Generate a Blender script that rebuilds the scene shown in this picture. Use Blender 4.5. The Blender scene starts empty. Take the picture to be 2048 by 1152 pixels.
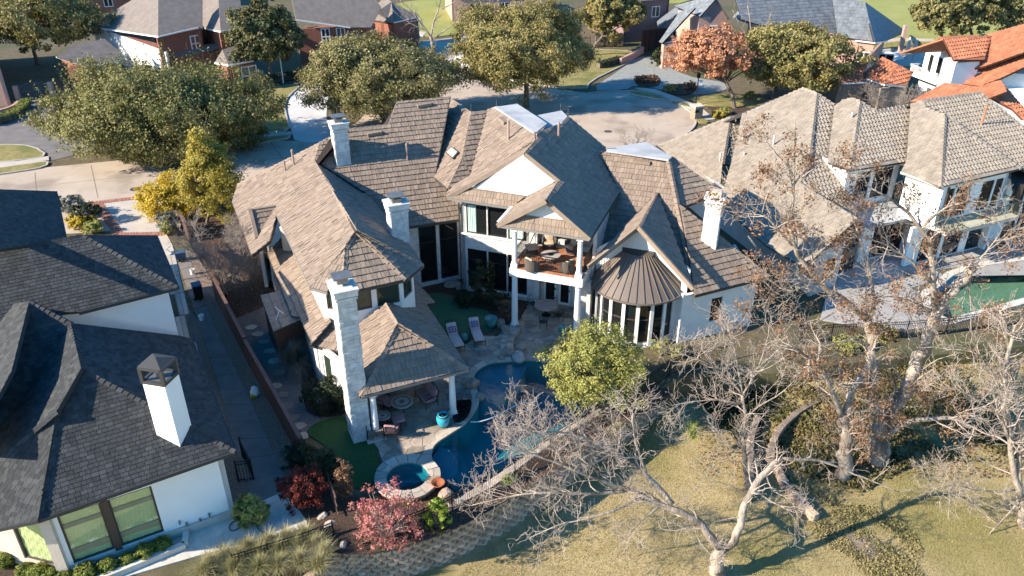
import bpy, bmesh, math, random
import numpy as np
from mathutils import Vector, Matrix
R = math.radians
scene = bpy.context.scene
col = scene.collection
# ---------------------------------------------------------------- camera, sky, sun, exposure
cam_d = bpy.data.cameras.new('camera'); cam = bpy.data.objects.new('camera', cam_d); col.objects.link(cam)
cam.location = (0, 0, 26.0); cam.rotation_euler = (R(90 - 29.0), 0, 0)
cam_d.sensor_width = 36.0; cam_d.lens = 1593.0 / 2048 * 36.0
cam_d.clip_start = 0.5; cam_d.clip_end = 3000
scene.camera = cam
SUN_AZ, SUN_EL = 200.0, 28.0            # math azimuth of the direction towards the sun
world = bpy.data.worlds.new('World'); scene.world = world; world.use_nodes = True
wn = world.node_tree; bg = wn.nodes['Background']
sky = wn.nodes.new('ShaderNodeTexSky'); sky.sky_type = 'NISHITA'; sky.sun_disc = False
sky.sun_elevation = R(SUN_EL); sky.sun_rotation = R(90 - SUN_AZ)
sky.air_density = 1.0; sky.dust_density = 0.3; sky.ozone_density = 2.5
hs = wn.nodes.new('ShaderNodeHueSaturation'); hs.inputs['Saturation'].default_value = 1.45; wn.links.new(sky.outputs[0], hs.inputs['Color'])
wn.links.new(hs.outputs[0], bg.inputs[0]); bg.inputs[1].default_value = 0.13
sd = bpy.data.lights.new('sun', 'SUN'); sun = bpy.data.objects.new('sun', sd); col.objects.link(sun)
sd.energy = 5.0; sd.angle = R(0.53); sd.color = (1.0, 0.885, 0.725)
_sv = Vector((math.cos(R(SUN_EL)) * math.cos(R(SUN_AZ)), math.cos(R(SUN_EL)) * math.sin(R(SUN_AZ)), math.sin(R(SUN_EL))))
sun.rotation_euler = _sv.to_track_quat('Z', 'Y').to_euler(); sun.location = (-60, -20, 60)
vs = scene.view_settings
vs.view_transform = 'Standard'; vs.look = 'None'; vs.exposure = 1.22; vs.gamma = 1.0; vs.use_curve_mapping = False
try:
    scene.cycles.max_bounces = 6; scene.cycles.transparent_max_bounces = 12
    scene.cycles.caustics_reflective = False; scene.cycles.caustics_refractive = False
except Exception:
    pass
# ---------------------------------------------------------------- measuring helpers
# camera model: where a picture position falls in the world (used to measure the place from the photograph)
CF, CPIT, CH = 1593.0, math.radians(29.0), 26.0
CC, CS = math.cos(CPIT), math.sin(CPIT)
def ray(px, py):
    x = (px - 1024.0) / CF; y = -(py - 576.0) / CF
    return np.array([x, CC + y * CS, -CS + y * CC])
def U(px, py, z=0.0):
    r = ray(px, py); t = (z - CH) / r[2]
    return np.array([t * r[0], t * r[1], z])
def UY(px, py, Y):
    r = ray(px, py); t = Y / r[1]
    return np.array([t * r[0], Y, CH + t * r[2]])
def pix(p):
    x, y, z = p[0], p[1], p[2] - CH
    f = y * CC - z * CS; u = y * CS + z * CC
    return 1024 + CF * x / f, 576 - CF * u / f
class Plane:
    """a roof plane: downhill azimuth and pitch in degrees, through a point"""
    def __init__(s, az, pitch, p):
        a = math.radians(az); k = math.radians(pitch)
        s.az, s.p = a, np.array(p, float)
        s.n = np.array([math.cos(a) * math.sin(k), math.sin(a) * math.sin(k), math.cos(k)])
    def hit(s, px, py):
        r = ray(px, py); o = np.array([0, 0, CH])
        return o + r * (((s.p - o) @ s.n) / (r @ s.n))
    def z(s, x, y):
        return s.p[2] - (s.n[0] * (x - s.p[0]) + s.n[1] * (y - s.p[1])) / s.n[2]
# ---------------------------------------------------------------- materials
MATS = {}
def Zv(z): return np.array([0, 0, z])
def M_(m): return MATS[m] if isinstance(m, str) else m
def mat(name, c1, c2=None, scale=3.0, rough=0.8, bump=0.0, bscale=None, metal=0.0, spec=0.3, tint=0.0, detail=4.0, c3=None, s3=0.4, stretch=None, trans=0.0, alpha=None):
    """principled surface: two colours mixed by noise, an optional third in broad patches, per piece tint, fine relief"""
    m = bpy.data.materials.new(name); m.use_nodes = True; nt = m.node_tree; N = nt.nodes; L = nt.links
    b = N['Principled BSDF']; b.inputs['Roughness'].default_value = rough; b.inputs['Metallic'].default_value = metal
    b.inputs['Specular IOR Level'].default_value = spec
    tc = N.new('ShaderNodeTexCoord'); vec = tc.outputs['Object']
    if stretch:
        mp = N.new('ShaderNodeMapping'); mp.inputs['Scale'].default_value = stretch; L.new(vec, mp.inputs['Vector']); vec = mp.outputs[0]
    out = None
    if c2 is None:
        rgb = N.new('ShaderNodeRGB'); rgb.outputs[0].default_value = (*c1, 1); out = rgb.outputs[0]
    else:
        nz = N.new('ShaderNodeTexNoise'); nz.inputs['Scale'].default_value = scale; nz.inputs['Detail'].default_value = detail
        L.new(vec, nz.inputs['Vector'])
        rp = N.new('ShaderNodeMapRange'); rp.inputs[1].default_value = 0.32; rp.inputs[2].default_value = 0.68; L.new(nz.outputs['Fac'], rp.inputs[0])
        mx = N.new('ShaderNodeMix'); mx.data_type = 'RGBA'; mx.inputs[6].default_value = (*c1, 1); mx.inputs[7].default_value = (*c2, 1)
        L.new(rp.outputs[0], mx.inputs[0]); out = mx.outputs[2]
    if c3 is not None:
        n3 = N.new('ShaderNodeTexNoise'); n3.inputs['Scale'].default_value = s3; n3.inputs['Detail'].default_value = 3; L.new(vec, n3.inputs['Vector'])
        r3 = N.new('ShaderNodeMapRange'); r3.inputs[1].default_value = 0.5; r3.inputs[2].default_value = 0.66; L.new(n3.outputs['Fac'], r3.inputs[0])
        m3 = N.new('ShaderNodeMix'); m3.data_type = 'RGBA'; m3.inputs[7].default_value = (*c3, 1)
        L.new(r3.outputs[0], m3.inputs[0]); L.new(out, m3.inputs[6]); out = m3.outputs[2]
    if tint:
        at = N.new('ShaderNodeAttribute'); at.attribute_name = 'tint'
        ml = N.new('ShaderNodeMapRange'); ml.inputs[1].default_value = 0; ml.inputs[2].default_value = 1
        ml.inputs[3].default_value = 1 - tint; ml.inputs[4].default_value = 1 + tint; L.new(at.outputs['Fac'], ml.inputs[0])
        vm = N.new('ShaderNodeVectorMath'); vm.operation = 'SCALE'; L.new(out, vm.inputs[0]); L.new(ml.outputs[0], vm.inputs['Scale']); out = vm.outputs[0]
    L.new(out, b.inputs['Base Color'])
    if bump:
        nb = N.new('ShaderNodeTexNoise'); nb.inputs['Scale'].default_value = bscale or scale * 3; nb.inputs['Detail'].default_value = 5; L.new(vec, nb.inputs['Vector'])
        bp = N.new('ShaderNodeBump'); bp.inputs['Strength'].default_value = bump; bp.inputs['Distance'].default_value = 0.05
        L.new(nb.outputs['Fac'], bp.inputs['Height']); L.new(bp.outputs[0], b.inputs['Normal'])
    MATS[name] = m
    return m
def leafmat(name, c1, c2, sub=0.25, scale=0.5, tint=0.35):
    m = mat(name, c1, c2, scale=scale, rough=0.6, spec=0.25, tint=tint)
    nt = m.node_tree; N = nt.nodes; L = nt.links; b = N['Principled BSDF']
    tr = N.new('ShaderNodeBsdfTranslucent'); ms = N.new('ShaderNodeMixShader'); ms.inputs[0].default_value = sub
    src = b.inputs['Base Color'].links[0].from_socket
    L.new(src, tr.inputs['Color']); L.new(b.outputs[0], ms.inputs[1]); L.new(tr.outputs[0], ms.inputs[2])
    L.new(ms.outputs[0], N['Material Output'].inputs['Surface'])
    return m
def glassmat(name, c, rough=0.03):
    return mat(name, c, rough=rough, spec=0.6)
def watermat(name, c, wscale=3.0, strength=0.15, keep=0.75):
    m = bpy.data.materials.new(name); m.use_nodes = True; nt = m.node_tree; N = nt.nodes; L = nt.links
    for n in list(N):
        if n.type != 'OUTPUT_MATERIAL': N.remove(n)
    tr = N.new('ShaderNodeBsdfTransparent'); tr.inputs[0].default_value = (*c, 1)
    gl = N.new('ShaderNodeBsdfGlossy'); gl.inputs['Roughness'].default_value = 0.05
    fr = N.new('ShaderNodeFresnel'); fr.inputs[0].default_value = 1.33
    nz = N.new('ShaderNodeTexNoise'); nz.inputs['Scale'].default_value = wscale; nz.inputs['Detail'].default_value = 3
    tc = N.new('ShaderNodeTexCoord'); L.new(tc.outputs['Object'], nz.inputs['Vector'])
    bp = N.new('ShaderNodeBump'); bp.inputs['Strength'].default_value = strength; bp.inputs['Distance'].default_value = 0.1
    L.new(nz.outputs['Fac'], bp.inputs['Height']); L.new(bp.outputs[0], gl.inputs['Normal']); L.new(bp.outputs[0], fr.inputs['Normal'])
    ge = N.new('ShaderNodeNewGeometry'); iv = N.new('ShaderNodeMath'); iv.operation = 'SUBTRACT'; iv.inputs[0].default_value = 1; L.new(ge.outputs['Backfacing'], iv.inputs[1])
    fm = N.new('ShaderNodeMath'); fm.operation = 'MULTIPLY'; L.new(fr.outputs[0], fm.inputs[0]); L.new(iv.outputs[0], fm.inputs[1])
    mx = N.new('ShaderNodeMixShader'); L.new(fm.outputs[0], mx.inputs[0]); L.new(tr.outputs[0], mx.inputs[1]); L.new(gl.outputs[0], mx.inputs[2])
    L.new(mx.outputs[0], [n for n in N if n.type == 'OUTPUT_MATERIAL'][0].inputs['Surface'])
    MATS[name] = m
    return m
# ---------------------------------------------------------------- mesh building
class MB:
    """collects shapes and links them as one mesh object"""
    def __init__(s): s.v = []; s.f = []; s.t = []
    def add(s, vs, fs, tint=0.5):
        o = len(s.v); s.v.extend([tuple(p) for p in vs]); s.f.extend([tuple(i + o for i in f) for f in fs]); s.t.extend([tint] * len(fs)); return s
    def hexa(s, b4, t4, tint=0.5):
        return s.add(list(b4) + list(t4), [(3, 2, 1, 0), (4, 5, 6, 7), (0, 1, 5, 4), (1, 2, 6, 5), (2, 3, 7, 6), (3, 0, 4, 7)], tint)
    def box(s, c, size, rz=0.0, tint=0.5, taper=1.0):
        x, y, z = size[0] / 2, size[1] / 2, size[2] / 2; ca, sa = math.cos(rz), math.sin(rz)
        def P(px, py, pz): return (c[0] + px * ca - py * sa, c[1] + px * sa + py * ca, c[2] + pz)
        k = taper
        return s.hexa([P(-x, -y, -z), P(x, -y, -z), P(x, y, -z), P(-x, y, -z)], [P(-x * k, -y * k, z), P(x * k, -y * k, z), P(x * k, y * k, z), P(-x * k, y * k, z)], tint)
    def bar(s, a, b, w, h=None, tint=0.5, up=(0, 0, 1)):
        """square bar from a to b"""
        a = Vector(a); b = Vector(b); d = (b - a)
        if d.length < 1e-6: return s
        d.normalize(); u = Vector(up)
        if abs(d.dot(u)) > 0.98: u = Vector((1, 0, 0))
        sx = d.cross(u).normalized() * (w / 2); sz = sx.cross(d).normalized() * ((h or w) / 2)
        return s.hexa([a - sx - sz, a + sx - sz, b + sx - sz, b - sx - sz], [a - sx + sz, a + sx + sz, b + sx + sz, b - sx + sz], tint)
    def tube(s, pts, rad, n=6, tint=0.5, cap=True):
        pts = [Vector(p) for p in pts]; rr = rad if hasattr(rad, '__len__') else [rad] * len(pts)
        o = len(s.v); u = None
        for i, p in enumerate(pts):
            d = (pts[min(i + 1, len(pts) - 1)] - pts[max(i - 1, 0)]).normalized()
            if u is None: u = Vector((0, 0, 1)) if abs(d.z) < 0.9 else Vector((1, 0, 0))
            x = d.cross(u).normalized(); y = x.cross(d).normalized(); u = y
            for k in range(n):
                a = 2 * math.pi * k / n; s.v.append(tuple(p + (x * math.cos(a) + y * math.sin(a)) * rr[i]))
        for i in range(len(pts) - 1):
            for k in range(n):
                s.f.append((o + i * n + k, o + i * n + (k + 1) % n, o + (i + 1) * n + (k + 1) % n, o + (i + 1) * n + k)); s.t.append(tint)
        if cap:
            s.f.append(tuple(o + k for k in range(n))[::-1]); s.f.append(tuple(o + (len(pts) - 1) * n + k for k in range(n))); s.t += [tint, tint]
        return s
    def lathe(s, c, prof, n=16, tint=0.5):
        """prof: (radius, z) from bottom to top"""
        o = len(s.v)
        for r, z in prof:
            for k in range(n):
                a = 2 * math.pi * k / n; s.v.append((c[0] + r * math.cos(a), c[1] + r * math.sin(a), c[2] + z))
        for i in range(len(prof) - 1):
            for k in range(n):
                s.f.append((o + i * n + k, o + i * n + (k + 1) % n, o + (i + 1) * n + (k + 1) % n, o + (i + 1) * n + k)); s.t.append(tint)
        s.f.append(tuple(o + k for k in range(n))[::-1]); s.f.append(tuple(o + (len(prof) - 1) * n + k for k in range(n))); s.t += [tint, tint]
        return s
    def prism(s, poly, z0, z1, tint=0.5, z1s=None):
        """upright prism over a plan polygon"""
        n = len(poly); a = sum(poly[i][0] * poly[(i + 1) % n][1] - poly[(i + 1) % n][0] * poly[i][1] for i in range(n))
        if a < 0: poly = list(poly)[::-1]; z1s = z1s[::-1] if z1s else None
        vb = [(p[0], p[1], z0) for p in poly]; vt = [(p[0], p[1], z1s[i] if z1s else z1) for i, p in enumerate(poly)]
        fs = [tuple(range(n))[::-1], tuple(range(n, 2 * n))] + [(i, (i + 1) % n, n + (i + 1) % n, n + i) for i in range(n)]
        return s.add(vb + vt, fs, tint)
    def slab(s, poly, d, tint=0.5):
        """thick sheet: a 3D polygon pushed by vector d"""
        n = len(poly); vb = [tuple(p) for p in poly]; vt = [tuple(np.array(p) + np.array(d)) for p in poly]
        return s.add(vb + vt, [tuple(range(n))[::-1], tuple(range(n, 2 * n))] + [(i, (i + 1) % n, n + (i + 1) % n, n + i) for i in range(n)], tint)
    def ball(s, c, r, seg=8, rings=6, rng=None, jit=0.0, tint=0.5, flat=1.0):
        o = len(s.v); rx, ry, rz = r if hasattr(r, '__len__') else (r, r, r)
        def J(): return 1 + (rng.uniform(-jit, jit) if rng else 0)
        s.v.append((c[0], c[1], c[2] - rz * flat))
        for i in range(1, rings):
            t = math.pi * i / rings
            for k in range(seg):
                a = 2 * math.pi * k / seg; j = J()
                z = -math.cos(t) * rz * j
                if z < 0: z *= flat
                s.v.append((c[0] + rx * math.sin(t) * math.cos(a) * j, c[1] + ry * math.sin(t) * math.sin(a) * j, c[2] + z))
        s.v.append((c[0], c[1], c[2] + rz)); e = len(s.v) - 1
        nf = len(s.f)
        for k in range(seg): s.f.append((o, o + 1 + (k + 1) % seg, o + 1 + k))
        for i in range(rings - 2):
            for k in range(seg):
                a = o + 1 + i * seg; b = a + seg; s.f.append((a + k, a + (k + 1) % seg, b + (k + 1) % seg, b + k))
        a = o + 1 + (rings - 2) * seg
        for k in range(seg): s.f.append((a + k, a + (k + 1) % seg, e))
        s.t += [tint] * (len(s.f) - nf)
        return s
    def mesh(s, name):
        me = bpy.data.meshes.new(name); me.from_pydata(s.v, [], s.f); me.update()
        if any(abs(t - 0.5) > 1e-6 for t in s.t):
            at = me.attributes.new('tint', 'FLOAT', 'FACE'); at.data.foreach_set('value', np.array(s.t, dtype=np.float32))
        else:
            at = me.attributes.new('tint', 'FLOAT', 'FACE'); at.data.foreach_set('value', np.full(len(s.f), 0.5, dtype=np.float32))
        return me
    def build(s, name, m, parent=None, smooth=False, origin=None):
        me = s.mesh(name); me.materials.append(M_(m))
        if smooth: me.polygons.foreach_set('use_smooth', [True] * len(me.polygons))
        o = bpy.data.objects.new(name, me); col.objects.link(o)
        if parent is not None:
            o.parent = parent; o.matrix_parent_inverse = parent.matrix_world.inverted() if parent.type != 'EMPTY' else Matrix.Translation(-Vector(parent.location))
        return o
def link_mesh(name, me, m, parent=None):
    if m is not None and not me.materials: me.materials.append(M_(m))
    o = bpy.data.objects.new(name, me); col.objects.link(o)
    if parent is not None:
        o.parent = parent; o.matrix_parent_inverse = Matrix.Translation(-Vector(parent.location))
    return o
def sub(o, parent):
    """make an object built in world coordinates a child of a part"""
    o.parent = parent; o.matrix_parent_inverse = Matrix.Identity(4) if parent.parent is None else Matrix.Identity(4)
    return o
def tag(o, label=None, cat=None, group=None, kind=None):
    if label: o['label'] = label
    if cat: o['category'] = cat
    if group: o['group'] = group
    if kind: o['kind'] = kind
    return o
def thing(name, label, cat, loc=(0, 0, 0), group=None):
    o = bpy.data.objects.new(name, None); col.objects.link(o); o.location = tuple(float(c) for c in loc); o.empty_display_size = 0.3
    return tag(o, label, cat, group)
def struct(o): o['kind'] = 'structure'; return o
def stuff(o): o['kind'] = 'stuff'; return o
def copy_tree(o, parent=None):
    c = o.copy(); col.objects.link(c)
    if parent is not None: c.parent = parent
    for ch in list(o.children): copy_tree(ch, c)
    return c
def soup(name, V, F4, m, parent=None, tint=None, smooth=False, tri=False):
    """large mesh from numpy arrays of quads (or triangles)"""
    me = bpy.data.meshes.new(name); n = len(F4); k = 3 if tri else 4
    me.vertices.add(len(V)); me.vertices.foreach_set('co', np.asarray(V, dtype=np.float32).ravel())
    me.loops.add(n * k); me.loops.foreach_set('vertex_index', np.asarray(F4, dtype=np.int32).ravel())
    me.polygons.add(n); me.polygons.foreach_set('loop_start', np.arange(0, n * k, k, dtype=np.int32))
    try: me.polygons.foreach_set('loop_total', np.full(n, k, dtype=np.int32))
    except Exception: pass
    if tint is not None:
        at = me.attributes.new('tint', 'FLOAT', 'FACE'); at.data.foreach_set('value', np.asarray(tint, dtype=np.float32))
    me.update(calc_edges=True); me.validate()
    if smooth: me.polygons.foreach_set('use_smooth', [True] * n)
    return link_mesh(name, me, m, parent)
class Fr:
    """a flat frame: origin and heading"""
    def __init__(s, o, az):
        s.o = np.array(o[:2], float); a = R(az); s.az = az; s.rz = a
        s.ex = np.array([math.cos(a), math.sin(a)]); s.ey = np.array([-math.sin(a), math.cos(a)])
    def L(s, p): d = np.array(p[:2]) - s.o; return np.array([d @ s.ex, d @ s.ey])
    def W(s, x, y, z=0.0):
        p = s.o + x * s.ex + y * s.ey; return (p[0], p[1], z)
    def XY(s, x, y): p = s.o + x * s.ex + y * s.ey; return (p[0], p[1])
# ---------------------------------------------------------------- polygons
def clip_half(poly, nx, ny, c):
    """keep the part with nx*x+ny*y<=c"""
    out = []; n = len(poly)
    for i in range(n):
        a = poly[i]; b = poly[(i + 1) % n]; da = nx * a[0] + ny * a[1] - c; db = nx * b[0] + ny * b[1] - c
        if da <= 0: out.append(a)
        if (da < 0 < db) or (db < 0 < da):
            t = da / (da - db); out.append((a[0] + t * (b[0] - a[0]), a[1] + t * (b[1] - a[1])))
    return out
def parea(p):
    return 0.5 * sum(p[i][0] * p[(i + 1) % len(p)][1] - p[(i + 1) % len(p)][0] * p[i][1] for i in range(len(p)))
def inside(p, poly):
    c = False; n = len(poly); x, y = p; j = n - 1
    for i in range(n):
        xi, yi = poly[i]; xj, yj = poly[j]
        if (yi > y) != (yj > y) and x < (xj - xi) * (y - yi) / (yj - yi) + xi: c = not c
        j = i
    return c
def smooth_poly(pts, it=2):
    """round a closed outline (corner cutting)"""
    for _ in range(it):
        q = []
        for i in range(len(pts)):
            a = np.array(pts[i]); b = np.array(pts[(i + 1) % len(pts)]); q += [tuple(a * .75 + b * .25), tuple(a * .25 + b * .75)]
        pts = q
    return pts
def smooth_line(pts, it=2):
    for _ in range(it):
        q = [tuple(pts[0])]
        for i in range(len(pts) - 1):
            a = np.array(pts[i]); b = np.array(pts[i + 1]); q += [tuple(a * .75 + b * .25), tuple(a * .25 + b * .75)]
        pts = q + [tuple(pts[-1])]
    return pts
def cleanpoly(p, eps=1e-4):
    out = []
    for q in p:
        if not out or (abs(q[0] - out[-1][0]) + abs(q[1] - out[-1][1])) > eps: out.append(q)
    if len(out) > 1 and (abs(out[0][0] - out[-1][0]) + abs(out[0][1] - out[-1][1])) <= eps: out.pop()
    return out
# ---------------------------------------------------------------- roofs
class Tiles:
    """pieces of one roof: the largest in view become parts, the rest one joined part"""
    def __init__(s): s.items = []
    def face(s, poly, n, az, w, e, t, rng, wj=0.35, barrel=False, jit=0.0, gap=.014):
        """cover a planar 3D polygon with tiles: w wide, e exposed, t thick, courses along the contour"""
        n = np.array(n, float); h = np.array([math.cos(az), math.sin(az), 0.0]); ux = np.cross(n, h); ux[2] = 0; ux /= np.linalg.norm(ux)
        up = np.cross(n, ux); up /= np.linalg.norm(up)
        if up[2] < 0: up = -up
        if np.dot(np.cross(ux, up), n) < 0: ux = -ux
        sgn = 1.0 if ux[0] > 0 else -1.0
        o = np.array(poly[0], float); P2 = [((p - o) @ ux, (p - o) @ up) for p in np.array(poly)]
        if parea(P2) < 0: P2 = P2[::-1]
        us = [p[0] for p in P2]; vs_ = [p[1] for p in P2]; v = min(vs_); row = 0
        while v < max(vs_):
            strip = clip_half(clip_half(P2, 0, 1, v + e), 0, -1, -v)
            if len(strip) >= 3:
                ua, ub = min(p[0] for p in strip), max(p[0] for p in strip)
                u = math.floor(ua / w) * w - (row % 2) * w * 0.5 - (0 if barrel else rng.uniform(0, w))
                while u < ub:
                    ww = w if barrel else w * rng.uniform(1 - wj, 1 + wj)
                    q = cleanpoly(clip_half(clip_half(strip, 1, 0, u + ww - (0.008 if barrel else gap)), -1, 0, -u))
                    if len(q) >= 3 and abs(parea(q)) > 0.003:
                        tt = t * rng.uniform(0.85, 1.15); dz = rng.uniform(0, jit)
                        tint = rng.random()
                        if barrel and abs(parea(q)) > 0.93 * ww * e:
                            vv = []; prof = [(0.0, 0.0), (0.2, 0.6), (0.45, 1.0), (0.7, 0.6), (0.88, 0.0), (1.0, 0.0)]
                            for (fu, fh) in prof:
                                for fv, lift in ((0, tt * 0.55), (1, 0.0)):
                                    vv.append(o + ux * (u + fu * ww) + up * (v + fv * e) + n * (0.012 + lift + fh * t * 1.3))
                            for fu, fh in prof: vv.append(o + ux * (u + fu * ww) + up * v)
                            ff = [(2 * i, 2 * i + 2, 2 * i + 3, 2 * i + 1) for i in range(5)] + [(12 + i, 12 + i + 1, 2 * i + 2, 2 * i) for i in range(5)]
                            s.items.append((vv, ff, tint, 'roof_tile'))
                        else:
                            k = len(q); top = []; bot = []; tl = rng.uniform(-.4, 1.0) * t * 0.16 if jit else 0.0
                            for (a, b) in q:
                                lift = 0.012 + dz + tt * (1 - (b - v) / e * 0.85) + max(tl, 0) + tl * ((a - u) / ww - .5) * 2 * sgn
                                base = o + ux * a + up * b
                                top.append(base + n * lift); bot.append(base)
                            s.items.append((top + bot, [tuple(range(k))] + [(i, k + i, k + (i + 1) % k, (i + 1) % k) for i in range(k)], tint, 'roof_tile'))
                    u += ww
            v += e; row += 1
        return s
    def ridge(s, a, b, n1, n2, w, ln, t, rng, lift=0.03):
        """capping pieces along a ridge or hip from a to b lying on two slopes with normals n1, n2"""
        a = np.array(a, float); b = np.array(b, float)
        if a[2] > b[2]: a, b, n1, n2 = b, a, n2, n1
        d = b - a; L = np.linalg.norm(d); d /= L; n1 = np.array(n1); n2 = np.array(n2)
        s1 = np.cross(d, n1); s2 = np.cross(d, n2)
        if s1 @ (n1 - n2) < 0: s1 = -s1
        if s2 @ (n2 - n1) < 0: s2 = -s2
        nu = n1 + n2; nu /= np.linalg.norm(nu); k = max(1, int(round(L / ln)))
        for i in range(k):
            p = a + d * (L * i / k); q = a + d * (L * (i + 1) / k + 0.01)
            l0, l1 = lift + t, lift
            vv = [p + s1 * w + nu * l0 * .8, p + nu * (l0 + 0.03), p + s2 * w + nu * l0 * .8, q + s1 * w + nu * l1 * .8, q + nu * (l1 + 0.03), q + s2 * w + nu * l1 * .8,
                  p + s1 * w, p, p + s2 * w]
            s.items.append((vv, [(0, 1, 4, 3), (1, 2, 5, 4), (6, 7, 1, 0), (7, 8, 2, 1), (6, 0, 3), (2, 8, 5)], rng.random(), 'ridge_tile'))
        return s
    def build(s, m, parent, limit=300, rest_name='roof_tiles'):
        camp = Zv(CH)
        def size(it):
            c = np.mean(np.array(it[0]), axis=0); x, y = pix(c)
            d = np.linalg.norm(c - camp)
            v = np.array(it[0]); ext = np.linalg.norm(v.max(0) - v.min(0))
            n = np.cross(v[it[1][0][1]] - v[it[1][0][0]], v[it[1][0][2]] - v[it[1][0][0]]); nl = np.linalg.norm(n)
            f = max(0.02, abs(n @ (c - camp)) / (nl * d + 1e-9))
            vis = 1.0 if (-10 < x < 2060 and -10 < y < 1160) else 0.01
            return ext * f / d * vis
        its = sorted(s.items, key=size, reverse=True)
        for vv, ff, tint, nm in its[:limit]:
            MB().add(vv, ff, tint).build(nm, m, parent)
        rest = MB()
        for vv, ff, tint, nm in its[limit:]: rest.add(vv, ff, tint)
        if rest.v: stuff(rest.build(rest_name, m, parent))
def roof_slab(mb, poly, n, th=0.16, off=0.0):
    n = np.array(n); mb.slab([np.array(p) + n * off for p in poly], -n * th)
# ---------------------------------------------------------------- walls with openings
def wall_cells(mb, p0, p1, z0, z1, th, holes=()):
    """wall from p0 to p1 (outside on the right hand), real openings cut in it; holes: (x0, x1, z0, z1) along the wall"""
    p0 = np.array(p0[:2], float); p1 = np.array(p1[:2], float); d = p1 - p0; L = np.linalg.norm(d); d /= L; nrm = np.array([d[1], -d[0]])
    xs = sorted(set([0.0, L] + [min(max(h[0], 0), L) for h in holes] + [min(max(h[1], 0), L) for h in holes]))
    zs = sorted(set([z0, z1] + [h[2] for h in holes] + [h[3] for h in holes])); zs = [z for z in zs if z0 <= z <= z1]
    def solid(i, j):
        if not (0 <= i < len(xs) - 1 and 0 <= j < len(zs) - 1): return False
        cx = (xs[i] + xs[i + 1]) / 2; cz = (zs[j] + zs[j + 1]) / 2
        return not any(h[0] < cx < h[1] and h[2] < cz < h[3] for h in holes)
    def P(x, z, k): q = p0 + d * x - nrm * (th * k); return (q[0], q[1], z)
    for i in range(len(xs) - 1):
        for j in range(len(zs) - 1):
            if not solid(i, j): continue
            a, b, c, e = xs[i], xs[i + 1], zs[j], zs[j + 1]
            mb.add([P(a, c, 0), P(b, c, 0), P(b, e, 0), P(a, e, 0)], [(0, 1, 2, 3)]); mb.add([P(a, c, 1), P(b, c, 1), P(b, e, 1), P(a, e, 1)], [(3, 2, 1, 0)])
            if not solid(i - 1, j): mb.add([P(a, c, 0), P(a, e, 0), P(a, e, 1), P(a, c, 1)], [(0, 1, 2, 3)])
            if not solid(i + 1, j): mb.add([P(b, c, 0), P(b, e, 0), P(b, e, 1), P(b, c, 1)], [(3, 2, 1, 0)])
            if not solid(i, j - 1): mb.add([P(a, c, 0), P(b, c, 0), P(b, c, 1), P(a, c, 1)], [(3, 2, 1, 0)])
            if not solid(i, j + 1): mb.add([P(a, e, 0), P(b, e, 0), P(b, e, 1), P(a, e, 1)], [(0, 1, 2, 3)])
def window(parent, p0, p1, x0, x1, z0, z1, fm, gm, rec=0.1, fw=0.07, mull=(), rails=(), name='window', deep=0.07):
    """a window set in the wall line p0-p1: frame mesh (part) with its pane (sub-part)"""
    p0 = np.array(p0[:2], float); p1 = np.array(p1[:2], float); d = p1 - p0; d /= np.linalg.norm(d); nrm = np.array([d[1], -d[0]])
    def P(x, z, dep): q = p0 + d * x - nrm * dep; return (q[0], q[1], z)
    mb = MB()
    def strip(a, b, c, e): mb.hexa([P(a, c, rec + deep), P(b, c, rec + deep), P(b, c, rec), P(a, c, rec)][::-1], [P(a, e, rec + deep), P(b, e, rec + deep), P(b, e, rec), P(a, e, rec)][::-1])
    strip(x0, x0 + fw, z0, z1); strip(x1 - fw, x1, z0, z1); strip(x0 + fw, x1 - fw, z0, z0 + fw); strip(x0 + fw, x1 - fw, z1 - fw, z1)
    for mxx in mull: strip(mxx - fw / 2, mxx + fw / 2, z0 + fw, z1 - fw)
    for rz_ in rails: strip(x0 + fw, x1 - fw, rz_ - fw / 2, rz_ + fw / 2)
    f = mb.build(name, fm, parent)
    g = MB(); dd = rec + deep * 0.5
    g.hexa([P(x0 + fw * .5, z0 + fw * .5, dd + .02), P(x1 - fw * .5, z0 + fw * .5, dd + .02), P(x1 - fw * .5, z0 + fw * .5, dd), P(x0 + fw * .5, z0 + fw * .5, dd)][::-1],
           [P(x0 + fw * .5, z1 - fw * .5, dd + .02), P(x1 - fw * .5, z1 - fw * .5, dd + .02), P(x1 - fw * .5, z1 - fw * .5, dd), P(x0 + fw * .5, z1 - fw * .5, dd)][::-1])
    sub(g.build('pane', gm), f)
    return f
def stone_wall(parent, p0, p1, z0, z1, m, rng, sh=0.2, sw=0.45, proud=0.03, name='stone', items=None):
    """courses of separate stones standing proud of a wall face"""
    p0 = np.array(p0[:2], float); p1 = np.array(p1[:2], float); d = p1 - p0; L = np.linalg.norm(d); d /= L; nrm = np.array([d[1], -d[0]])
    z = z0
    while z < z1 - 0.02:
        hh = min(sh * rng.uniform(.75, 1.3), z1 - z); x = -rng.uniform(0, sw)
        if z1 - z - hh < 0.06: hh = z1 - z
        while x < L:
            ww = sw * rng.uniform(.5, 1.5); a, b = max(0, x), min(L, x + ww - .012)
            if b - a > 0.03:
                pr = proud * rng.uniform(.2, 1.2)
                def P(xx, zz, k): q = p0 + d * xx + nrm * k; return (q[0], q[1], zz)
                vv = [P(a, z, 0), P(b, z, 0), P(b, z + hh - .012, 0), P(a, z + hh - .012, 0), P(a, z, pr), P(b, z, pr), P(b, z + hh - .012, pr * rng.uniform(.7, 1.3)), P(a, z + hh - .012, pr)]
                items.append((vv, [(4, 5, 6, 7), (0, 1, 5, 4), (1, 2, 6, 5), (2, 3, 7, 6), (3, 0, 4, 7)], rng.random(), name))
            x += ww
        z += hh
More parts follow.
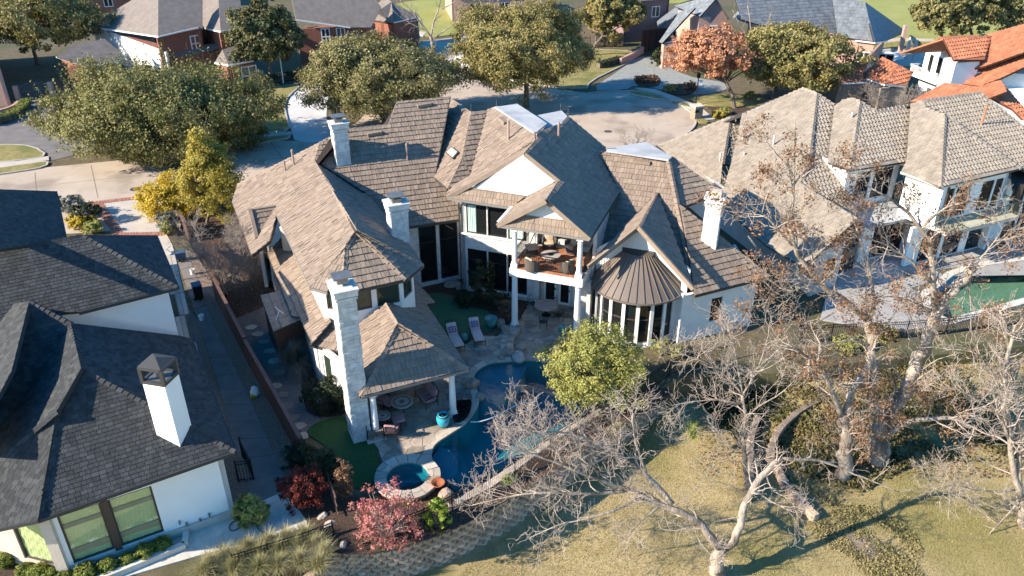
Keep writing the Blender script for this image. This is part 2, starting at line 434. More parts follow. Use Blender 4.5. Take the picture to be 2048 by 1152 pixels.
rng = random.Random(7); nrng = np.random.default_rng(11)
# ---------------------------------------------------------------- materials of the place
mat('earth', (0.085, 0.07, 0.04), (0.145, 0.115, 0.065), 1.6, 0.95, 0.5, 14, c3=(0.075, 0.08, 0.03), s3=0.12)
mat('lawn_dry', (0.20, 0.175, 0.055), (0.31, 0.25, 0.10), 2.2, 0.95, 0.7, 40, c3=(0.15, 0.155, 0.04), s3=0.35)
mat('fairway', (0.33, 0.26, 0.12), (0.44, 0.345, 0.18), 0.9, 0.95, 0.9, 24, c3=(0.25, 0.215, 0.08), s3=0.16, detail=9)
mat('green', (0.24, 0.25, 0.06), (0.31, 0.30, 0.09), 0.25, 0.9, 0.4, 30)
mat('street', (0.40, 0.32, 0.245), (0.47, 0.385, 0.30), 0.35, 0.9, 0.15, 30, c3=(0.30, 0.24, 0.185), s3=0.3, detail=9)
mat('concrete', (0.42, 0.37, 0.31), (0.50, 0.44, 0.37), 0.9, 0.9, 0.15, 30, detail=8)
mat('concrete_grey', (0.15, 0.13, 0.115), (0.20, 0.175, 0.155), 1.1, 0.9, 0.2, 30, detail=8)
mat('drive_white', (0.50, 0.48, 0.45), (0.58, 0.56, 0.52), 0.6, 0.9, 0.1, 30, detail=7)
mat('drive_dark', (0.14, 0.125, 0.115), (0.20, 0.18, 0.165), 0.7, 0.9, 0.2, 20, detail=7)
mat('slate_drive', (0.22, 0.23, 0.21), (0.30, 0.30, 0.27), 1.5, 0.85, 0.3, 12, detail=7)
mat('kerb', (0.48, 0.43, 0.36), (0.40, 0.35, 0.29), 2.0, 0.9, 0.2, 20)
mat('mulch', (0.045, 0.028, 0.02), (0.10, 0.065, 0.045), 9, 0.95, 1.0, 30)
mat('gravel', (0.11, 0.10, 0.09), (0.23, 0.21, 0.19), 16, 0.95, 1.0, 30)
mat('brown_gravel', (0.12, 0.085, 0.06), (0.30, 0.22, 0.17), 14, 0.95, 1.0, 30)
mat('turf', (0.028, 0.075, 0.022), (0.042, 0.10, 0.03), 6, 0.95, 0.6, 60)
mat('putting_turf', (0.045, 0.125, 0.065), (0.055, 0.145, 0.075), 5, 0.95, 0.3, 60)
mat('flagstone', (0.30, 0.235, 0.18), (0.42, 0.35, 0.27), 2.2, 0.85, 0.35, 9, tint=0.32, c3=(0.22, 0.19, 0.17), s3=0.7)
mat('coping_stone', (0.40, 0.33, 0.26), (0.48, 0.41, 0.33), 2.5, 0.85, 0.3, 9, tint=0.25)
mat('mortar', (0.40, 0.36, 0.31), (0.50, 0.45, 0.39), 6, 0.95, 0.3)
mat('shaded_paving', (0.30, 0.285, 0.265), (0.38, 0.36, 0.335), 1.6, .8, .1, 12, tint=.08)  # darker than travertine: the shade over the neighbour terrace is put into the colour
mat('travertine', (0.50, 0.46, 0.40), (0.62, 0.57, 0.49), 1.6, 0.7, 0.1, 12, tint=0.08)
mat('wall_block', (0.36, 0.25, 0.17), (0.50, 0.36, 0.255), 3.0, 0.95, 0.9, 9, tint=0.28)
mat('shaded_block', (0.19, 0.145, 0.11), (0.27, 0.21, 0.16), 3.0, 0.95, 0.9, 9, tint=0.28)  # wall_block darkened: shade on the walls among the trunks painted into the colour
mat('rock', (0.25, 0.17, 0.12), (0.42, 0.33, 0.26), 2.2, 0.9, 0.9, 7, tint=0.2)
mat('brick_edge', (0.30, 0.13, 0.085), (0.38, 0.18, 0.12), 5, 0.9, 0.3, tint=0.25)
mat('pool_plaster', (0.075, 0.275, 0.31), (0.085, 0.30, 0.34), 1.0, 0.7)
mat('pool_shelf', (0.24, 0.33, 0.40), (0.28, 0.37, 0.43), 1.0, 0.7)
mat('pool_tile', (0.10, 0.22, 0.32), (0.16, 0.30, 0.40), 9, 0.4)
watermat('pool_water', (0.30, 0.66, 0.70), 2.6, 0.10)
watermat('neighbour_water', (0.5, 0.82, 0.90), 1.6, 0.25)
mat('dark_joint', (0.08, 0.07, 0.06), None, rough=0.95)
mat('joint', (0.20, 0.165, 0.13), None, rough=0.95)
mat('soil_patch', (0.26, 0.20, 0.155), (0.34, 0.265, 0.21), 5, 0.95, 0.8, 18)
_flat = [0]
def flat(name, poly, z, m, kind='structure'):
    _flat[0] += 1; z = z * 0.2 + 0.0016 * _flat[0]
    p = [tuple(q[:2]) for q in poly]
    if parea(p) < 0: p = p[::-1]
    mb = MB(); mb.add([(x, y, z) for x, y in p], [tuple(range(len(p)))])
    o = mb.build(name, MATS[m]); o['kind'] = kind
    return o
def raised(name, poly, z0, z1, m):
    o = MB().prism([tuple(q[:2]) for q in poly], z0, z1).build(name, MATS[m]); struct(o); return o
def G(pts, z=0.0): return [tuple(U(x, y, z)[:2]) for x, y in pts]
# ---------------------------------------------------------------- terrain: the house terrace and the lower golf lawn
# front edge of the terrace (top of the retaining walls), left to right
EDGE = G([(-420, 1190), (60, 1250), (330, 1200), (560, 1140), (640, 1120), (699, 1106), (746, 1110), (796, 1102), (842, 1086), (900, 1064), (946, 1040), (1012, 1002), (1094, 946), (1170, 890), (1262, 832), (1330, 784), (1372, 764)], -0.55)
EDGE += [(15.0, 37.0), (20.5, 38.2), (27.0, 39.2), (38.0, 41.0), (60, 44), (220, 70)]
BACK = [(220, 420), (-220, 420), (-220, 30)]
POOL = smooth_poly(G([(1006, 723), (976, 726), (952, 740), (944, 757), (955, 785), (958, 806), (944, 832), (925, 852), (900, 868), (868, 888), (858, 912), (868, 940), (884, 962), (890, 985), (908, 1001), (977, 966), (1050, 913), (1119, 861), (1190, 824), (1240, 792), (1236, 766), (1160, 738), (1098, 722), (1050, 720)], -0.05), 2)
SPA_C = U(815, 958, 0.15); SPA_R = 0.98
spa_ring = [(SPA_C[0] + 1.02 * math.cos(a), SPA_C[1] + 1.02 * math.sin(a)) for a in np.linspace(0, 2 * math.pi, 28, endpoint=False)]
E_POOL = [tuple(q[:2]) for q in (U(1897, 640), U(2052, 597), U(2230, 548), U(2200, 505), U(2052, 521), U(1955, 534), U(1905, 552), U(1858, 590), U(1868, 627))]
def sheet_with_holes(name, outer, holes, z, m):
    bm = bmesh.new()
    edges = []
    for ring in [outer] + holes:
        vs_ = [bm.verts.new((p[0], p[1], z)) for p in ring]
        edges += [bm.edges.new((vs_[i], vs_[(i + 1) % len(vs_)])) for i in range(len(vs_))]
    bmesh.ops.triangle_fill(bm, use_beauty=True, use_dissolve=False, edges=edges)
    for f in bm.faces:
        if f.normal.z < 0: f.normal_flip()
    me = bpy.data.meshes.new(name); bm.to_mesh(me); bm.free(); me.materials.append(M_(m))
    o = bpy.data.objects.new(name, me); col.objects.link(o); return struct(o)
TERR = EDGE + BACK
# terrace ground, one sheet to the horizon with the pools cut out of it
ground = sheet_with_holes('ground', TERR, [POOL, spa_ring, E_POOL], -0.02, 'earth')
mbk = MB()
for i in range(len(EDGE) - 1):
    (x0, y0), (x1, y1) = EDGE[i], EDGE[i + 1]
    mbk.add([(x0, y0, -4), (x1, y1, -4), (x1, y1, -0.02), (x0, y0, -0.02)], [(0, 1, 2, 3)])
struct(mbk.build('ground_bank', 'earth'))
def edge_y(x):
    for i in range(len(EDGE) - 1):
        a, b = EDGE[i], EDGE[i + 1]
        if a[0] <= x <= b[0]: return a[1] + (b[1] - a[1]) * (x - a[0]) / (b[0] - a[0] + 1e-9)
    return EDGE[-1][1] if x > 0 else EDGE[0][1]
def lawn_z(x, y):
    """height of the lower golf lawn"""
    b = -2.15
    t = min(1, max(0, (x - 4) / 14)); d = min(1, max(0, 1 - (edge_y(x) - y) / 9.0))
    b += t * 1.25 * d * d + 0.06 * math.sin(x * .7 + y * .4) + 0.05 * math.sin(y * .9 - x * .3)
    if x < -4: b += 0.9 * min(1, (-4 - x) / 6)
    return b
def grid_sheet(name, xs, ys, zf, m, lift=0.0):
    V = np.array([(x, y, zf(x, y) + lift) for y in ys for x in xs]); nx = len(xs)
    F = [(j * nx + i, j * nx + i + 1, (j + 1) * nx + i + 1, (j + 1) * nx + i) for j in range(len(ys) - 1) for i in range(nx - 1)]
    return soup(name, V, F, m, smooth=True)
gl = grid_sheet('golf_lawn', list(np.linspace(-60, -20, 14)) + list(np.linspace(-18, 34, 105)) + list(np.linspace(36, 220, 40)), list(np.linspace(-30, 16, 20)) + list(np.linspace(17, 44, 60)) + [48, 60, 75], lawn_z, 'fairway')
struct(gl)
# ---------------------------------------------------------------- street, drives, lawns beyond the houses
STREET = G([(-260, 360), (0, 350), (98, 334), (330, 312), (536, 283), (662, 279), (720, 240), (790, 150), (846, 82), (932, 72), (950, 110), (990, 165), (1180, 186), (1250, 181), (1300, 187), (1350, 203), (1384, 224), (1394, 244), (1384, 262), (1335, 292), (1240, 320)], 0)
STREET += [(2, 62), (-10, 60.5), (-21.5, 57.5), (-34, 55.5), (-60, 58)]
flat('street', STREET, 0.0, 'street')
mb = MB()
def strip_line(mb, pts, w, z):
    for i in range(len(pts) - 1):
        a = np.array(pts[i]); b = np.array(pts[i + 1]); d = b - a; d = d / np.linalg.norm(d); n = np.array([-d[1], d[0]]) * w / 2
        mb.add([(*(a - n), z), (*(b - n), z), (*(b + n), z), (*(a + n), z)], [(0, 1, 2, 3)])
for a, b in (((70, 345), (75, 412)), ((182, 330), (196, 395)), ((430, 297), (470, 372)), ((-40, 385), (330, 345)), ((330, 345), (660, 303)), ((540, 283), (575, 330)), ((660, 303), (1000, 262))):
    strip_line(mb, G([a, b]), 0.07, 0.0055)
struct(mb.build('street_joints', 'joint'))
def kerb_run(name, pts, w=0.16, h0=0.13, m='kerb', z0=-0.05):
    mb = MB()
    for i in range(len(pts) - 1):
        a = np.array(pts[i]); b = np.array(pts[i + 1]); d = b - a; l = np.linalg.norm(d)
        if l < 1e-3: continue
        d /= l; n = np.array([-d[1], d[0]]) * w / 2; e = d * 0.01
        mb.prism([tuple(a - n - e), tuple(b - n + e), tuple(b + n + e), tuple(a + n - e)], z0, h0 + rng.uniform(-.003, .003))
    o = mb.build(name, MATS[m]); return struct(o)
def lawn(name, px, m='lawn_dry', z=0.12, sm=1, kerb=False):
    p = smooth_poly(G(px, 0.1), sm) if sm else G(px, 0.1)
    o = raised(name, p, -0.05, z, m)
    if kerb: kerb_run('kerb', p + [p[0]])
    return p
lawn('lawn', [(-60, 292), (20, 288), (66, 292), (97, 311), (50, 319), (-60, 330)], kerb=True)
lawn('sidewalk', [(-80, 331), (40, 321), (97, 312), (98, 320), (40, 330), (-80, 344)], 'concrete', 0.10, 0)
lawn('lawn', [(-60, 343), (40, 330), (97, 321), (92, 333), (40, 342), (-60, 356)], kerb=True)
lawn('lawn', [(488, 200), (520, 182), (560, 172), (604, 168), (578, 190), (569, 207), (572, 232), (582, 261), (530, 266), (490, 268)], kerb=True)
lawn('sidewalk', [(440, 282), (530, 267), (583, 262.5), (584, 268), (530, 273), (440, 290)], 'concrete', 0.10, 0)
lawn('lawn', [(440, 292), (530, 274), (582, 269), (574, 277), (545, 281), (440, 300)], kerb=True)
flat('driveway', smooth_poly(G([(590, 285), (583, 262), (573, 232), (570, 207), (580, 190), (606, 168), (640, 160), (662, 168), (655, 200), (652, 240), (668, 283)]), 1), 0.012, 'drive_white')
flat('driveway', G([(40, 205), (60, 200), (125, 196), (200, 215), (190, 300), (100, 322), (97, 311), (62, 291), (-80, 289), (-80, 250), (30, 240)]), 0.012, 'drive_dark')
# far strips beyond the trees
lawn('lawn', [(690, 60), (720, 28), (790, 6), (880, -6), (930, 20), (932, 66), (850, 76), (790, 50)], 'green', 0.1)
lawn('sidewalk', [(752, 38), (772, 42), (852, 66), (846, 72), (770, 50), (748, 44)], 'concrete', 0.13, 0)
lawn('lawn', [(690, 62), (748, 46), (770, 52), (842, 76), (800, 130), (700, 140)], 'lawn_dry', 0.1)
lawn('lawn', [(938, 100), (936, 72), (1000, 60), (1130, 90), (1180, 98), (1280, 102), (1262, 122), (1238, 134), (1180, 162), (1172, 180), (1000, 162)], 'lawn_dry', 0.1, kerb=True)
lawn('fairway', [(1500, -40), (1740, -30), (2150, -10), (2150, 40), (1860, 90), (1800, 118), (1740, 60), (1640, 20)], 'green', 0.1)
lawn('cart_path', [(1700, 88), (1800, 76), (1868, 78), (1870, 83), (1800, 82), (1702, 94)], 'concrete', 0.13, 0)
lawn('lawn', [(1690, 96), (1800, 84), (1868, 85), (1868, 140), (1800, 150)], 'lawn_dry', 0.12, 0)
lawn('fairway', [(1180, -60), (1330, -60), (1450, -20), (1360, 6), (1200, 8)], 'green', 0.1, 0)
flat('driveway', smooth_poly(G([(1175, 182), (1240, 140), (1275, 112), (1315, 115), (1360, 150), (1468, 168), (1440, 186), (1375, 190), (1310, 176), (1270, 170), (1250, 180)]), 1), 0.012, 'slate_drive')
lawn('planting_bed', [(1268, 168), (1276, 150), (1316, 150), (1322, 168), (1300, 174)], 'mulch', 0.12)
lawn('planting_bed', [(1318, 182), (1345, 166), (1400, 170), (1380, 190), (1340, 188)], 'mulch', 0.12)
lawn('lawn', [(1256, 180), (1290, 181), (1336, 194), (1328, 199), (1290, 193), (1258, 187)], kerb=True)
lawn('sidewalk', [(1270, 175), (1310, 178), (1360, 196), (1402, 214), (1430, 238), (1408, 240), (1385, 218), (1340, 200), (1300, 184)], 'concrete', 0.10, 0)
lawn('lawn', [(1338, 201), (1372, 205), (1384, 214), (1360, 209)], kerb=False)
lawn('lawn', [(1375, 195), (1440, 188), (1470, 190), (1540, 196), (1530, 214), (1440, 214), (1405, 208)])
lawn('planting_bed', [(1410, 212), (1440, 214), (1500, 214), (1520, 226), (1480, 240), (1445, 236), (1430, 226)], 'mulch', 0.125)
lawn('lawn', [(1386, 232), (1412, 238), (1420, 246), (1392, 244)])
kerb_run('kerb', smooth_line(G([(1176, 187), (1250, 181.5), (1300, 187.5), (1350, 203.5), (1384, 224.5), (1394, 244), (1384, 262), (1335, 292)]), 2))
# manhole lids
for (x, y, r, lab) in ((1216, 263, 0.42, 'round iron manhole cover in the middle of the turning circle'), (1396, 249, 0.28, 'small round iron cover beside the kerb at the stone pillar'), (272, 378, 0.5, 'dark round cover in the street by the yellow bush')):
    p = U(x, y, 0)
    MATS.get('iron') or mat('iron', (0.05, 0.045, 0.04), (0.10, 0.09, 0.08), 8, 0.6, 0.3)
    tag(MB().lathe((p[0], p[1], -0.03), [(r, 0), (r, 0.045), (r * .86, 0.05), (r * .84, 0.042)], 20).build('manhole_cover', 'iron'), lab, 'manhole cover', 'manhole covers in the street')
# ---------------------------------------------------------------- near the left house: drive, path, terrace
flat('driveway', G([(196, 404), (276, 396), (300, 430), (332, 466), (350, 500), (330, 520), (250, 470)]), 0.008, 'concrete')
mbb = MB()
def brick_band(a, b, w=0.7, bl=0.22, bw=0.11):
    a = np.array(a); b = np.array(b); d = b - a; L = np.linalg.norm(d); d /= L; n = np.array([-d[1], d[0]])
    k = int(L / bw); its = []
    for i in range(k):
        for j in range(int(w / bl)):
            c = a + d * (i + .5) * bw + n * ((j + .5) * bl + (0.11 if i % 2 else 0) - w / 2)
            mbb.box((c[0], c[1], 0.01), (bw - .012, bl - .012, 0.05), math.atan2(d[1], d[0]), rng.random())
for a, b in (((176, 408), (284, 395)), ((196, 408), (236, 468)), ((284, 400), (345, 470)), ((236, 470), (330, 468))):
    pa, pb = G([a, b]); brick_band(pa, pb)
o = stuff(mbb.build('brick_paving', 'brick_edge')); tag(o, None)
ppath = G([(352, 505), (372, 500), (420, 632), (470, 740), (528, 860), (566, 966), (574, 984), (506, 1012), (500, 960), (462, 860), (430, 790), (396, 642)])
# the side path in separate concrete panels
pathL = G([(350, 505), (396, 642), (430, 750), (462, 860), (506, 1010)]); pathR = G([(374, 500), (420, 632), (476, 750), (528, 860), (580, 984)])
def lerp_line(pl, t):
    k = t * (len(pl) - 1); i = min(int(k), len(pl) - 2); f = k - i
    return tuple(np.array(pl[i]) * (1 - f) + np.array(pl[i + 1]) * f)
NP = 14
path_parts = []
for i in range(NP):
    a, b = i / NP, (i + 1) / NP - 0.0012
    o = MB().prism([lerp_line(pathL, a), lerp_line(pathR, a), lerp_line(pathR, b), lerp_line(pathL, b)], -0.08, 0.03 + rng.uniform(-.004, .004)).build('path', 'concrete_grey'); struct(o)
# beds in the side yard
flat('gravel_bed', G([(374, 500), (388, 498), (450, 610), (560, 800), (612, 905), (592, 980), (580, 984), (528, 860), (476, 750), (420, 632)]), 0.004, 'brown_gravel')
flat('gravel_bed', G([(340, 560), (396, 642), (462, 860), (506, 1012), (474, 1030), (380, 720)]), 0.004, 'brown_gravel')
flat('mulch_bed', G([(352, 400), (470, 405), (540, 500), (560, 600), (470, 640), (400, 520)]), 0.0, 'mulch')
flat('gravel_bed', G([(465, 640), (560, 600), (660, 720), (700, 800), (690, 840), (640, 850), (606, 870), (560, 800)]), 0.006, 'gravel')
side_stones = [(503, 655), (516, 668), (528, 684), (540, 702), (548, 722), (556, 745), (553, 772), (566, 790), (574, 812), (586, 836), (598, 852), (604, 872)]
ORD = 'first second third fourth fifth sixth seventh eighth ninth tenth eleventh last'.split()
for k, (x, y) in enumerate(side_stones):
    p = U(x, y, 0.02); n = 7; ph = rng.uniform(0, 6)
    pts = [(p[0] + .38 * rng.uniform(.8, 1.15) * math.cos(ph + 2 * math.pi * i / n), p[1] + .3 * rng.uniform(.8, 1.15) * math.sin(ph + 2 * math.pi * i / n)) for i in range(n)]
    tag(MB().prism(pts, 0, 0.05, rng.random()).build('stepping_stone', 'flagstone'), ORD[k] + ' stepping stone behind the side fence, counted from the low side roof to the lawn', 'stepping stone', 'stepping stones in the shaded side yard')
# turf areas
turf_a = smooth_poly(G([(606, 866), (640, 840), (690, 832), (735, 840), (748, 880), (756, 920), (764, 940), (748, 962), (742, 974), (700, 980), (682, 942), (660, 900), (630, 878)]), 2)
raised('artificial_lawn', turf_a, -0.05, 0.03, 'turf')
turf_b = smooth_poly(G([(850, 590), (888, 588), (912, 600), (934, 616), (968, 619), (986, 630), (994, 642), (990, 656), (960, 668), (920, 676), (880, 690), (850, 650)]), 2)
raised('putting_green', turf_b, -0.05, 0.03, 'putting_turf')
flat('mulch_bed', smooth_poly(G([(842, 588), (850, 565), (930, 560), (1060, 598), (1060, 625), (1030, 650), (1000, 662), (985, 628), (940, 612), (890, 582)]), 1), 0.006, 'mulch')
flat('mulch_bed', smooth_poly(G([(880, 950), (930, 1000), (1020, 945), (1120, 876), (1250, 800), (1330, 770), (1350, 790), (1262, 838), (1170, 896), (1094, 950), (1012, 1004), (900, 1066), (746, 1110), (660, 1108), (600, 1060), (620, 960), (680, 990), (740, 1000)]), 1), -0.004, 'mulch')
flat('mulch_bed', smooth_poly(G([(600, 700), (640, 690), (700, 780), (700, 830), (640, 838), (605, 820)]), 1), 0.012, 'mulch')
flat('planting_bed', smooth_poly(G([(0, 1060), (60, 1100), (200, 1140), (345, 1085), (360, 1060), (375, 1075), (370, 1100), (240, 1165), (100, 1220), (-80, 1150)]), 1), 0.004, 'mulch')
# ---------------------------------------------------------------- flagstone patio
class Pieces(Tiles): pass
def voronoi_stones(outline, holes, size, z0, t, rng, gap=0.03, jit=0.012, name='flagstone', ring=None):
    """irregular paving stones: voronoi cells of jittered points, shrunk by the joint width"""
    xs = [p[0] for p in outline]; ys = [p[1] for p in outline]; pts = []
    x = min(xs) - size; row = 0
    while x < max(xs) + size:
        y = min(ys) - size
        while y < max(ys) + size:
            pts.append((x + rng.uniform(-.42, .42) * size, y + rng.uniform(-.42, .42) * size + (size / 2 if row % 2 else 0))); y += size
        x += size; row += 1
    A = np.array(pts); out = []
    for i, p in enumerate(pts):
        if not inside(p, outline): 
            near = min((p[0] - q[0]) ** 2 + (p[1] - q[1]) ** 2 for q in outline)
            if near > size * size: continue
        d = ((A - np.array(p)) ** 2).sum(1); nb = np.argsort(d)[1:13]
        cell = list(outline) if parea(outline) > 0 else list(outline)[::-1]
        for j in nb:
            q = A[j]; nx, ny = q - np.array(p); l = math.hypot(nx, ny); nx /= l; ny /= l
            cell = clip_half(cell, nx, ny, nx * (p[0] + q[0]) / 2 + ny * (p[1] + q[1]) / 2 - gap / 2)
            if len(cell) < 3: break
        cell = cleanpoly(cell, 0.02)
        if len(cell) < 3 or abs(parea(cell)) < 0.03: continue
        c = (sum(q[0] for q in cell) / len(cell), sum(q[1] for q in cell) / len(cell))
        if any(inside(c, hh) for hh in holes): continue
        out.append(cell)
    return out
PATIO = G([(742, 880), (756, 896), (766, 926), (764, 944), (790, 926), (815, 918), (842, 920), (862, 914), (869, 888), (900, 866), (926, 850), (945, 830), (957, 806), (953, 786), (943, 757), (951, 739), (976, 725), (1004, 721), (1052, 719), (1100, 716), (1185, 700), (1200, 660), (1178, 640), (1172, 600), (1168, 575), (1062, 600), (1040, 640), (1010, 652), (996, 674), (958, 672), (930, 690), (880, 692), (830, 660), (760, 640), (700, 700), (715, 820)], 0.0)
mb = MB(); mb.prism(PATIO, -0.03, 0.012); struct(mb.build('patio_bed', 'mortar'))
SP = [(SPA_C[0] + 1.62 * math.cos(a), SPA_C[1] + 1.62 * math.sin(a)) for a in np.linspace(0, 2 * math.pi, 24, endpoint=False)]
planter = smooth_poly(G([(902, 815), (912, 803), (930, 800), (944, 803), (940, 830), (922, 848), (906, 845)]), 1)
prng = random.Random(5)
pieces = Tiles()
for cell in voronoi_stones(PATIO, [SP, planter], 0.62, 0, 0.04, prng):
    k = len(cell); h_ = 0.035 + prng.uniform(0, .018); tint = prng.random()
    if parea(cell) < 0: cell = cell[::-1]
    pieces.items.append(([(x, y, h_) for x, y in cell] + [(x, y, 0.0) for x, y in cell], [tuple(range(k))] + [(i, k + i, k + (i + 1) % k, (i + 1) % k) for i in range(k)], tint, 'flagstone'))
patio = thing('patio', 'tan and grey flagstone patio with pale joints beside the curved swimming pool', 'patio', (*U(900, 800)[:2], 0))
pieces.build('flagstone', patio, 300, 'flagstones')
# raised step edge of the upper terrace, near the boulders
def curve_step(pts, w, z0, z1, m, name='step', parent=None):
    mb = MB()
    for i in range(len(pts) - 1):
        a = np.array(pts[i]); b = np.array(pts[i + 1]); d = b - a; d /= np.linalg.norm(d); n = np.array([-d[1], d[0]]) * w
        mb.prism([tuple(a), tuple(b), tuple(b + n), tuple(a + n)], z0, z1 + prng.uniform(0, .01), prng.random())
    return mb.build(name, MATS[m], parent)
st = smooth_line(G([(1003, 712), (1000, 690), (1008, 672), (1022, 656)]), 2)
curve_step(st, -0.4, 0.0, 0.17, 'coping_stone', 'step', patio); curve_step([tuple(np.array(p) + np.array((0.35, -.05))) for p in st], -0.4, 0.0, 0.30, 'flagstone', 'step', patio)
# ---------------------------------------------------------------- swimming pool
def basin(name, poly, depth, top, wallm, floorm, parent):
    if parea(poly) < 0: poly = poly[::-1]
    n = len(poly); mb = MB()
    mb.add([(x, y, top) for x, y in poly] + [(x, y, -depth) for x, y in poly], [(i, n + i, n + (i + 1) % n, (i + 1) % n) for i in range(n)] + [tuple(n + i for i in range(n))])
    return mb.build(name, MATS[wallm], parent)
pool = thing('swimming_pool', 'curved blue swimming pool with a shallow shelf between the flagstone patio and the retaining wall', 'pool', (*U(980, 880)[:2], 0))
basin('basin', POOL, 1.7, 0.0, 'pool_plaster', 'pool_plaster', pool)
mb = MB(); pw = POOL if parea(POOL) > 0 else POOL[::-1]
mb.add([(x, y, -0.09) for x, y in pw], [tuple(range(len(pw)))]); wt = mb.build('water', 'pool_water', pool)
shelf = smooth_poly(G([(1008, 722), (976, 724), (948, 738), (938, 757), (950, 790), (962, 800), (1000, 796), (1030, 772), (1050, 742), (1056, 718)], -0.3), 2)
MB().prism(shelf, -1.65, -0.32).build('tanning_shelf', 'pool_shelf', pool)
for k, (r, z) in enumerate(((1.55, -0.35), (2.0, -0.62), (2.45, -0.9))):
    c = U(852, 930, -0.3)
    poly = [(c[0] + r * math.cos(a), c[1] + r * math.sin(a)) for a in np.linspace(-1.5, 1.2, 16)] + [(c[0], c[1])]
    MB().prism(poly, -1.6, z).build('step', MATS['pool_shelf' if k == 0 else 'pool_plaster'], pool)
# coping stones along the pool edge
def coping(line, w, z0, z1, L, parent, m, name='coping_stone', out=1, rngc=prng):
    acc = 0.0; pts = [np.array(p) for p in line]; i = 0; cur = pts[0]; seg = [cur]
    for i in range(1, len(pts)):
        d = np.linalg.norm(pts[i] - seg[-1]); seg.append(pts[i]); acc += d
        if acc > L * rngc.uniform(.75, 1.25) or i == len(pts) - 1:
            inn = []; outr = []
            for j, p in enumerate(seg):
                a = seg[max(j - 1, 0)]; b = seg[min(j + 1, len(seg) - 1)]; t = (b - a) / (np.linalg.norm(b - a) + 1e-9); n = np.array([-t[1], t[0]]) * out
                sh = t * (0.012 if j == 0 else (-0.012 if j == len(seg) - 1 else 0))
                inn.append(tuple(p + sh - n * .04)); outr.append(tuple(p + sh + n * w))
            MB().prism(inn + outr[::-1], z0, z1 + rngc.uniform(-.006, .008), rngc.random()).build(name, MATS[m], parent)
            seg = [pts[i]]; acc = 0.0
left_edge = [p for p in smooth_line(G([(1052, 720), (1006, 723), (976, 726), (952, 740), (944, 757), (955, 785), (958, 806), (944, 832), (925, 852), (900, 868), (868, 888), (860, 908), (866, 930)]), 2)]
coping(left_edge, 0.34, -0.05, 0.055, 0.62, pool, 'coping_stone', out=-1)
coping(smooth_line(G([(908, 1002), (977, 967), (1050, 914), (1119, 862), (1190, 825), (1240, 792), (1236, 764), (1160, 737), (1098, 721), (1052, 720)]), 2), 0.36, -0.05, 0.09, 0.7, pool, 'coping_stone', out=-1)
# outer wall of the pool towards the golf lawn
mb = MB(); oe = smooth_line(G([(900, 1008), (980, 972), (1056, 918), (1126, 866), (1200, 826), (1250, 792)]), 2)
for i in range(len(oe) - 1):
    a, b = np.array(oe[i]), np.array(oe[i + 1]); d = (b - a) / np.linalg.norm(b - a); n = np.array([d[1], -d[0]]) * .2
    mb.prism([tuple(a), tuple(b), tuple(b + n), tuple(a + n)], -0.8, 0.05)
mb.build('outer_wall', 'rock', pool)
# floating cleaner hose
hp = smooth_line([tuple(U(x, y, -0.06)) for x, y in ((941, 844), (958, 844), (985, 836), (1010, 822), (1040, 806), (1075, 803))], 2)
tag(MB().tube(hp, 0.03, 5).build('pool_hose', mat('white_hose', (0.75, 0.75, 0.73), rough=0.5)), 'white cleaner hose floating on the blue pool water', 'hose')
# ---------------------------------------------------------------- spa
spa = thing('spa', 'round raised spa with a pale stone rim at the end of the swimming pool', 'spa', (SPA_C[0], SPA_C[1], 0))
seg = 28; mb = MB(); n = seg
ring = np.linspace(0, 2 * math.pi, seg, endpoint=False)
prof = [(1.34, 0.0), (1.34, 0.30), (0.98, 0.30), (0.98, -0.12), (0.72, -0.12), (0.68, -0.45), (0.40, -0.45), (0.36, -0.8)]
vv = []; ff = []
for r, z in prof: vv += [(SPA_C[0] + r * math.cos(a), SPA_C[1] + r * math.sin(a), z) for a in ring]
for i in range(len(prof) - 1):
    for k in range(n): ff.append((i * n + k, i * n + (k + 1) % n, (i + 1) * n + (k + 1) % n, (i + 1) * n + k))
ff.append(tuple((len(prof) - 1) * n + k for k in range(n)))
mb.add(vv, ff); mb.build('shell', 'pool_plaster', spa)
mb = MB(); mb.add([(SPA_C[0] + 0.99 * math.cos(a), SPA_C[1] + .99 * math.sin(a), 0.19) for a in ring], [tuple(range(n))]); mb.build('water', 'pool_water', spa)
na = 15
for k in range(na):
    a0 = 2 * math.pi * k / na; a1 = 2 * math.pi * (k + 1) / na - 0.03
    if 5.75 < (a0 + a1) / 2 < 6.22: continue
    for (ra, rb) in ((0.97, 1.52),) if k % 3 else ((0.97, 1.22), (1.24, 1.55)):
        aa = np.linspace(a0, a1, 4)
        poly = [(SPA_C[0] + ra * math.cos(a), SPA_C[1] + ra * math.sin(a)) for a in aa] + [(SPA_C[0] + rb * math.cos(a), SPA_C[1] + rb * math.sin(a)) for a in aa[::-1]]
        MB().prism(poly, 0.28, 0.36 + prng.uniform(0, .01), prng.random()).build('rim_stone', 'coping_stone', spa)
mb = MB()
for k in range(40):
    a0 = 2 * math.pi * k / 40; a1 = 2 * math.pi * (k + .92) / 40
    for zz in (0.0, 0.14):
        poly = [(SPA_C[0] + 1.34 * math.cos(a0), SPA_C[1] + 1.34 * math.sin(a0)), (SPA_C[0] + 1.34 * math.cos(a1), SPA_C[1] + 1.34 * math.sin(a1)), (SPA_C[0] + 1.42 * math.cos(a1), SPA_C[1] + 1.42 * math.sin(a1)), (SPA_C[0] + 1.42 * math.cos(a0), SPA_C[1] + 1.42 * math.sin(a0))]
        mb.prism(poly, zz - .15, zz + .13, prng.random())
stuff(mb.build('side_stones', 'rock', spa))
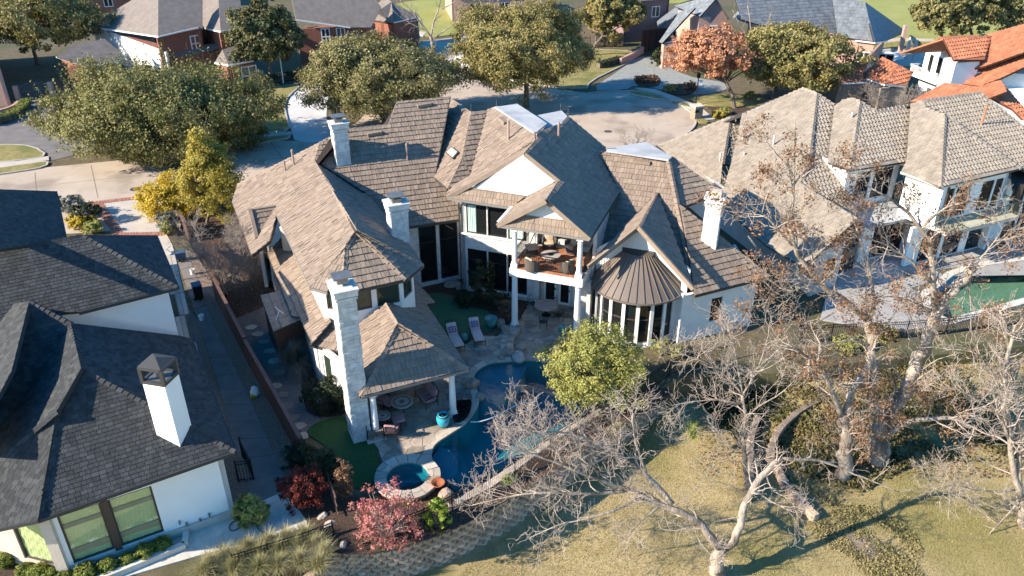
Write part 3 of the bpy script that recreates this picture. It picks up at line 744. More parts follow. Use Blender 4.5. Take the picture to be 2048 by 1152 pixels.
MB().prism([tuple(np.array(SPA_C[:2]) + r * np.array([math.cos(a), math.sin(a)])) for r, a in ((.95, 5.72), (1.5, 5.72), (1.5, 6.26), (.95, 6.26))], .1, .315).build('spillway', 'rock', spa)
# ---------------------------------------------------------------- block retaining walls
def block_wall(name, label, line, ztop, depth, L, hgt, parent_loc, limit=300, batter=0.02, capt=True, zline=None, group=None, m='wall_block'):
    """courses of split face blocks along a plan line (outside on the right hand)"""
    t = thing(name, label, 'retaining wall', parent_loc, group)
    its = Tiles(); pts = [np.array(p) for p in line]
    cum = [0.0]
    for i in range(len(pts) - 1): cum.append(cum[-1] + np.linalg.norm(pts[i + 1] - pts[i]))
    def at_(s):
        s = min(max(s, 0), cum[-1] - 1e-6)
        for i in range(len(cum) - 1):
            if cum[i] <= s <= cum[i + 1] + 1e-9:
                f = (s - cum[i]) / (cum[i + 1] - cum[i] + 1e-9); return pts[i] * (1 - f) + pts[i + 1] * f
        return pts[-1]
    nrow = int(depth / hgt)
    for r in range(nrow):
        s = -(L / 2 if r % 2 else 0); off = r * batter
        while s < cum[-1]:
            a = max(s, 0); b = min(s + L * prng.uniform(.92, 1.0) - 0.012, cum[-1])
            if b - a > 0.08:
                pa, pb = at_(a), at_(b); d = (pb - pa) / (np.linalg.norm(pb - pa) + 1e-9); n = np.array([d[1], -d[0]])
                zt = (ztop if zline is None else zline((a + b) / 2 / cum[-1])) - r * hgt; zb = zt - hgt + 0.012
                m_ = (pa + pb) / 2 + n * (off + 0.10 + prng.uniform(0, .04))
                o_ = n * off
                A0_ = pa + o_ - n * .25; B0_ = pb + o_ - n * .25; A1_ = pa + o_; B1_ = pb + o_
                jz = prng.uniform(-.008, .008)
                if r == 0 and capt: zt += 0.02
                vv = [(*A0_, zb), (*B0_, zb), (*B1_, zb), (*m_, zb + .03), (*A1_, zb), (*A0_, zt), (*B0_, zt), (*B1_, zt + jz), (*(m_ + n * -.02), zt - .03 + jz), (*A1_, zt + jz)]
                its.items.append((vv, [(5, 9, 8, 7, 6), (0, 1, 2, 3, 4), (4, 3, 8, 9), (3, 2, 7, 8), (2, 1, 6, 7), (0, 4, 9, 5), (1, 0, 5, 6)], prng.random(), 'block'))
            s += L
    its.build(m, t, limit, 'blocks')
    return t
rw = smooth_line([p for p in EDGE if p[0] < 9.5 and p[0] > -7.0], 2)
block_wall('retaining_wall', 'long curved tan block retaining wall below the pool and the red leaved shrub', rw, -0.5, 2.0, 0.46, 0.2, (*rw[len(rw) // 2], -1.5))
rw2 = smooth_line(G([(575, 1190), (620, 1160), (662, 1128), (690, 1104), (706, 1112)], -0.5), 2)
block_wall('retaining_wall', 'short block wall end beside the ornamental grasses at the bottom edge', rw2, -0.35, 1.6, 0.46, 0.2, (*rw2[3], -1.2))
tw = smooth_line(G([(1541, 900), (1541, 878), (1556, 848), (1580, 825), (1603, 807), (1647, 786), (1720, 765)], -0.9), 2)
block_wall('retaining_wall', 'curved tan block wall among the bare tree trunks above the ivy bank', tw[::-1], -1.15, 0.8, 0.46, 0.2, (*tw[len(tw) // 2], -1.3), m='shaded_block')
tw2 = smooth_line(G([(1500, 960), (1498, 905), (1500, 860), (1515, 820)], -0.9), 2)
block_wall('retaining_wall', 'low block wall in shade just right of the slender leaning trunk', tw2[::-1], -1.25, 0.8, 0.46, 0.2, (*tw2[len(tw2) // 2], -1.3), m='shaded_block')
ts = G([(1556, 925), (1563, 943), (1580, 964), (1597, 985), (1612, 1004), (1629, 1020)], -1.5)
t = thing('stone_edging', 'row of rough square tan stones stepping down the ivy bank', 'stone edging', (*ts[3], -2))
tsl = smooth_line(ts, 1); L_ = 0
cumd = 0; lastp = None
for i in range(15):
    f = i / 14.0 * (len(tsl) - 1); k = min(int(f), len(tsl) - 2); p = np.array(tsl[k]) * (1 - f + k) + np.array(tsl[k + 1]) * (f - k)
    d = np.array(tsl[k + 1]) - np.array(tsl[k])
    MB().box((p[0] + prng.uniform(-.05, .05), p[1], lawn_z(*p) + .18), (.42 * prng.uniform(.85, 1.1), .36, .4 * prng.uniform(.8, 1.15)), math.atan2(d[1], d[0]) + prng.uniform(-.15, .15), prng.random(), .88).build('stone', 'wall_block', t)
# ---------------------------------------------------------------- boulders
def boulder(x, y, z, r, seed, label, group=None, m='rock'):
    rg = random.Random(seed); bm = bmesh.new(); bmesh.ops.create_icosphere(bm, subdivisions=2, radius=1.0)
    ax = [Vector((rg.gauss(0, 1), rg.gauss(0, 1), rg.gauss(0, 1))).normalized() for _ in range(7)]; cut = [rg.uniform(.55, .9) for _ in ax]
    for v in bm.verts:
        for a, c in zip(ax, cut):
            k = v.co.dot(a)
            if k > c: v.co -= a * (k - c) * .9
        v.co *= rg.uniform(.96, 1.04); v.co = Vector((v.co.x * r[0], v.co.y * r[1], v.co.z * r[2]))
    me = bpy.data.meshes.new('boulder'); bm.to_mesh(me); bm.free(); me.materials.append(MATS[m])
    at = me.attributes.new('tint', 'FLOAT', 'FACE'); at.data.foreach_set('value', np.full(len(me.polygons), rg.random(), dtype=np.float32))
    o = bpy.data.objects.new('boulder', me); col.objects.link(o); o.location = (x, y, z); o.rotation_euler = (0, 0, rg.uniform(0, 6))
    return tag(o, label, 'rock', group)
mat('pale_rock', (0.36, 0.30, 0.25), (0.50, 0.44, 0.38), 3, 0.9, 0.8, 8, tint=0.1)
for i, (x, y, z, r, lab, m) in enumerate((
    (1038, 716, .12, (.62, .42, .34), 'large pale flat boulder on the edge of the pool shelf', 'pale_rock'),
    (1014, 706, .2, (.35, .3, .3), 'brown boulder left of the pale flat boulder at the pool shelf', 'rock'),
    (1044, 700, .2, (.32, .28, .3), 'dark reddish boulder behind the pale flat boulder', 'rock'),
    (1003, 718, .08, (.25, .2, .22), 'small dark stone at the left end of the boulders by the shelf', 'rock'),
    (1000, 652, .18, (.42, .34, .34), 'rounded tan boulder beside the teal pot on the putting green', 'rock'),
    (1010, 664, .15, (.6, .3, .26), 'long flat reddish boulder in front of the balcony column', 'rock'),
    (946, 772, .2, (.5, .38, .38), 'big brown boulder on the pool edge left of the shelf', 'rock'),
    (932, 768, .15, (.3, .26, .3), 'dark boulder tucked behind the big brown pool edge boulder', 'rock'),
    (961, 795, .05, (.3, .24, .26), 'small square brown boulder at the tip of the pool shelf', 'rock'),
    (893, 996, .1, (.48, .36, .42), 'large grey brown boulder behind the spa at the pool end', 'rock'),
    (900, 1014, -.1, (.4, .3, .34), 'brown boulder below the spa beside the iron fence', 'rock'),
    (905, 574, .2, (.62, .45, .22), 'flat reddish rock pile against the white wall below the tall windows', 'rock'),
    (922, 578, .12, (.4, .3, .2), 'smaller flat rock right of the rock pile at the white wall', 'rock'),
    (645, 1033, -.05, (.3, .26, .25), 'grey round rock below the dark red maple', 'pale_rock'),
    (655, 1048, -.1, (.42, .3, .2), 'flat pale rock below the dark red maple', 'pale_rock'),
    (688, 1090, -.2, (.28, .24, .4), 'upright tan stone at the end of the block wall', 'pale_rock'),
    (640, 806, .1, (.22, .18, .16), 'small pale rock in the dark shrubs by the chimney wall', 'pale_rock'),
    (1178, 636, .15, (.4, .5, .3), 'stone steps mound at the foot of the right white pier', 'rock'))):
    p = U(x, y, 0); boulder(p[0], p[1], z, r, 40 + i, lab, None, m)
A0, B0, PI36 = -19.2, 24.5, 36.0
AF, AR, AL, AK = A0 - 90, A0, A0 + 180, A0 + 90
BF, BR, BL, BK = B0 - 90, B0, B0 + 180, B0 + 90
PX = {
 'Fa': (794, 205), 'Fb': (900, 195), 'Fc': (778, 250), 'Fd': (695, 259),
 'Ff': (640.6, 285), 'Fg': (630.5, 321), 'Fe1': (920, 439), 'Fe2': (814.5, 454), 'Fe0': (920, 421),
 'Fv1': (734.6, 388.6), 'Fv2': (772.7, 436.5), 'Fv3': (816, 489),
 'La': (475.6, 370), 'Lb': (465.5, 404), 'Lc': (505, 511), 'Lr': (668.5, 383.5), 'Ld': (556, 423), 'Le': (540, 482),
 'Na': (553, 425), 'Nr': (665.5, 383.5), 'Ba': (712.5, 460.5), 'Bb': (690.5, 497), 'Bc': (622, 576),
 'Bx': (655, 584.5), 'By': (688, 540), 'Bz': (713, 581), 'Be': (812, 559), 'Bf': (846, 531),
 'La1': (536, 506), 'La2': (586, 633), 'La3': (570, 469), 'La4': (612, 552), 'La5': (631, 581),
 'La6': (663, 644), 'La7': (602, 635), 'La8': (623, 690), 'La9': (676, 703), 'La10': (690, 662),
 'Pr': (772, 608), 'Pa': (796, 648), 'Pb': (722.5, 793), 'Pc': (937, 738), 'Pd': (695, 742), 'Pw': (716, 650),
 'Pe': (851, 609), 'Pg': (821, 552), 'Pf': (869, 606), 'Pw2': (820, 610), 'Pw3': (806, 570),
 'Wr': (943, 224), 'Wh': (924, 320), 'Wc': (896, 378), 'Wv': (869, 355), 'Wd': (941, 352), 'Wt': (976, 221),
 'D0': (993, 215), 'D1': (1071.5, 266.5), 'P1': (1073.7, 279), 'P2': (1049.8, 306.5), 'P2b': (894, 395),
 'D2': (1121, 247), 'D3': (1135, 233), 'Hp': (1212, 298), 'Vt': (1202, 304), 'P6': (1238, 385), 'P5': (1180, 477.5),
 'P4': (1092.6, 400.6), 'P3': (1118.2, 361.3), 'G2b': (995, 450), 'G2c': (1022.5, 414.5),
 'Q1': (935, 374), 'Q2': (1053, 391.5), 'Q3': (1037.8, 429), 'Q4': (1135, 440.6), 'Q5': (1161, 457.7),
 'R1': (1214, 299), 'R2': (1336, 317), 'Rb': (1389, 580), 'Rl': (1174, 531), 'R3': (1344, 314),
 'RRc': (1438, 382), 'RRd': (1370, 413), 'RRe': (1357, 409), 'Rs': (1539, 553), 'Rk': (1389, 591), 'Rt': (1360, 411),
 'G3a': (1315, 387), 'G3b': (1277, 453.6), 'G3c': (1387, 577), 'G3d': (1176, 533),
}
MP = {}
def mplane(k, az, p, pitch=PI36):
    MP[k] = Plane(az, pitch, p)
    return MP[k]
def H(f, v): return MP[f].hit(*PX[v])
mplane('L2', BL, U(622, 576, 6.3)); mplane('L2f', BF, U(713, 581, 6.3)); mplane('L2s', BF - 45, U(638, 580, 6.3))
mplane('L2rf', BF + 45, U(829, 545, 6.3)); mplane('L2r', BR, U(846, 531, 6.3))
mplane('F1', 19.4 - 90, U(867, 446, 4.8))
mplane('L1', BL, H('F1', 'Fg')); mplane('L1r', BR, H('L1', 'Lr'))
mplane('L3', BL, U(586, 633, 3.1)); mplane('L5', BL + 45, U(623, 690, 3.1))
mplane('PL', BL, U(*PX['Pb'], 3.0)); mplane('PF', BF, U(*PX['Pb'], 3.0)); mplane('PR', BR, U(*PX['Pc'], 3.0)); mplane('PS', BR, U(*PX['Pe'], 2.9))
mplane('WL', BL, H('F1', 'Wv')); mplane('WF', BF, H('WL', 'Wh')); mplane('WR', BR, H('WL', 'Wh')); mplane('W3', BL, U(*PX['D0'], 10.45))
mplane('G1l', AL, U(*PX['P2b'], 6.85), 33.6); mplane('G1r', AR, U(*PX['P5'], 6.85)); mplane('G2l', AL, U(*PX['G2b'], 6.85), 34.3)
mplane('G1p', AF, U(*PX['P2b'], 6.85), 66); mplane('G2p', AF, U(*PX['G2b'], 6.85), 66)
mplane('RF', AF, U(*PX['Rb'], 3.3)); mplane('RR', BF, H('RF', 'R2')); mplane('RL', BF, U(*PX['Rs'], 3.3))
mplane('G3l', AL, H('RF', 'G3a')); mplane('G3r', AR, H('RF', 'G3a'))
MF = {
 'F1': ['Fa', 'Fb', 'Wv', 'Wc', 'Fe0', 'Fe1', 'Fe2', 'Fv3', 'Fv2', 'Fv1', 'Fg', 'Ff', 'Fd', 'Fc'],
 'L1': ['Fg', 'Ff', 'Fd', 'La', 'Lb', 'Lc', 'Le', 'Ld', 'Lr'],
 'L1r': ['Fg', 'Lr', 'Fv1'],
 'L2': ['Na', 'Nr', 'Ba', 'Bb', 'Bc'],
 'L2s': ['Bb', 'Bc', 'Bx', 'By'],
 'L2f': ['Ba', 'Bb', 'By', 'Bz', 'Be'],
 'L2rf': ['Ba', 'Be', 'Bf'],
 'L2r': ['Ba', 'Bf', 'Fv3', 'Fv2', 'Fv1', 'Nr'],
 'L3': ['La1', 'La3', 'La4', 'La5', 'La6', 'La8', 'La7', 'La2'],
 'L5': ['La8', 'La6', 'La10', 'La9'],
 'PL': ['Pr', 'Pa', 'Pb', 'Pd', 'Pw'],
 'PF': ['Pa', 'Pb', 'Pc'],
 'PR': ['Pr', 'Pa', 'Pc', 'Pe', 'Pw2'],
 'PS': ['Pg', 'Pf', 'Pe', 'Pw2', 'Pw3'],
 'WL': ['Fb', 'Wr', 'Wh', 'Wc', 'Wv'],
 'WF': ['Wh', 'Wc', 'Wd'],
 'WR': ['Wr', 'Wt', 'Wd', 'Wh'],
 'W3': ['Wt', 'D0', 'D1', 'P1', 'P2b', 'Wc', 'Wd'],
 'G1l': ['P1', 'P2', 'P2b'],
 'G1r': ['P1', 'D1', 'D2', 'D3', 'Hp', 'Vt', 'P6', 'P5', 'P4', 'P3', 'P2'],
 'G2l': ['P3', 'P4', 'G2b', 'G2c'],
 'G1p': ['P2b', 'Q1', 'Q2', 'G2c'],
 'G2p': ['G2b', 'Q3', 'Q4', 'Q5', 'P5'],
 'RF': ['R1', 'R2', 'Rb', 'Rl', 'P6', 'Vt'],
 'RR': ['R2', 'R3', 'RRc', 'RRd', 'RRe'],
 'RL': ['Rt', 'Rs', 'Rk', 'Rb'],
 'G3l': ['G3a', 'G3b', 'G3d'],
 'G3r': ['G3a', 'G3b', 'G3c'],
}
# ================================================================ the main house
mat('shake', (0.275, 0.21, 0.16), (0.22, 0.168, 0.128), 2.2, 0.85, 0.5, 26, tint=0.13, detail=6)
mat('shake_base', (0.045, 0.035, 0.03), None, rough=0.95)
mat('white_stone', (0.66, 0.65, 0.62), (0.50, 0.48, 0.45), 3.0, 0.9, 0.7, 9, tint=0.14)
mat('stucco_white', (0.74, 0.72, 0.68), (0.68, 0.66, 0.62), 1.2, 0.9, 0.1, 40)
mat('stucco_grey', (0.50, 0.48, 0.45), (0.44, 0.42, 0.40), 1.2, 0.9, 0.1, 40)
mat('cream_wall', (0.52, 0.44, 0.34), (0.47, 0.40, 0.31), 1.2, 0.9, 0.1, 40)
mat('trim_white', (0.78, 0.77, 0.74), rough=0.6)
mat('gutter_dark', (0.06, 0.055, 0.05), rough=0.5)
mat('gutter_grey', (0.22, 0.20, 0.18), rough=0.5)
mat('frame_dark', (0.022, 0.022, 0.022), rough=0.4)
mat('frame_bronze', (0.07, 0.055, 0.045), rough=0.4)
glassmat('glass_dark', (0.012, 0.014, 0.014)); glassmat('glass_green', (0.03, 0.045, 0.03), 0.04)
mat('bronze_metal', (0.15, 0.12, 0.097), (0.175, 0.14, 0.115), 0.7, 0.45, spec=0.5)
mat('flat_membrane', (0.36, 0.365, 0.365), (0.44, 0.44, 0.435), 0.9, 0.75, 0.15, 12, c3=(0.31, 0.315, 0.32), s3=0.6)
mat('terracotta', (0.36, 0.145, 0.075), (0.44, 0.19, 0.10), 4, 0.7, 0.2, tint=0.25)
mat('copper_pipe', (0.36, 0.25, 0.21), (0.30, 0.22, 0.19), 6, 0.7)
mat('steel_cap', (0.25, 0.24, 0.23), (0.18, 0.17, 0.16), 5, 0.5, metal=0.6)
mat('black_iron', (0.012, 0.012, 0.012), rough=0.5)
mat('curtain', (0.45, 0.62, 0.54), (0.55, 0.70, 0.62), 2, 0.9)
mat('skylight_glass', (0.40, 0.50, 0.44), rough=0.1, spec=0.6)
mat('void', (0.004, 0.004, 0.004), rough=1.0)
mrng = random.Random(3)
house = thing('main_house', 'large white stone house with brown shake roofs and a columned balcony over the patio', 'house', (0, 44, 0))
roofT = Tiles(); base = MB()
W_, E_, T_ = 0.23, 0.39, 0.065
MPOLY = {f: [H(f, v) for v in vs_] for f, vs_ in MF.items()}
MPOLY['WR'] = [MP['WF'].hit(*PX[v]) for v in MF['WR']]
MPOLY['WL'] = [H('WL', 'Fb'), H('WL', 'Wr'), H('WL', 'Wh'), H('WL', 'Wc'), H('WL', 'Wv')]
# widen the roof under the overlapping upper storeys so that no gap opens from the side
for f, poly in MPOLY.items():
    pl = MP['WF'] if f == 'WR' else MP[f]
    roof_slab(base, poly, pl.n, 0.15, -0.005)
    big = f in ('F1', 'L1', 'RF', 'G1r', 'W3', 'WR', 'RR')
    roofT.face(poly, pl.n, pl.az, W_, E_, T_, mrng, jit=0.012)
def rdg(va, vb, f1, f2, w=0.17):
    a = (H(f1, va) + H(f2, va)) / 2; b = (H(f1, vb) + H(f2, vb)) / 2
    roofT.ridge(a, b, MP[f1].n, MP[f2].n, w, 0.42, 0.05, mrng)
MP['back_B'] = Plane(BK, 36, H('F1', 'Fb')); MP['back_R'] = Plane(BR, 36, H('L1', 'Fg'))
for q in (('Fg', 'Lr', 'L1', 'L1r'), ('Fg', 'Ff', 'L1', 'F1'), ('Nr', 'Ba', 'L2', 'L2r'), ('Ba', 'Bb', 'L2', 'L2f'), ('Bb', 'By', 'L2s', 'L2f'), ('Ba', 'Be', 'L2f', 'L2rf'),
          ('Ba', 'Bf', 'L2rf', 'L2r'), ('Pa', 'Pb', 'PL', 'PF'), ('Pa', 'Pc', 'PF', 'PR'), ('Pr', 'Pa', 'PL', 'PR'), ('Wh', 'Wc', 'WL', 'WF'), ('P1', 'P2', 'G1l', 'G1r'),
          ('P3', 'P4', 'G2l', 'G1r'), ('R2', 'Rb', 'RF', 'RL'), ('G3a', 'G3b', 'G3l', 'G3r'), ('La8', 'La6', 'L3', 'L5')):
    try: rdg(*q)
    except Exception as ex: print('ridge', q, ex)
roofT.ridge(H('WL', 'Wr'), H('WL', 'Wh'), MP['WL'].n, MP['WF'].n, .17, .42, .05, mrng)
back_n = np.array([-0.2, 0.55, 0.8])
for (f, a, b) in (('F1', 'Fa', 'Fb'), ('F1', 'Fd', 'Fc'), ('F1', 'Fc', 'Fa'), ('W3', 'Wt', 'D0'), ('L1', 'Fd', 'La'), ('RR', 'R3', 'RRc'), ('G1r', 'D3', 'Hp'), ('RL', 'Rt', 'Rs')):
    roofT.ridge(H(f, a), H(f, b), MP[f].n, back_n, .16, .42, .05, mrng)
roofT.build('shake', house, 300)
# hidden back slopes, closed so that the roof is a solid volume
def v3(f, v): return H(f, v)
Fa, Fb, Fc, Fd = H('F1', 'Fa'), H('F1', 'Fb'), H('F1', 'Fc'), H('F1', 'Fd')
bk = np.array([math.cos(R(BK)), math.sin(R(BK)), -0.7])
for a, b in ((Fa, Fb), (Fd, Fc), (H('WL', 'Fb'), H('WL', 'Wr'))):
    roof_slab(base, [a, b, b + bk * 5, a + bk * 5], (bk[0] * .58, bk[1] * .58, .8), 0.15, -0.02)
lf = np.array([math.cos(R(BL)), math.sin(R(BL)), -0.7])
roof_slab(base, [Fa, Fa + bk * 5, Fa + bk * 5 + lf * 4, Fc + lf * 1.0, Fc], (lf[0] * .58, lf[1] * .58, .8), 0.15, -0.02)
D = {k: H('W3', k) for k in ('D0', 'D1')}; D2, D3 = H('G1r', 'D2'), H('G1r', 'D3'); zD = 10.3
r_ = np.array([math.cos(R(AR)), math.sin(R(AR)), -.7]); ak = np.array([math.cos(R(AK)), math.sin(R(AK)), -.7])
Hp = H('G1r', 'Hp'); roof_slab(base, [D3, Hp, Hp + ak * 6, D3 + ak * 6 + Zv(.5)], (.2, .55, .8), .15, -.02)
R3 = H('RR', 'R3'); RRc = H('RR', 'RRc'); roof_slab(base, [R3, RRc, RRc + np.array([1.5, 2.5, -1.5]), R3 + np.array([1.0, 3.5, -2.2])], (.5, .6, .7), .15, -.02)
Rs = H('RL', 'Rs'); Rt = H('RL', 'Rt'); roof_slab(base, [Rt, Rs, Rs + np.array([-1.8, 4.2, 0.0]), Rt + np.array([0.2, 2.5, -.3])], (.7, .3, .7), .15, -.02)
base.build('roof', 'shake_base', house)
# flat membrane decks on the ridges
mb = MB()
d1 = [H('W3', 'D0'), H('W3', 'D1'), U(1094.2, 248, 10.45), U(1034.3, 208.6, 10.45)]
mb.slab([p + Zv(.05) for p in d1], (0, 0, -.12)); mb.build('flat_roof_deck', 'flat_membrane', house)
zz = 10.15
MB().slab([U(x, y, zz) for x, y in ((1071, 231), (1123.3, 221), (1135.3, 233), (1121.6, 247), (1078, 268), (1094, 249))][::-1], (0, 0, -.1)).build('flat_roof_deck', 'flat_membrane', house)
zz = float(H('RF', 'R1')[2]) + .05
MB().slab([U(x, y, zz) for x, y in ((1212, 296), (1226, 294), (1292.6, 284), (1344, 313), (1337, 319), (1214, 301))], (0, 0, -.12)).build('flat_roof_deck', 'flat_membrane', house)
mb = MB()
for pts in ([H('W3', 'D0'), H('W3', 'D1')], [U(1078, 268, 10.15), U(1121.6, 247, 10.15)], [H('RF', 'R1'), H('RF', 'R2')]):
    MB().bar(pts[0] + Zv(.03), pts[1] + Zv(.03), .3, .1).build('deck_edge', 'flat_membrane', house)
# lightning rods along the ridges
for x, y, z in ((794, 205, 10.5), (900, 195, 10.5), (942, 222, 10), (993, 214, 10.3), (1121, 221, 10), (1290, 284, 8.7), (712, 459, 8.4), (1136, 232, 9.9)):
    p = U(x, y, z); MB().tube([p, p + Zv(.5)], .012, 4).build('lightning_rod', 'steel_cap', house)
# gutters and fascia along eaves
def gutter(a, b, m='gutter_dark', dz=-.06, out=None, w=.13, hgt=.14):
    MB().bar(np.array(a) + Zv(dz), np.array(b) + Zv(dz), w, hgt).build('gutter', MATS[m], house)
for f, a, b, m in (('L2', 'Na', 'Bc', 'gutter_grey'), ('L2s', 'Bc', 'Bx', 'gutter_grey'), ('L2f', 'Bz', 'Be', 'gutter_dark'), ('L2rf', 'Be', 'Bf', 'gutter_dark'), ('F1', 'Fe2', 'Fe1', 'gutter_dark'),
                   ('L1', 'Lb', 'Lc', 'gutter_dark'), ('L3', 'La1', 'La2', 'gutter_dark'), ('L3', 'La7', 'La8', 'gutter_dark'), ('L5', 'La8', 'La9', 'gutter_dark'), ('PF', 'Pb', 'Pc', 'gutter_grey'),
                   ('PL', 'Pb', 'Pd', 'gutter_dark'), ('PR', 'Pc', 'Pe', 'gutter_dark'), ('PS', 'Pf', 'Pg', 'gutter_dark'), ('G1p', 'P2b', 'G2c', 'gutter_grey'), ('G2p', 'G2b', 'P5', 'gutter_grey'),
                   ('G1r', 'P5', 'P6', 'gutter_dark'), ('RL', 'Rk', 'Rs', 'gutter_dark'), ('RR', 'RRd', 'RRc', 'gutter_dark'), ('WL', 'Wv', 'Wc', 'gutter_dark'), ('L2r', 'Bf', 'Fv3', 'gutter_dark'), ('L2r', 'Fv3', 'Fv2', 'gutter_dark')):
    gutter(H(f, a), H(f, b), m)
def rake(f, a, b, m='shake', w=.14, dz=-.05):
    MB().bar(H(f, a) + Zv(dz), H(f, b) + Zv(dz), w, .26).build('rake_board', MATS[m], house)
for f, a, b in (('L2', 'Na', 'Nr'), ('G1l', 'P2', 'P2b'), ('G1r', 'P2', 'P3'), ('G2l', 'P4', 'G2b'), ('G1r', 'P4', 'P5'), ('G3r', 'G3b', 'G3c'), ('G3l', 'G3b', 'G3d')): rake(f, a, b)
# valleys
mb = MB()
for f, a, b in (('F1', 'Fg', 'Fv1'), ('F1', 'Fv1', 'Fv2'), ('RF', 'Vt', 'P6'), ('F1', 'Fb', 'Wv'), ('W3', 'Wt', 'Wd'), ('G3r', 'G3a', 'G3c'), ('G3l', 'G3a', 'G3d')):
    p, q = H(f, a), H(f, b); MB().bar(p + Zv(.03), q + Zv(.03), .14, .05).build('valley_flashing', 'gutter_dark', house)
# ---------------------------------------------------------------- frames of reference
FA = Fr((0.15, 41.87), A0); FB = Fr((-7.21, 30.79), B0)
def wl(p0, p1, z0, z1, m='stucco_white', th=.22, holes=(), name='wall'):
    mb = MB(); wall_cells(mb, p0, p1, z0, z1, th, holes); return mb.build(name, MATS[m], house)
# --- balcony wing, facade to the left of the porch
YF = 3.35
p0, p1 = FA.XY(-4.75, YF), FA.XY(0.35, YF)
holes = [(.35, 1.72, 4.3, 6.32), (1.8, 3.08, 4.3, 6.32), (3.16, 4.4, 4.3, 6.32), (.35, 1.7, .42, 3.2), (1.78, 3.05, .42, 3.2), (3.13, 4.45, .42, 3.2)]
mstone = Tiles()
wl(p0, p1, 0, 6.8, 'white_stone', holes=holes)
for k, hl in enumerate(holes):
    f = window(house, p0, p1, *hl, 'frame_dark', 'glass_dark', rec=.08, fw=.07, rails=(() if k < 3 else (hl[3] - .85,)))
MB().bar(FA.W(-4.75, YF - .05, 4.24), FA.W(0.3, YF - .05, 4.24), .12, .1).build('sill', 'trim_white', house)
MB().bar(FA.W(-4.4, YF - .05, .36), FA.W(0.3, YF - .05, .36), .12, .1).build('sill', 'trim_white', house)
for (x0, x1, z0, z1) in ((-4.33, -3.75, 4.4, 6.25), (-1.5, -.6, 4.4, 6.25)):
    mb = MB(); k = 10
    for i in range(k):
        a = x0 + (x1 - x0) * i / k; b = x0 + (x1 - x0) * (i + 1) / k; d0, d1 = (.02, .06) if i % 2 else (.06, .02)
        P = [FA.W(a, YF + .02 + d0, z0), FA.W(b, YF + .02 + d1, z0), FA.W(b, YF + .02 + d1, z1), FA.W(a, YF + .02 + d0, z1)]
        mb.add(P, [(0, 1, 2, 3)])
    mb.build('curtain', 'curtain', house)
# side return towards the great room and the stone faces
wl(FA.XY(-4.75, 8.5), p0, 0, 6.8, 'white_stone')
# --- porch back wall with french doors, upper back wall
wl(FA.XY(.35, YF + .25), FA.XY(3.75, YF + .25), 0, 4.0, 'white_stone', holes=[(.4, 1.25, .05, 2.5), (1.4, 2.2, .05, 2.5), (2.35, 2.75, .05, 2.5)])
for x0, x1 in ((.4, 1.25), (1.4, 2.2), (2.35, 2.75)):
    f = window(house, FA.XY(.35, YF + .25), FA.XY(3.75, YF + .25), x0, x1, .05, 2.5, 'trim_white', 'glass_dark', rec=.05, fw=.13, name='door')
    sub(MB().box((*FA.XY(.35 + x1 - .07, YF + .27), 1.1), (.05, .08, .16), FA.rz).build('handle', 'black_iron'), f)
MB().box((*FA.XY(.42, YF - .1), 1.9), (.34, .34, 3.8), FA.rz).build('pilaster', 'white_stone', house)
wl(FA.XY(.35, YF + .9), FA.XY(4.35, YF + .9), 4.0, 6.5, 'white_stone', holes=[(.7, 2.0, 4.35, 6.3)])
window(house, FA.XY(.35, YF + .9), FA.XY(4.35, YF + .9), .7, 2.0, 4.35, 6.3, 'frame_dark', 'glass_dark')
wl(FA.XY(.35, YF + .05), FA.XY(.35, YF + .95), 4.3, 6.5, 'white_stone')
# right pier and the solid side of the balcony
mb = MB(); mb.prism([FA.XY(3.5, 1.95), FA.XY(4.3, 1.95), FA.XY(4.3, 5.2), FA.XY(3.5, 5.2)], 0, 3.85); mb.build('wall', 'white_stone', house)
st_ = Tiles()
stone_wall(house, FA.XY(3.5, 1.95), FA.XY(4.3, 1.95), 0, 3.8, None, mrng, .2, .4, items=st_.items)
wl(FA.XY(4.3, 2.6), FA.XY(4.3, 5.6), 3.8, 6.4, 'stucco_white')
# --- balcony: slab, beam, tiles, columns, railing
mb = MB(); mb.prism([FA.XY(-.25, -.25), FA.XY(4.22, -.25), FA.XY(4.22, 4.2), FA.XY(-.25, 3.3)], 3.72, 4.2); mb.build('balcony', 'trim_white', house)
tl = Tiles()
for i in range(15):
    for j in range(12):
        x, y = -.18 + i * .29, -.18 + j * .29
        if x > 4.0 or (x < .3 and y > 3.0): continue
        z = 4.215 + mrng.uniform(0, .006); q = [FA.W(x, y, z), FA.W(x + .28, y, z), FA.W(x + .28, y + .28, z), FA.W(x, y + .28, z)]
        tl.items.append((q + [(a, b, 4.19) for a, b, c in q], [(0, 1, 2, 3), (0, 4, 5, 1), (1, 5, 6, 2), (2, 6, 7, 3), (3, 7, 4, 0)], mrng.random(), 'floor_tile'))
tl.build('terracotta', house, 300)
def column(x, y, z0, z1, r=.17, fr=None, base=.42, n=16):
    fr = fr or FA; p = fr.XY(x, y); mb = MB()
    mb.box((p[0], p[1], z0 + .12), (base, base, .24), fr.rz)
    hh = z1 - z0
    mb.lathe((p[0], p[1], z0 + .24), [(r * 1.25, 0), (r * 1.25, .06), (r * 1.1, .09), (r * 1.02, .12), (r, hh * .35), (r * .86, hh - .62), (r * .95, hh - .58), (r * .95, hh - .54), (r * .86, hh - .52), (r * .86, hh - .44), (r * 1.15, hh - .36), (r * 1.15, hh - .34)], n)
    mb.box((p[0], p[1], z1 - .05), (base * .92, base * .92, .1), fr.rz)
    return mb.build('column', 'trim_white', house)
for x in (0.0, 3.92):
    column(x, 0.05, 0.0, 3.72, .19); column(x, 0.05, 4.22, 6.68, .16, base=.40)
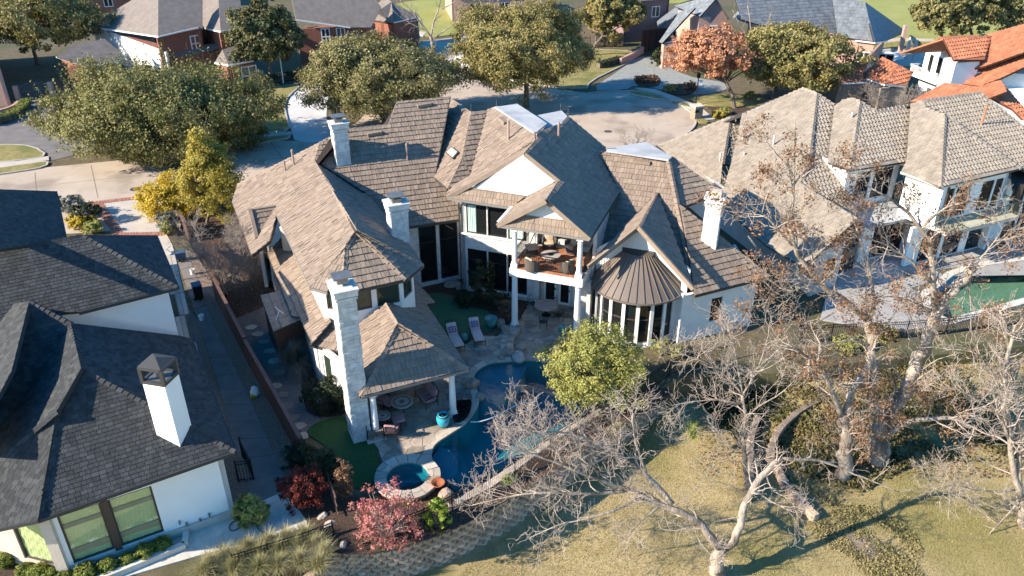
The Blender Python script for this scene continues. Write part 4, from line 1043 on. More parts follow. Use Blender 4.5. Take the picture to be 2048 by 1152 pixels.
mb = MB(); mb.bar(FA.W(-.2, .1, 6.74), FA.W(4.1, .1, 6.74), .26, .14); mb.bar(FA.W(3.97, .1, 6.735), FA.W(3.97, 4.2, 6.735), .26, .14); mb.bar(FA.W(-.07, .1, 6.735), FA.W(-.07, 3.3, 6.735), .26, .14); mb.build('beam', 'trim_white', house)
mb = MB(); mb.prism([FA.XY(-1.2, .3), FA.XY(4.2, .3), FA.XY(4.2, 4.4), FA.XY(-1.2, 4.4)], 6.82, 6.88); mb.build('porch_ceiling', 'trim_white', house)
def railing(parent, a, b, hgt, z, sp=.11, name='railing', m='black_iron', post=True, r=.012):
    a = np.array(a[:2]); b = np.array(b[:2]); L = np.linalg.norm(b - a); d = (b - a) / L; mb = MB()
    mb.bar((*a, z + hgt), (*b, z + hgt), .05, .04); mb.bar((*a, z + hgt - .14), (*b, z + hgt - .14), .03, .02); mb.bar((*a, z + .1), (*b, z + .1), .03, .03)
    fr_ = mb.build(name, MATS[m], parent)
    return fr_, a, d, L
def pickets(a, d, L, z0, z1, sp, r=.012):
    mb = MB(); k = int(L / sp)
    for i in range(1, k):
        p = a + d * (L * i / k); mb.bar((*p, z0), (*p, z1), r * 2, r * 2)
    return mb
rf, a, d, L = railing(house, FA.XY(.18, .05), FA.XY(3.75, .05), .95, 4.22)
k = int(L / .115)
for i in range(1, k):
    p = a + d * (L * i / k); sub(MB().bar((*p, 4.3), (*p, 5.05), .022).build('baluster', 'black_iron'), rf)
for i in range(0, k, 3):
    p = a + d * (L * (i + .5) / k); q = [(*(p + d * .05 * math.cos(t)), 5.1 + .05 * math.sin(t)) for t in np.linspace(0, 6.28, 8)]
    sub(MB().tube(q, .008, 4, cap=False).build('scroll', 'black_iron'), rf)
for pa, pb in ((FA.XY(4.1, .3), FA.XY(4.1, 2.5)), (FA.XY(-.12, .3), FA.XY(-.12, 3.2))):
    rf, a, d, L = railing(house, pa, pb, .95, 4.22); sub(pickets(a, d, L, 4.3, 5.1, .12).build('balusters', 'black_iron'), rf)
# --- pediments above the skirt roofs
def pediment(frame, y, xl, xr, z0, ztop, xa, m='stucco_white'):
    mb = MB(); a, b, c = frame.W(xl, y, z0), frame.W(xr, y, z0), frame.W(xa, y, ztop); d = frame.ey * .2
    mb.slab([a, b, c], (d[0], d[1], 0)); mb.build('pediment', MATS[m], house)
for f, pa, pb, pc in (('G1p', (940, 375), (1060, 392), (1049.8, 309)), ('G2p', (1044, 430), (1138, 441), (1091, 404))):
    A_, B_ = MP[f].hit(*pa), MP[f].hit(*pb); dn = np.array([math.cos(R(AF)), math.sin(R(AF)), 0]); nn = dn
    def onplane(px, py, P0, N0):
        r = ray(px, py); o = Zv(CH); return o + r * (((P0 - o) @ N0) / (r @ N0))
    back = A_ - dn * .0
    zlow = min(A_[2], B_[2]) - .15
    P0 = onplane(pa[0], pa[1], back, nn); P1 = onplane(pb[0], pb[1], back, nn); P2 = onplane(pc[0], pc[1], back, nn)
    P0 = np.array([P0[0], P0[1], zlow]); 
    if f == 'G1p':
        P1b = onplane(1112, 361, back, nn); P1c = onplane(1056, 391, back, nn); tri = [P0, np.array([P1c[0], P1c[1], zlow]), P1c, P1b, P2]
    else: tri = [P0, np.array([P1[0], P1[1], zlow]), P2]
    MB().slab(tri, -dn * .2).build('pediment', 'stucco_white', house)
# wall under the left eave of the wing and the great room
w1, w2 = FB.XY(7.2, 14.3), FB.XY(11.2, 14.3)
gh = [(.55, 1.75, .3, 4.5), (1.98, 3.25, .3, 4.5)]
wl(w1, w2, 0, 4.75, 'white_stone', holes=gh)
for hl in gh: window(house, w1, w2, *hl, 'frame_dark', 'glass_dark', rec=.06, fw=.09, rails=(3.2,))
MB().box((*FB.XY(10.85, 14.2), 1.75), (.2, .16, .5), FB.rz).build('wall_lamp', 'black_iron', house)
wl(FB.XY(4.6, 14.3), w1, 0, 4.7, 'white_stone')
# downspouts
for p, z0, z1 in ((FA.XY(-4.85, YF - .1), 0, 6.35), (FB.XY(-.1, 7.2), 3.6, 6.2), (FB.XY(.1, 4.6), 0, 3.0)):
    MB().bar((*p, z0), (*p, z1), .09).build('downspout', 'gutter_dark', house)
# --- second storey of the left wing above its lower roof
oct_ = [FB.XY(-.25, 15.4), FB.XY(-.25, 6.0), FB.XY(.9, 4.95), FB.XY(3.75, 4.95), FB.XY(4.75, 5.95), FB.XY(4.75, 14.0)]
for i, (a, b) in enumerate(zip(oct_[:-1], oct_[1:])):
    hl = []
    L = math.dist(a, b)
    if i == 2: hl = [(.28, 1.22, 4.75, 6.05), (1.5, 2.72, 4.75, 6.05)]
    if i == 3: hl = [(.22, L - .22, 4.75, 6.05)]
    if i == 1: hl = [(.25, L - .25, 4.75, 6.05)]
    wl(a, b, 3.0, 6.3, 'stucco_white', holes=hl)
    for q in hl: window(house, a, b, *q, 'frame_bronze', 'glass_green', rec=.05, fw=.09)
# cream gable walls behind the left wing
na, nr = H('L2', 'Na'), H('L2', 'Nr'); bkv = np.array([math.cos(R(BF)), math.sin(R(BF)), 0]) * .35
MB().slab([na + bkv + Zv(-.8), nr + bkv + Zv(-1.2), np.array([nr[0], nr[1], 4.5]) + bkv, np.array([na[0], na[1], 4.0]) + bkv], bkv * .4).build('wall', 'cream_wall', house)
# small cross gable on the street side slope
e0 = MP['L1'].hit(513, 478); DM = Plane(BF, 36, e0)
dpoly = [DM.hit(500, 420), DM.hit(560, 411), DM.hit(526.5, 479), DM.hit(514, 477)]
mb = MB(); roof_slab(mb, dpoly, DM.n, .15, 0.0); mb.build('dormer_roof', 'shake_base', house)
dt = Tiles(); dt.face(dpoly, DM.n, DM.az, W_, E_, T_, mrng); dt.build('shake', house, 60, 'dormer_tiles')
MB().bar(dpoly[0], dpoly[3], .22, .3).build('rake_board', 'shake', house); MB().bar(dpoly[0], dpoly[1], .25, .12).build('ridge_cap', 'shake', house)
# ground floor walls of the left wing
wl(U(505, 500, 0)[:2] + np.array([1.2, 3.0]), U(530, 575, 0)[:2], 0, 3.9, 'stucco_white', holes=[])
xw = FB.L(U(552, 585, 0))[0]
ya, yb = FB.L(U(552, 585, 0))[1], FB.L(U(552, 585, 0))[1] + 6.5
wl(FB.XY(xw, yb), FB.XY(xw, ya), 0, 3.6, 'stucco_white', holes=[(4.0, 5.6, .6, 3.0)]); window(house, FB.XY(xw, yb), FB.XY(xw, ya), 4.0, 5.6, .6, 3.0, 'trim_white', 'glass_dark', rec=.04, fw=.12)
wl(FB.XY(xw, ya), FB.XY(xw + 3, ya), 0, 3.2, 'stucco_white')
xl = FB.L(H('L3', 'La2'))[0] + .55; yl2 = FB.L(H('L3', 'La8'))[1]
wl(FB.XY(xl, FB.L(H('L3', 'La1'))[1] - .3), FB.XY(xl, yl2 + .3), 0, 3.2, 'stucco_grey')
c1 = FB.XY(xl + .05, yl2 + .3); c2 = FB.XY(.35, 1.35)
L = math.dist(c1, c2)
wl(c1, c2, 0, 3.1, 'white_stone', holes=[(.35, 1.25, .3, 2.8)]); window(house, c1, c2, .35, 1.25, .3, 2.8, 'trim_white', 'glass_green', rec=.05, fw=.12)
# lean-to roof over the equipment corner
lp = [U(521, 591, 2.7), U(563, 582, 3.0), U(603, 642, 3.0), U(547, 663, 2.7)]
pn = np.cross(lp[3] - lp[0], lp[1] - lp[0]); pn = -pn / np.linalg.norm(pn) if pn[2] < 0 else pn / np.linalg.norm(pn)
mb = MB(); mb.slab(lp, (0, 0, -.12)); mb.build('lean_to_roof', 'shake_base', house)
lt = Tiles(); lt.face(lp, pn, R(BL), W_, .5, .045, mrng); lt.build('shake', house, 80, 'lean_to_tiles')
q = [U(521, 591, 2.6), U(547, 663, 2.6)]
mat('fence_wood', (0.085, 0.045, 0.032), (0.06, 0.032, 0.025), 3, 0.85, 0.4, 12, stretch=(6, 6, .6), tint=0.3)
mat('fence_cap', (0.11, 0.062, 0.05), (0.15, 0.09, 0.075), 3, 0.85, 0.3, 12)
wl(q[1][:2] + np.array([.1, .1]), U(603, 642, 2.6)[:2], 0, 2.55, 'fence_wood', .08, name='enclosure_wall')
wl(q[0][:2] + np.array([.1, 0]), q[1][:2] + np.array([.1, .1]), 0, 2.55, 'fence_wood', .08, name='enclosure_wall')
# shaded room behind the pavilion: back wall
wl(FB.XY(.6, 5.2), FB.XY(5.0, 5.2), 0, 3.4, 'white_stone', holes=[(1.0, 3.4, .05, 2.5)]); window(house, FB.XY(.6, 5.2), FB.XY(5.0, 5.2), 1.0, 3.4, .05, 2.5, 'trim_white', 'glass_dark', mull=(2.2,), fw=.1, name='door')
wl(FB.XY(5.0, 5.2), FB.XY(5.0, 14.2), 0, 3.4, 'white_stone')
# --- pavilion columns and beams
def pcol(x, y): return column(x, y, 0.0, 2.72, .17, FB, .40)
pcol(.62, .38); pcol(4.75, .42)
mb = MB(); mb.bar(FB.W(.4, .4, 2.82), FB.W(5.0, .4, 2.82), .28, .2); mb.bar(FB.W(4.8, .4, 2.82), FB.W(4.8, 5.4, 2.82), .28, .2); mb.bar(FB.W(.6, .4, 2.82), FB.W(.6, 2.0, 2.82), .28, .2); mb.build('beam', 'trim_white', house)
mb = MB(); mb.prism([FB.XY(.3, .3), FB.XY(5.1, .3), FB.XY(5.1, 5.2), FB.XY(.3, 5.2)], 2.93, 2.97); mb.build('porch_ceiling', 'cream_wall', house)
# --- right wing walls
wr0, wr1 = FA.XY(9.8, 1.5), FA.XY(13.7, 5.05)
L = math.dist(wr0, wr1)
wl(wr0, wr1, 0, 3.25, 'stucco_white', holes=[(2.1, 2.9, 1.0, 2.6)]); window(house, wr0, wr1, 2.1, 2.9, 1.0, 2.6, 'frame_bronze', 'glass_dark')
wl(wr1, FA.XY(12.0, 9.5), 0, 3.25, 'stucco_white')
wl(FA.XY(9.0, 2.0), wr0, 0, 3.3, 'stucco_white')
# upper wall seen beside the right chimney
u0, u1 = H('RR', 'RRd'), H('RR', 'RRc'); dd = (u1 - u0) / np.linalg.norm(u1 - u0); inn = np.array([-dd[1], dd[0], 0]) * .45
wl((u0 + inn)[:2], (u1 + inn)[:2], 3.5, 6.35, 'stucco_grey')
# gable wall of the bay
gy = 2.5; gm = MB(); zr = 6.75
def gz(x): return zr - abs(x - 6.79) * .7265
gx = [4.35, 6.79, 9.95]
gm.slab([FA.W(4.35, gy, 3.2), FA.W(9.95, gy, 3.2), FA.W(9.95, gy, gz(9.95)), FA.W(6.79, gy, zr), FA.W(4.35, gy, gz(4.35))], (*(FA.ey * .2), 0)); gm.build('gable_wall', 'stucco_white', house)
MB().box((*FA.XY(9.75, 2.15), 2.2), (.35, .45, 4.4), FA.rz).build('pilaster', 'stucco_white', house)
wl(FA.XY(4.35, gy), FA.XY(4.5, gy), 0, 3.3, 'frame_dark'); wl(FA.XY(4.4, 1.2), FA.XY(4.4, gy), 0, 3.3, 'white_stone')
# --- round bay: windows under a standing seam half cone
bc = (6.95, 2.55); rb_ = 2.42; angs = np.linspace(R(186), R(360), 10)
for i, a in enumerate(angs):
    p = FA.XY(bc[0] + rb_ * math.cos(a), bc[1] + rb_ * math.sin(a))
    MB().box((*p, 1.62), (.2, .2, 3.1), FA.rz + a).build('mullion', 'trim_white', house)
for i in range(len(angs) - 1):
    p = FA.XY(bc[0] + rb_ * math.cos(angs[i]), bc[1] + rb_ * math.sin(angs[i])); q = FA.XY(bc[0] + rb_ * math.cos(angs[i + 1]), bc[1] + rb_ * math.sin(angs[i + 1])); L = math.dist(p, q)
    window(house, p, q, .07, L - .07, .38, 3.0, 'frame_bronze', 'glass_dark', rec=-.02, fw=.07, rails=(1.9,))
    for za, zb in ((0, .38), (3.0, 3.2)):
        mb = MB(); wall_cells(mb, p, q, za, zb, .2); mb.build('bay_wall', 'trim_white', house)
mb = MB(); n = 40; aa = np.linspace(R(176), R(364), n); re, rt, ze, zt = 2.86, .85, 3.24, 5.15; top = (6.85, 2.42)
for i in range(n - 1):
    P = []
    for a in (aa[i], aa[i + 1]):
        P.append((FA.W(bc[0] + re * math.cos(a), bc[1] + re * math.sin(a), ze), FA.W(top[0] + rt * math.cos(a), top[1] + rt * math.sin(a) * .5, zt)))
    mb.slab([P[0][0], P[1][0], P[1][1], P[0][1]], (0, 0, -.05))
mb.build('bay_roof', 'bronze_metal', house, smooth=False)
for a in np.linspace(R(180), R(358), 19):
    MB().bar(FA.W(bc[0] + re * math.cos(a), bc[1] + re * math.sin(a), ze + .03), FA.W(top[0] + rt * math.cos(a), top[1] + rt * math.sin(a) * .5, zt + .03), .035, .06).build('roof_seam', 'bronze_metal', house)
mb = MB()
for i in range(n - 1): mb.bar(FA.W(bc[0] + re * math.cos(aa[i]), bc[1] + re * math.sin(aa[i]), ze - .02), FA.W(bc[0] + re * math.cos(aa[i + 1]), bc[1] + re * math.sin(aa[i + 1]), ze - .02), .1, .1)
mb.build('bay_gutter', 'bronze_metal', house)
MB().slab([FA.W(6.0, 2.15, zt), FA.W(7.7, 2.15, zt), FA.W(7.85, 2.55, zt + .2), FA.W(5.85, 2.55, zt + .2)], (0, 0, -.15)).build('bay_cricket', 'gutter_dark', house)
MB().prism([FA.XY(4.3, 2.0), FA.XY(4.3, 2.5), FA.XY(9.6, 2.5), FA.XY(9.6, 2.0)], 3.0, 3.12).build('bay_ceiling', 'trim_white', house)
# ---------------------------------------------------------------- chimneys
def chimney(frame, x0, x1, y0, y1, z0, z1, cap, rod=True, sh=.2, sw=.42, seed=1, lim=300, crown=.1, metal='steel_cap'):
    rg = random.Random(seed); par = house
    core = MB().prism([frame.XY(x0, y0), frame.XY(x1, y0), frame.XY(x1, y1), frame.XY(x0, y1)], z0, z1 - .02).build('chimney', 'white_stone', par)
    its = Tiles()
    cs = [frame.XY(x0, y0), frame.XY(x1, y0), frame.XY(x1, y1), frame.XY(x0, y1)]
    for i in (0, 1, 3): stone_wall(par, cs[i], cs[(i + 1) % 4], z0, z1 - .45, None, rg, sh, sw, .035, 'stone', its.items)
    o = MB()
    for vv, ff, tn, nm in its.items: o.add(vv, ff, tn)
    stuff(sub(o.build('stones', 'white_stone'), core))
    c = frame.XY((x0 + x1) / 2, (y0 + y1) / 2); w, d = x1 - x0, y1 - y0
    m2 = MB()
    m2.box((*c, z1 - .4), (w + .14, d + .14, .1), frame.rz); m2.box((*c, z1 - .15), (w + .2, d + .2, .28), frame.rz, .7)
    m2.box((*c, z1 + .02), (w + .3, d + .3, .1), frame.rz, .5); sub(m2.build('crown', 'white_stone'), core)
    if cap:
        m3 = MB(); m3.box((*c, z1 + .17), (w * .55, d * .55, .2), frame.rz)
        for sx in (-1, 1):
            for sy in (-1, 1): q = frame.XY((x0 + x1) / 2 + sx * w * .3, (y0 + y1) / 2 + sy * d * .3); m3.bar((*q, z1 + .25), (*q, z1 + .42), .03)
        m3.box((*c, z1 + .45), (w * .95, d * .95, .05), frame.rz); m3.tube([(*c, z1 + .45), (*c, z1 + .95)], .012, 4)
        sub(m3.build('cap', MATS[metal]), core)
    return core
def px_foot(f, pl, pr, frame, depth, cen=False):
    a, b = frame.L(MP[f].hit(*pl)), frame.L(MP[f].hit(*pr)); x, w = (a[0] + b[0]) / 2, abs(b[0] - a[0]) / 2; y = (a[1] + b[1]) / 2 - (depth * .3 if cen else 0); w = max(w, .45); return x - w, x + w, y, y + depth
def px_box(pl, pr, z, frame, depth):
    a, b = frame.L(U(*pl, z)), frame.L(U(*pr, z)); return min(a[0], b[0]), max(a[0], b[0]), (a[1] + b[1]) / 2, (a[1] + b[1]) / 2 + depth
x0, x1, y0, y1 = px_box((668, 586), (714.5, 572), 8.75, FB, 1.0)
chimney(FB, x0 + .12, x1 - .12, y0 + .1, y1 + .25, 0.0, 8.6, False, seed=4)
c_ = FB.XY((x0 + x1) / 2, (y0 + y1) / 2 + .2)
m3 = MB().box((*c_, 8.95), (.5, .5, .3), FB.rz); m3.box((*c_, 9.12), (.85, .8, .05), FB.rz); m3.build('chimney_cap', 'steel_cap', house)
x0, x1, y0, y1 = px_foot('F1', (677, 334), (700, 332), FB, .8); chimney(FB, x0, x1, y0, y1, 7.0, 10.6, True, seed=5)
x0, x1, y0, y1 = px_foot('L2r', (783, 472), (816, 486), FB, .9, True); chimney(FB, x0, x1, y0, y1, 4.0, 8.7, True, seed=6)
x0, x1, y0, y1 = px_foot('RL', (1402, 488), (1431, 497), FA, .8); chimney(FA, x0, x1, y0, y1, 2.5, 8.0, False, seed=7)
c_ = FA.XY((x0 + x1) / 2, (y0 + y1) / 2); MB().box((*c_, 8.22), (.7, .5, .35), FA.rz).build('chimney_cap', 'cream_wall', house)
st_.build('white_stone', house, 120, 'stones')
# ---------------------------------------------------------------- vents, pipes, skylight
for (f, x, y, hh, r) in (('L1', 588, 332, 1.25, .07), ('L1', 571, 344, .9, .06), ('F1', 815, 321, 1.3, .06), ('W3', 1017, 281, 1.4, .07), ('G1r', 1117, 275, 1.1, .07), ('L1', 553, 262, .1, .04)):
    p = MP[f].hit(x, y); MB().lathe((p[0], p[1], p[2] - .1), [(r, 0), (r, hh * .85), (r * 1.25, hh * .86), (r * 1.25, hh * .95), (r, hh * .96), (r, hh)], 10).build('vent_pipe', 'copper_pipe', house)
for (f, xa, ya, xb, yb) in (('F1', 735, 273, 764, 268), ('F1', 835, 216, 863, 211), ('RF', 1268, 326, 1300, 330), ('WL', 918, 214, 928, 226), ('W3', 1001, 240, 1012, 250)):
    p, q = MP[f].hit(xa, ya), MP[f].hit(xb, yb); MB().bar(p + Zv(.12), q + Zv(.12), .32, .18).build('roof_vent', 'shake', house)
sk = [MP['WL'].hit(x, y) for x, y in ((895, 309), (909, 321), (920, 308), (907, 297))]
nW = MP['WL'].n
o = MB().slab([p + nW * .06 for p in sk], nW * .14).build('skylight', 'frame_bronze', house)
cs_ = np.mean(sk, axis=0); sub(MB().slab([cs_ + (p - cs_) * .82 + nW * .2 for p in sk], nW * .02).build('pane', 'skylight_glass'), o)
# ================================================================ left neighbour house
mat('shingle', (0.058, 0.060, 0.060), (0.040, 0.0425, 0.0445), 2.0, 0.9, 0.6, 30, tint=0.30, detail=5)
mat('shingle_base', (0.03, 0.03, 0.03), None, rough=0.95)
mat('stucco_bright', (0.84, 0.83, 0.80), (0.80, 0.79, 0.76), 1.0, 0.9, 0.08, 40)
mat('shade_cloth', (0.80, 0.77, 0.44), (0.86, 0.82, 0.50), 2.5, 0.8, 0.3, 6)
mat('limestone', (0.52, 0.44, 0.36), (0.60, 0.52, 0.43), 2, 0.9, 0.2, 12)
mat('drip', (0.05, 0.05, 0.05), rough=0.6)
lrng = random.Random(21)
LF, LRt, LL, LPI = -60.0, 30.0, 210.0, 32.5
left = thing('left_house', 'white stucco house with dark grey shingle roofs and a square white chimney', 'house', (-18, 29, 0))
LP = {}
C1, C2, T1, T2 = (471, 902), (76.5, 1039), (142, 647), (163, 737)
LP['N5'] = Plane(LF, LPI, U(*C1, 3.85)); LP['N4'] = Plane(LRt, LPI, U(*C1, 3.85)); LP['N6'] = Plane(-105, LPI, U(*C2, 3.85)); LP['N7'] = Plane(LL, LPI, LP['N4'].hit(*T1))
LP['N2'] = Plane(LF, LPI, U(356, 574, 6.77)); LP['N2r'] = Plane(LRt, LPI, U(356, 574, 6.77))
LP['N8'] = Plane(LF, LPI, LP['N4'].hit(*T1)); LP['N9'] = Plane(LL, LPI, LP['N8'].hit(59, 602.5)); LP['N1'] = Plane(LRt, 36, U(114, 383, 7.94))
LPOLY = {
 'N5': [T2, C1, C2, (114, 823)], 'N4': [T1, (360, 672), (383, 678), C1, T2], 'N6': [(114, 823), C2, (-90, 1075), (-90, 990)],
 'N7': [T1, T2, (114, 823), (-90, 1000), (-90, 930), (0, 857), (88, 739)], 'N2': [(-90, 520), (165, 470.5), (356, 574), (157, 624), (126, 627), (20, 668), (-90, 690)],
 'N2r': [(165, 470.5), (313, 471), (356, 574)], 'N8': [(59, 602.5), T1, (88, 739), (0, 857), (-60, 905), (24, 742)], 'N9': [(59, 602.5), (24, 742), (-60, 900), (-150, 900), (-150, 640)],
 'N1': [(-90, 376), (114, 383), (134, 478), (60, 490), (-90, 512)]}
lb = MB(); ltile = Tiles()
L3 = {}
for f, px_ in LPOLY.items():
    pl = LP[f]; poly = [pl.hit(*q) for q in px_]; L3[f] = poly
    roof_slab(lb, poly, pl.n, .14, -.005)
    ltile.face(poly, pl.n, pl.az, 0.25, 0.19, 0.02, lrng, wj=.3)
for a, b, f1, f2 in ((T2, C1, 'N5', 'N4'), (T2, (114, 823), 'N5', 'N7'), ((114, 823), C2, 'N5', 'N6'), (T1, T2, 'N4', 'N7'), ((114, 823), (-90, 995), 'N7', 'N6'), ((165, 470.5), (356, 574), 'N2', 'N2r'), ((-90, 520), (165, 470.5), 'N2', 'N2r'), ((59, 602.5), T1, 'N8', 'N4'), ((59, 602.5), (24, 742), 'N8', 'N9')):
    pa = LP[f1].hit(*a); pb = LP[f1].hit(*b)
    if (a, b) == ((-90, 520), (165, 470.5)): n2 = np.array([-.2, .5, .84])
    else: n2 = LP[f2].n
    ltile.ridge(pa, pb, LP[f1].n, n2, .16, .28, .05, lrng, .02)
# back slope of the second roof
pa, pb = LP['N2'].hit(-90, 520), LP['N2'].hit(165, 470.5); bk_ = np.array([math.cos(R(120)), math.sin(R(120)), -.637])
roof_slab(lb, [pa, pb, pb + bk_ * 3.0, pa + bk_ * 3.0], (bk_[0] * .54, bk_[1] * .54, .84), .14, -.02)
q1 = LP['N1'].hit(114, 383); q0 = LP['N1'].hit(-90, 376)
roof_slab(lb, [q0, q1, q1 + np.array([-3, 5, -3]), q0 + np.array([-3, 5, -3])], (-.3, .5, .8), .14, -.02)
lb.build('roof', 'shingle_base', left)
ltile.build('shingle', left, 300)
FL_ = Fr(LP['N5'].hit(*C1)[:2], 30.0)      # x along the front eave, y inwards
def lw_(p0, p1, z0, z1, m='stucco_bright', holes=(), th=.22):
    mb = MB(); wall_cells(mb, p0, p1, z0, z1, th, holes); return mb.build('wall', MATS[m], left)
xc = FL_.L(LP['N5'].hit(*C2))[0]
A_, B_ = FL_.XY(xc + .1, .5), FL_.XY(-.5, .5)
LW = math.dist(A_, B_)
xa = FL_.L(U(334, 1075, 0))[0] + (-xc - .55)
hol = [(.39, 1.94, .5, 3.1), (2.2, 3.86, .5, 3.1)]
lw_(A_, B_, -.05, 3.8, holes=hol)
for hq in hol:
    f = window(left, A_, B_, *hq, 'frame_bronze', 'glass_dark', rec=.06, fw=.08)
def shade_pane(p0, p1, hq, folds):
    """cloth hung behind the glass"""
    p0 = np.array(p0); p1 = np.array(p1); d = (p1 - p0) / np.linalg.norm(p1 - p0); nrm = np.array([d[1], -d[0]]); mb = MB(); k = 14
    rows = []
    for j in range(folds + 1):
        z = hq[2] + .06 + (hq[3] - hq[2] - .12) * j / folds
        rows.append([(*(p0 + d * (hq[0] + .06 + (hq[1] - hq[0] - .12) * i / k) - nrm * (.125 + .014 * math.sin(i * 1.7 + j * 2.1) + .015 * (j % 2))), z) for i in range(k + 1)])
    vv = [p for r in rows for p in r]; ff = [(j * (k + 1) + i, j * (k + 1) + i + 1, (j + 1) * (k + 1) + i + 1, (j + 1) * (k + 1) + i) for j in range(folds) for i in range(k)]
    mb.add(vv, ff); return mb.build('window_shade', 'shade_cloth', left)
# these windows have pale cloth right behind clear glass
mcl = bpy.data.materials.new('glass_clear'); mcl.use_nodes = True; nt = mcl.node_tree
for n in list(nt.nodes):
    if n.type != 'OUTPUT_MATERIAL': nt.nodes.remove(n)
tr = nt.nodes.new('ShaderNodeBsdfTransparent'); gl_ = nt.nodes.new('ShaderNodeBsdfGlossy'); gl_.inputs['Roughness'].default_value = .03
fr_ = nt.nodes.new('ShaderNodeValue'); fr_.outputs[0].default_value = .11; mx = nt.nodes.new('ShaderNodeMixShader')
tr.inputs[0].default_value = (.9, .95, .9, 1)
nt.links.new(fr_.outputs[0], mx.inputs[0]); nt.links.new(tr.outputs[0], mx.inputs[1]); nt.links.new(gl_.outputs[0], mx.inputs[2]); nt.links.new(mx.outputs[0], [n for n in nt.nodes if n.type == 'OUTPUT_MATERIAL'][0].inputs[0]); MATS['glass_clear'] = mcl
for o in list(left.children):
    if o.name.startswith('window'):
        for c in o.children:
            c.data.materials[0] = mcl
def reflection_bands(p0, p1, hq):  # added boards standing in for dark reflections in the glass
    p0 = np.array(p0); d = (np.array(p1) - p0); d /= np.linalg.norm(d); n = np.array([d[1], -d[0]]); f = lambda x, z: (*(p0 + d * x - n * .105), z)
    for z, h in ((1.05, .30), (2.42, .22)): MB().bar(f(hq[0] + .05, z), f(hq[1] - .05, z), .03, h).build('cross_piece', 'reflection_olive', left)
mat('reflection_olive', (.24, .22, .13), (.3, .27, .17), 3, .8)
for hq in hol: shade_pane(A_, B_, hq, 9); reflection_bands(A_, B_, hq)
p_ = np.array(A_); d_x = (np.array(B_) - p_) / LW; n_x = np.array([d_x[1], -d_x[0]]); q_ = p_ + d_x * 2.07 + n_x * .02; MB().box((*q_, 1.8), (.26, .1, 2.7), R(30)).build('mullion', 'frame_bronze', left)
D_ = FL_.XY(xc - 3.2, .5 + 1.35)
pD = np.array(A_) + np.array([math.cos(R(165)), math.sin(R(165))]) * 3.4
lw_(pD, A_, -.05, 3.8, 'limestone', holes=[(1.5, 3.05, .5, 3.2)])
f = window(left, pD, A_, 1.5, 3.05, .5, 3.2, 'frame_bronze', 'glass_clear', rec=.06, fw=.08); shade_pane(pD, A_, (1.5, 3.05, .5, 3.2), 9)
for pp in (A_,): MB().box((*pp, 1.85), (.42, .3, 3.8), R(10)).build('corner_pier', 'limestone', left)
MB().bar((*FL_.XY(xc + .15, .45), .2), (*FL_.XY(-.5, .45), .2), .14, .5).build('plinth', 'limestone', left)
lw_(B_, FL_.XY(-.5, 9.5), -.05, 3.8)
# upper white wall between the two roofs
e0, e1 = LP['N2'].hit(157, 624), LP['N2'].hit(356, 574); inn = np.array([math.cos(R(120)), math.sin(R(120)), 0]) * .45
lw_((e0 + inn)[:2] - np.array([1.5, .86]), (e1 + inn)[:2] - np.array([.4, .23]), 1.5, 6.7)
e2 = (e1 + inn)[:2] - np.array([.4, .23]); lw_(e2, e2 + np.array([math.cos(R(120)), math.sin(R(120))]) * 6.2, 0, 6.7)
g0 = LP['N1'].hit(114, 383)[:2]; g1 = LP['N1'].hit(134, 478)[:2]
lw_(g1 - np.array([.5, 0]), g0 - np.array([.5, 0]), 0, 6.0)
for pa, pb in ((LP['N5'].hit(*C2), LP['N5'].hit(*C1)), (LP['N4'].hit(*C1), LP['N4'].hit(383, 678)), (e0, e1), (LP['N2r'].hit(356, 574), LP['N2r'].hit(313, 471)), (LP['N6'].hit(-90, 1075), LP['N6'].hit(*C2))):
    MB().bar(pa + Zv(-.07), pb + Zv(-.07), .12, .16).build('drip_edge', 'drip', left)
# square chimney with a bronze cap
zc = 7.41
cb = [U(x, y, zc) for x, y in ((285, 766), (329, 773), (357, 746.5))]
fx = math.degrees(math.atan2(*(cb[1] - cb[0])[[1, 0]])); 
w_ = np.linalg.norm((cb[1] - cb[0])[:2]); d_ = np.linalg.norm((cb[2] - cb[1])[:2])
ex = (cb[1] - cb[0]) / w_; ey = (cb[2] - cb[1]) / d_; quad = [cb[0], cb[1], cb[2], cb[0] + cb[2] - cb[1]]
chm = MB().prism([tuple(q[:2]) for q in quad], 3.2, zc).build('chimney', 'stucco_bright', left)
ctr = np.mean(quad, axis=0); m2 = MB()
for i in range(4):
    a = quad[i]; b = quad[(i + 1) % 4]; aa_ = ctr + (a - ctr) * .96; bb_ = ctr + (b - ctr) * .96
    m2.bar((*aa_[:2], zc), (*aa_[:2], zc + .75), .14); m2.bar((*aa_[:2], zc + .06), (*bb_[:2], zc + .06), .12, .14); m2.bar((*aa_[:2], zc + .72), (*bb_[:2], zc + .72), .14, .12)
o_ = [ctr + (q - ctr) * 1.06 for q in quad]
for i in range(4):
    a, b = o_[i], o_[(i + 1) % 4]; m2.add([(*a[:2], zc + .78), (*b[:2], zc + .78), (*ctr[:2], zc + 1.0)], [(0, 1, 2)])
m2.add([(*q[:2], zc + .78) for q in o_], [(3, 2, 1, 0)])
sub(m2.build('cap', 'drip'), chm)
mb = MB().box((*ctr[:2], zc + .05), (w_ * .8, d_ * .8, .1), R(fx)); mb.tube([(*ctr[:2], zc), (*ctr[:2], zc + .4)], .14, 8); sub(mb.build('flue', 'steel_cap'), chm)
# wall fittings: taps and sockets
for x, z in ((-2.75, .75), (-2.5, .55), (-1.95, .5), (-1.55, .6)):
    p = FL_.XY(x, .44); MB().box((*p, z), (.07, .08, .16), R(30)).build('wall_fitting', 'steel_cap', left)
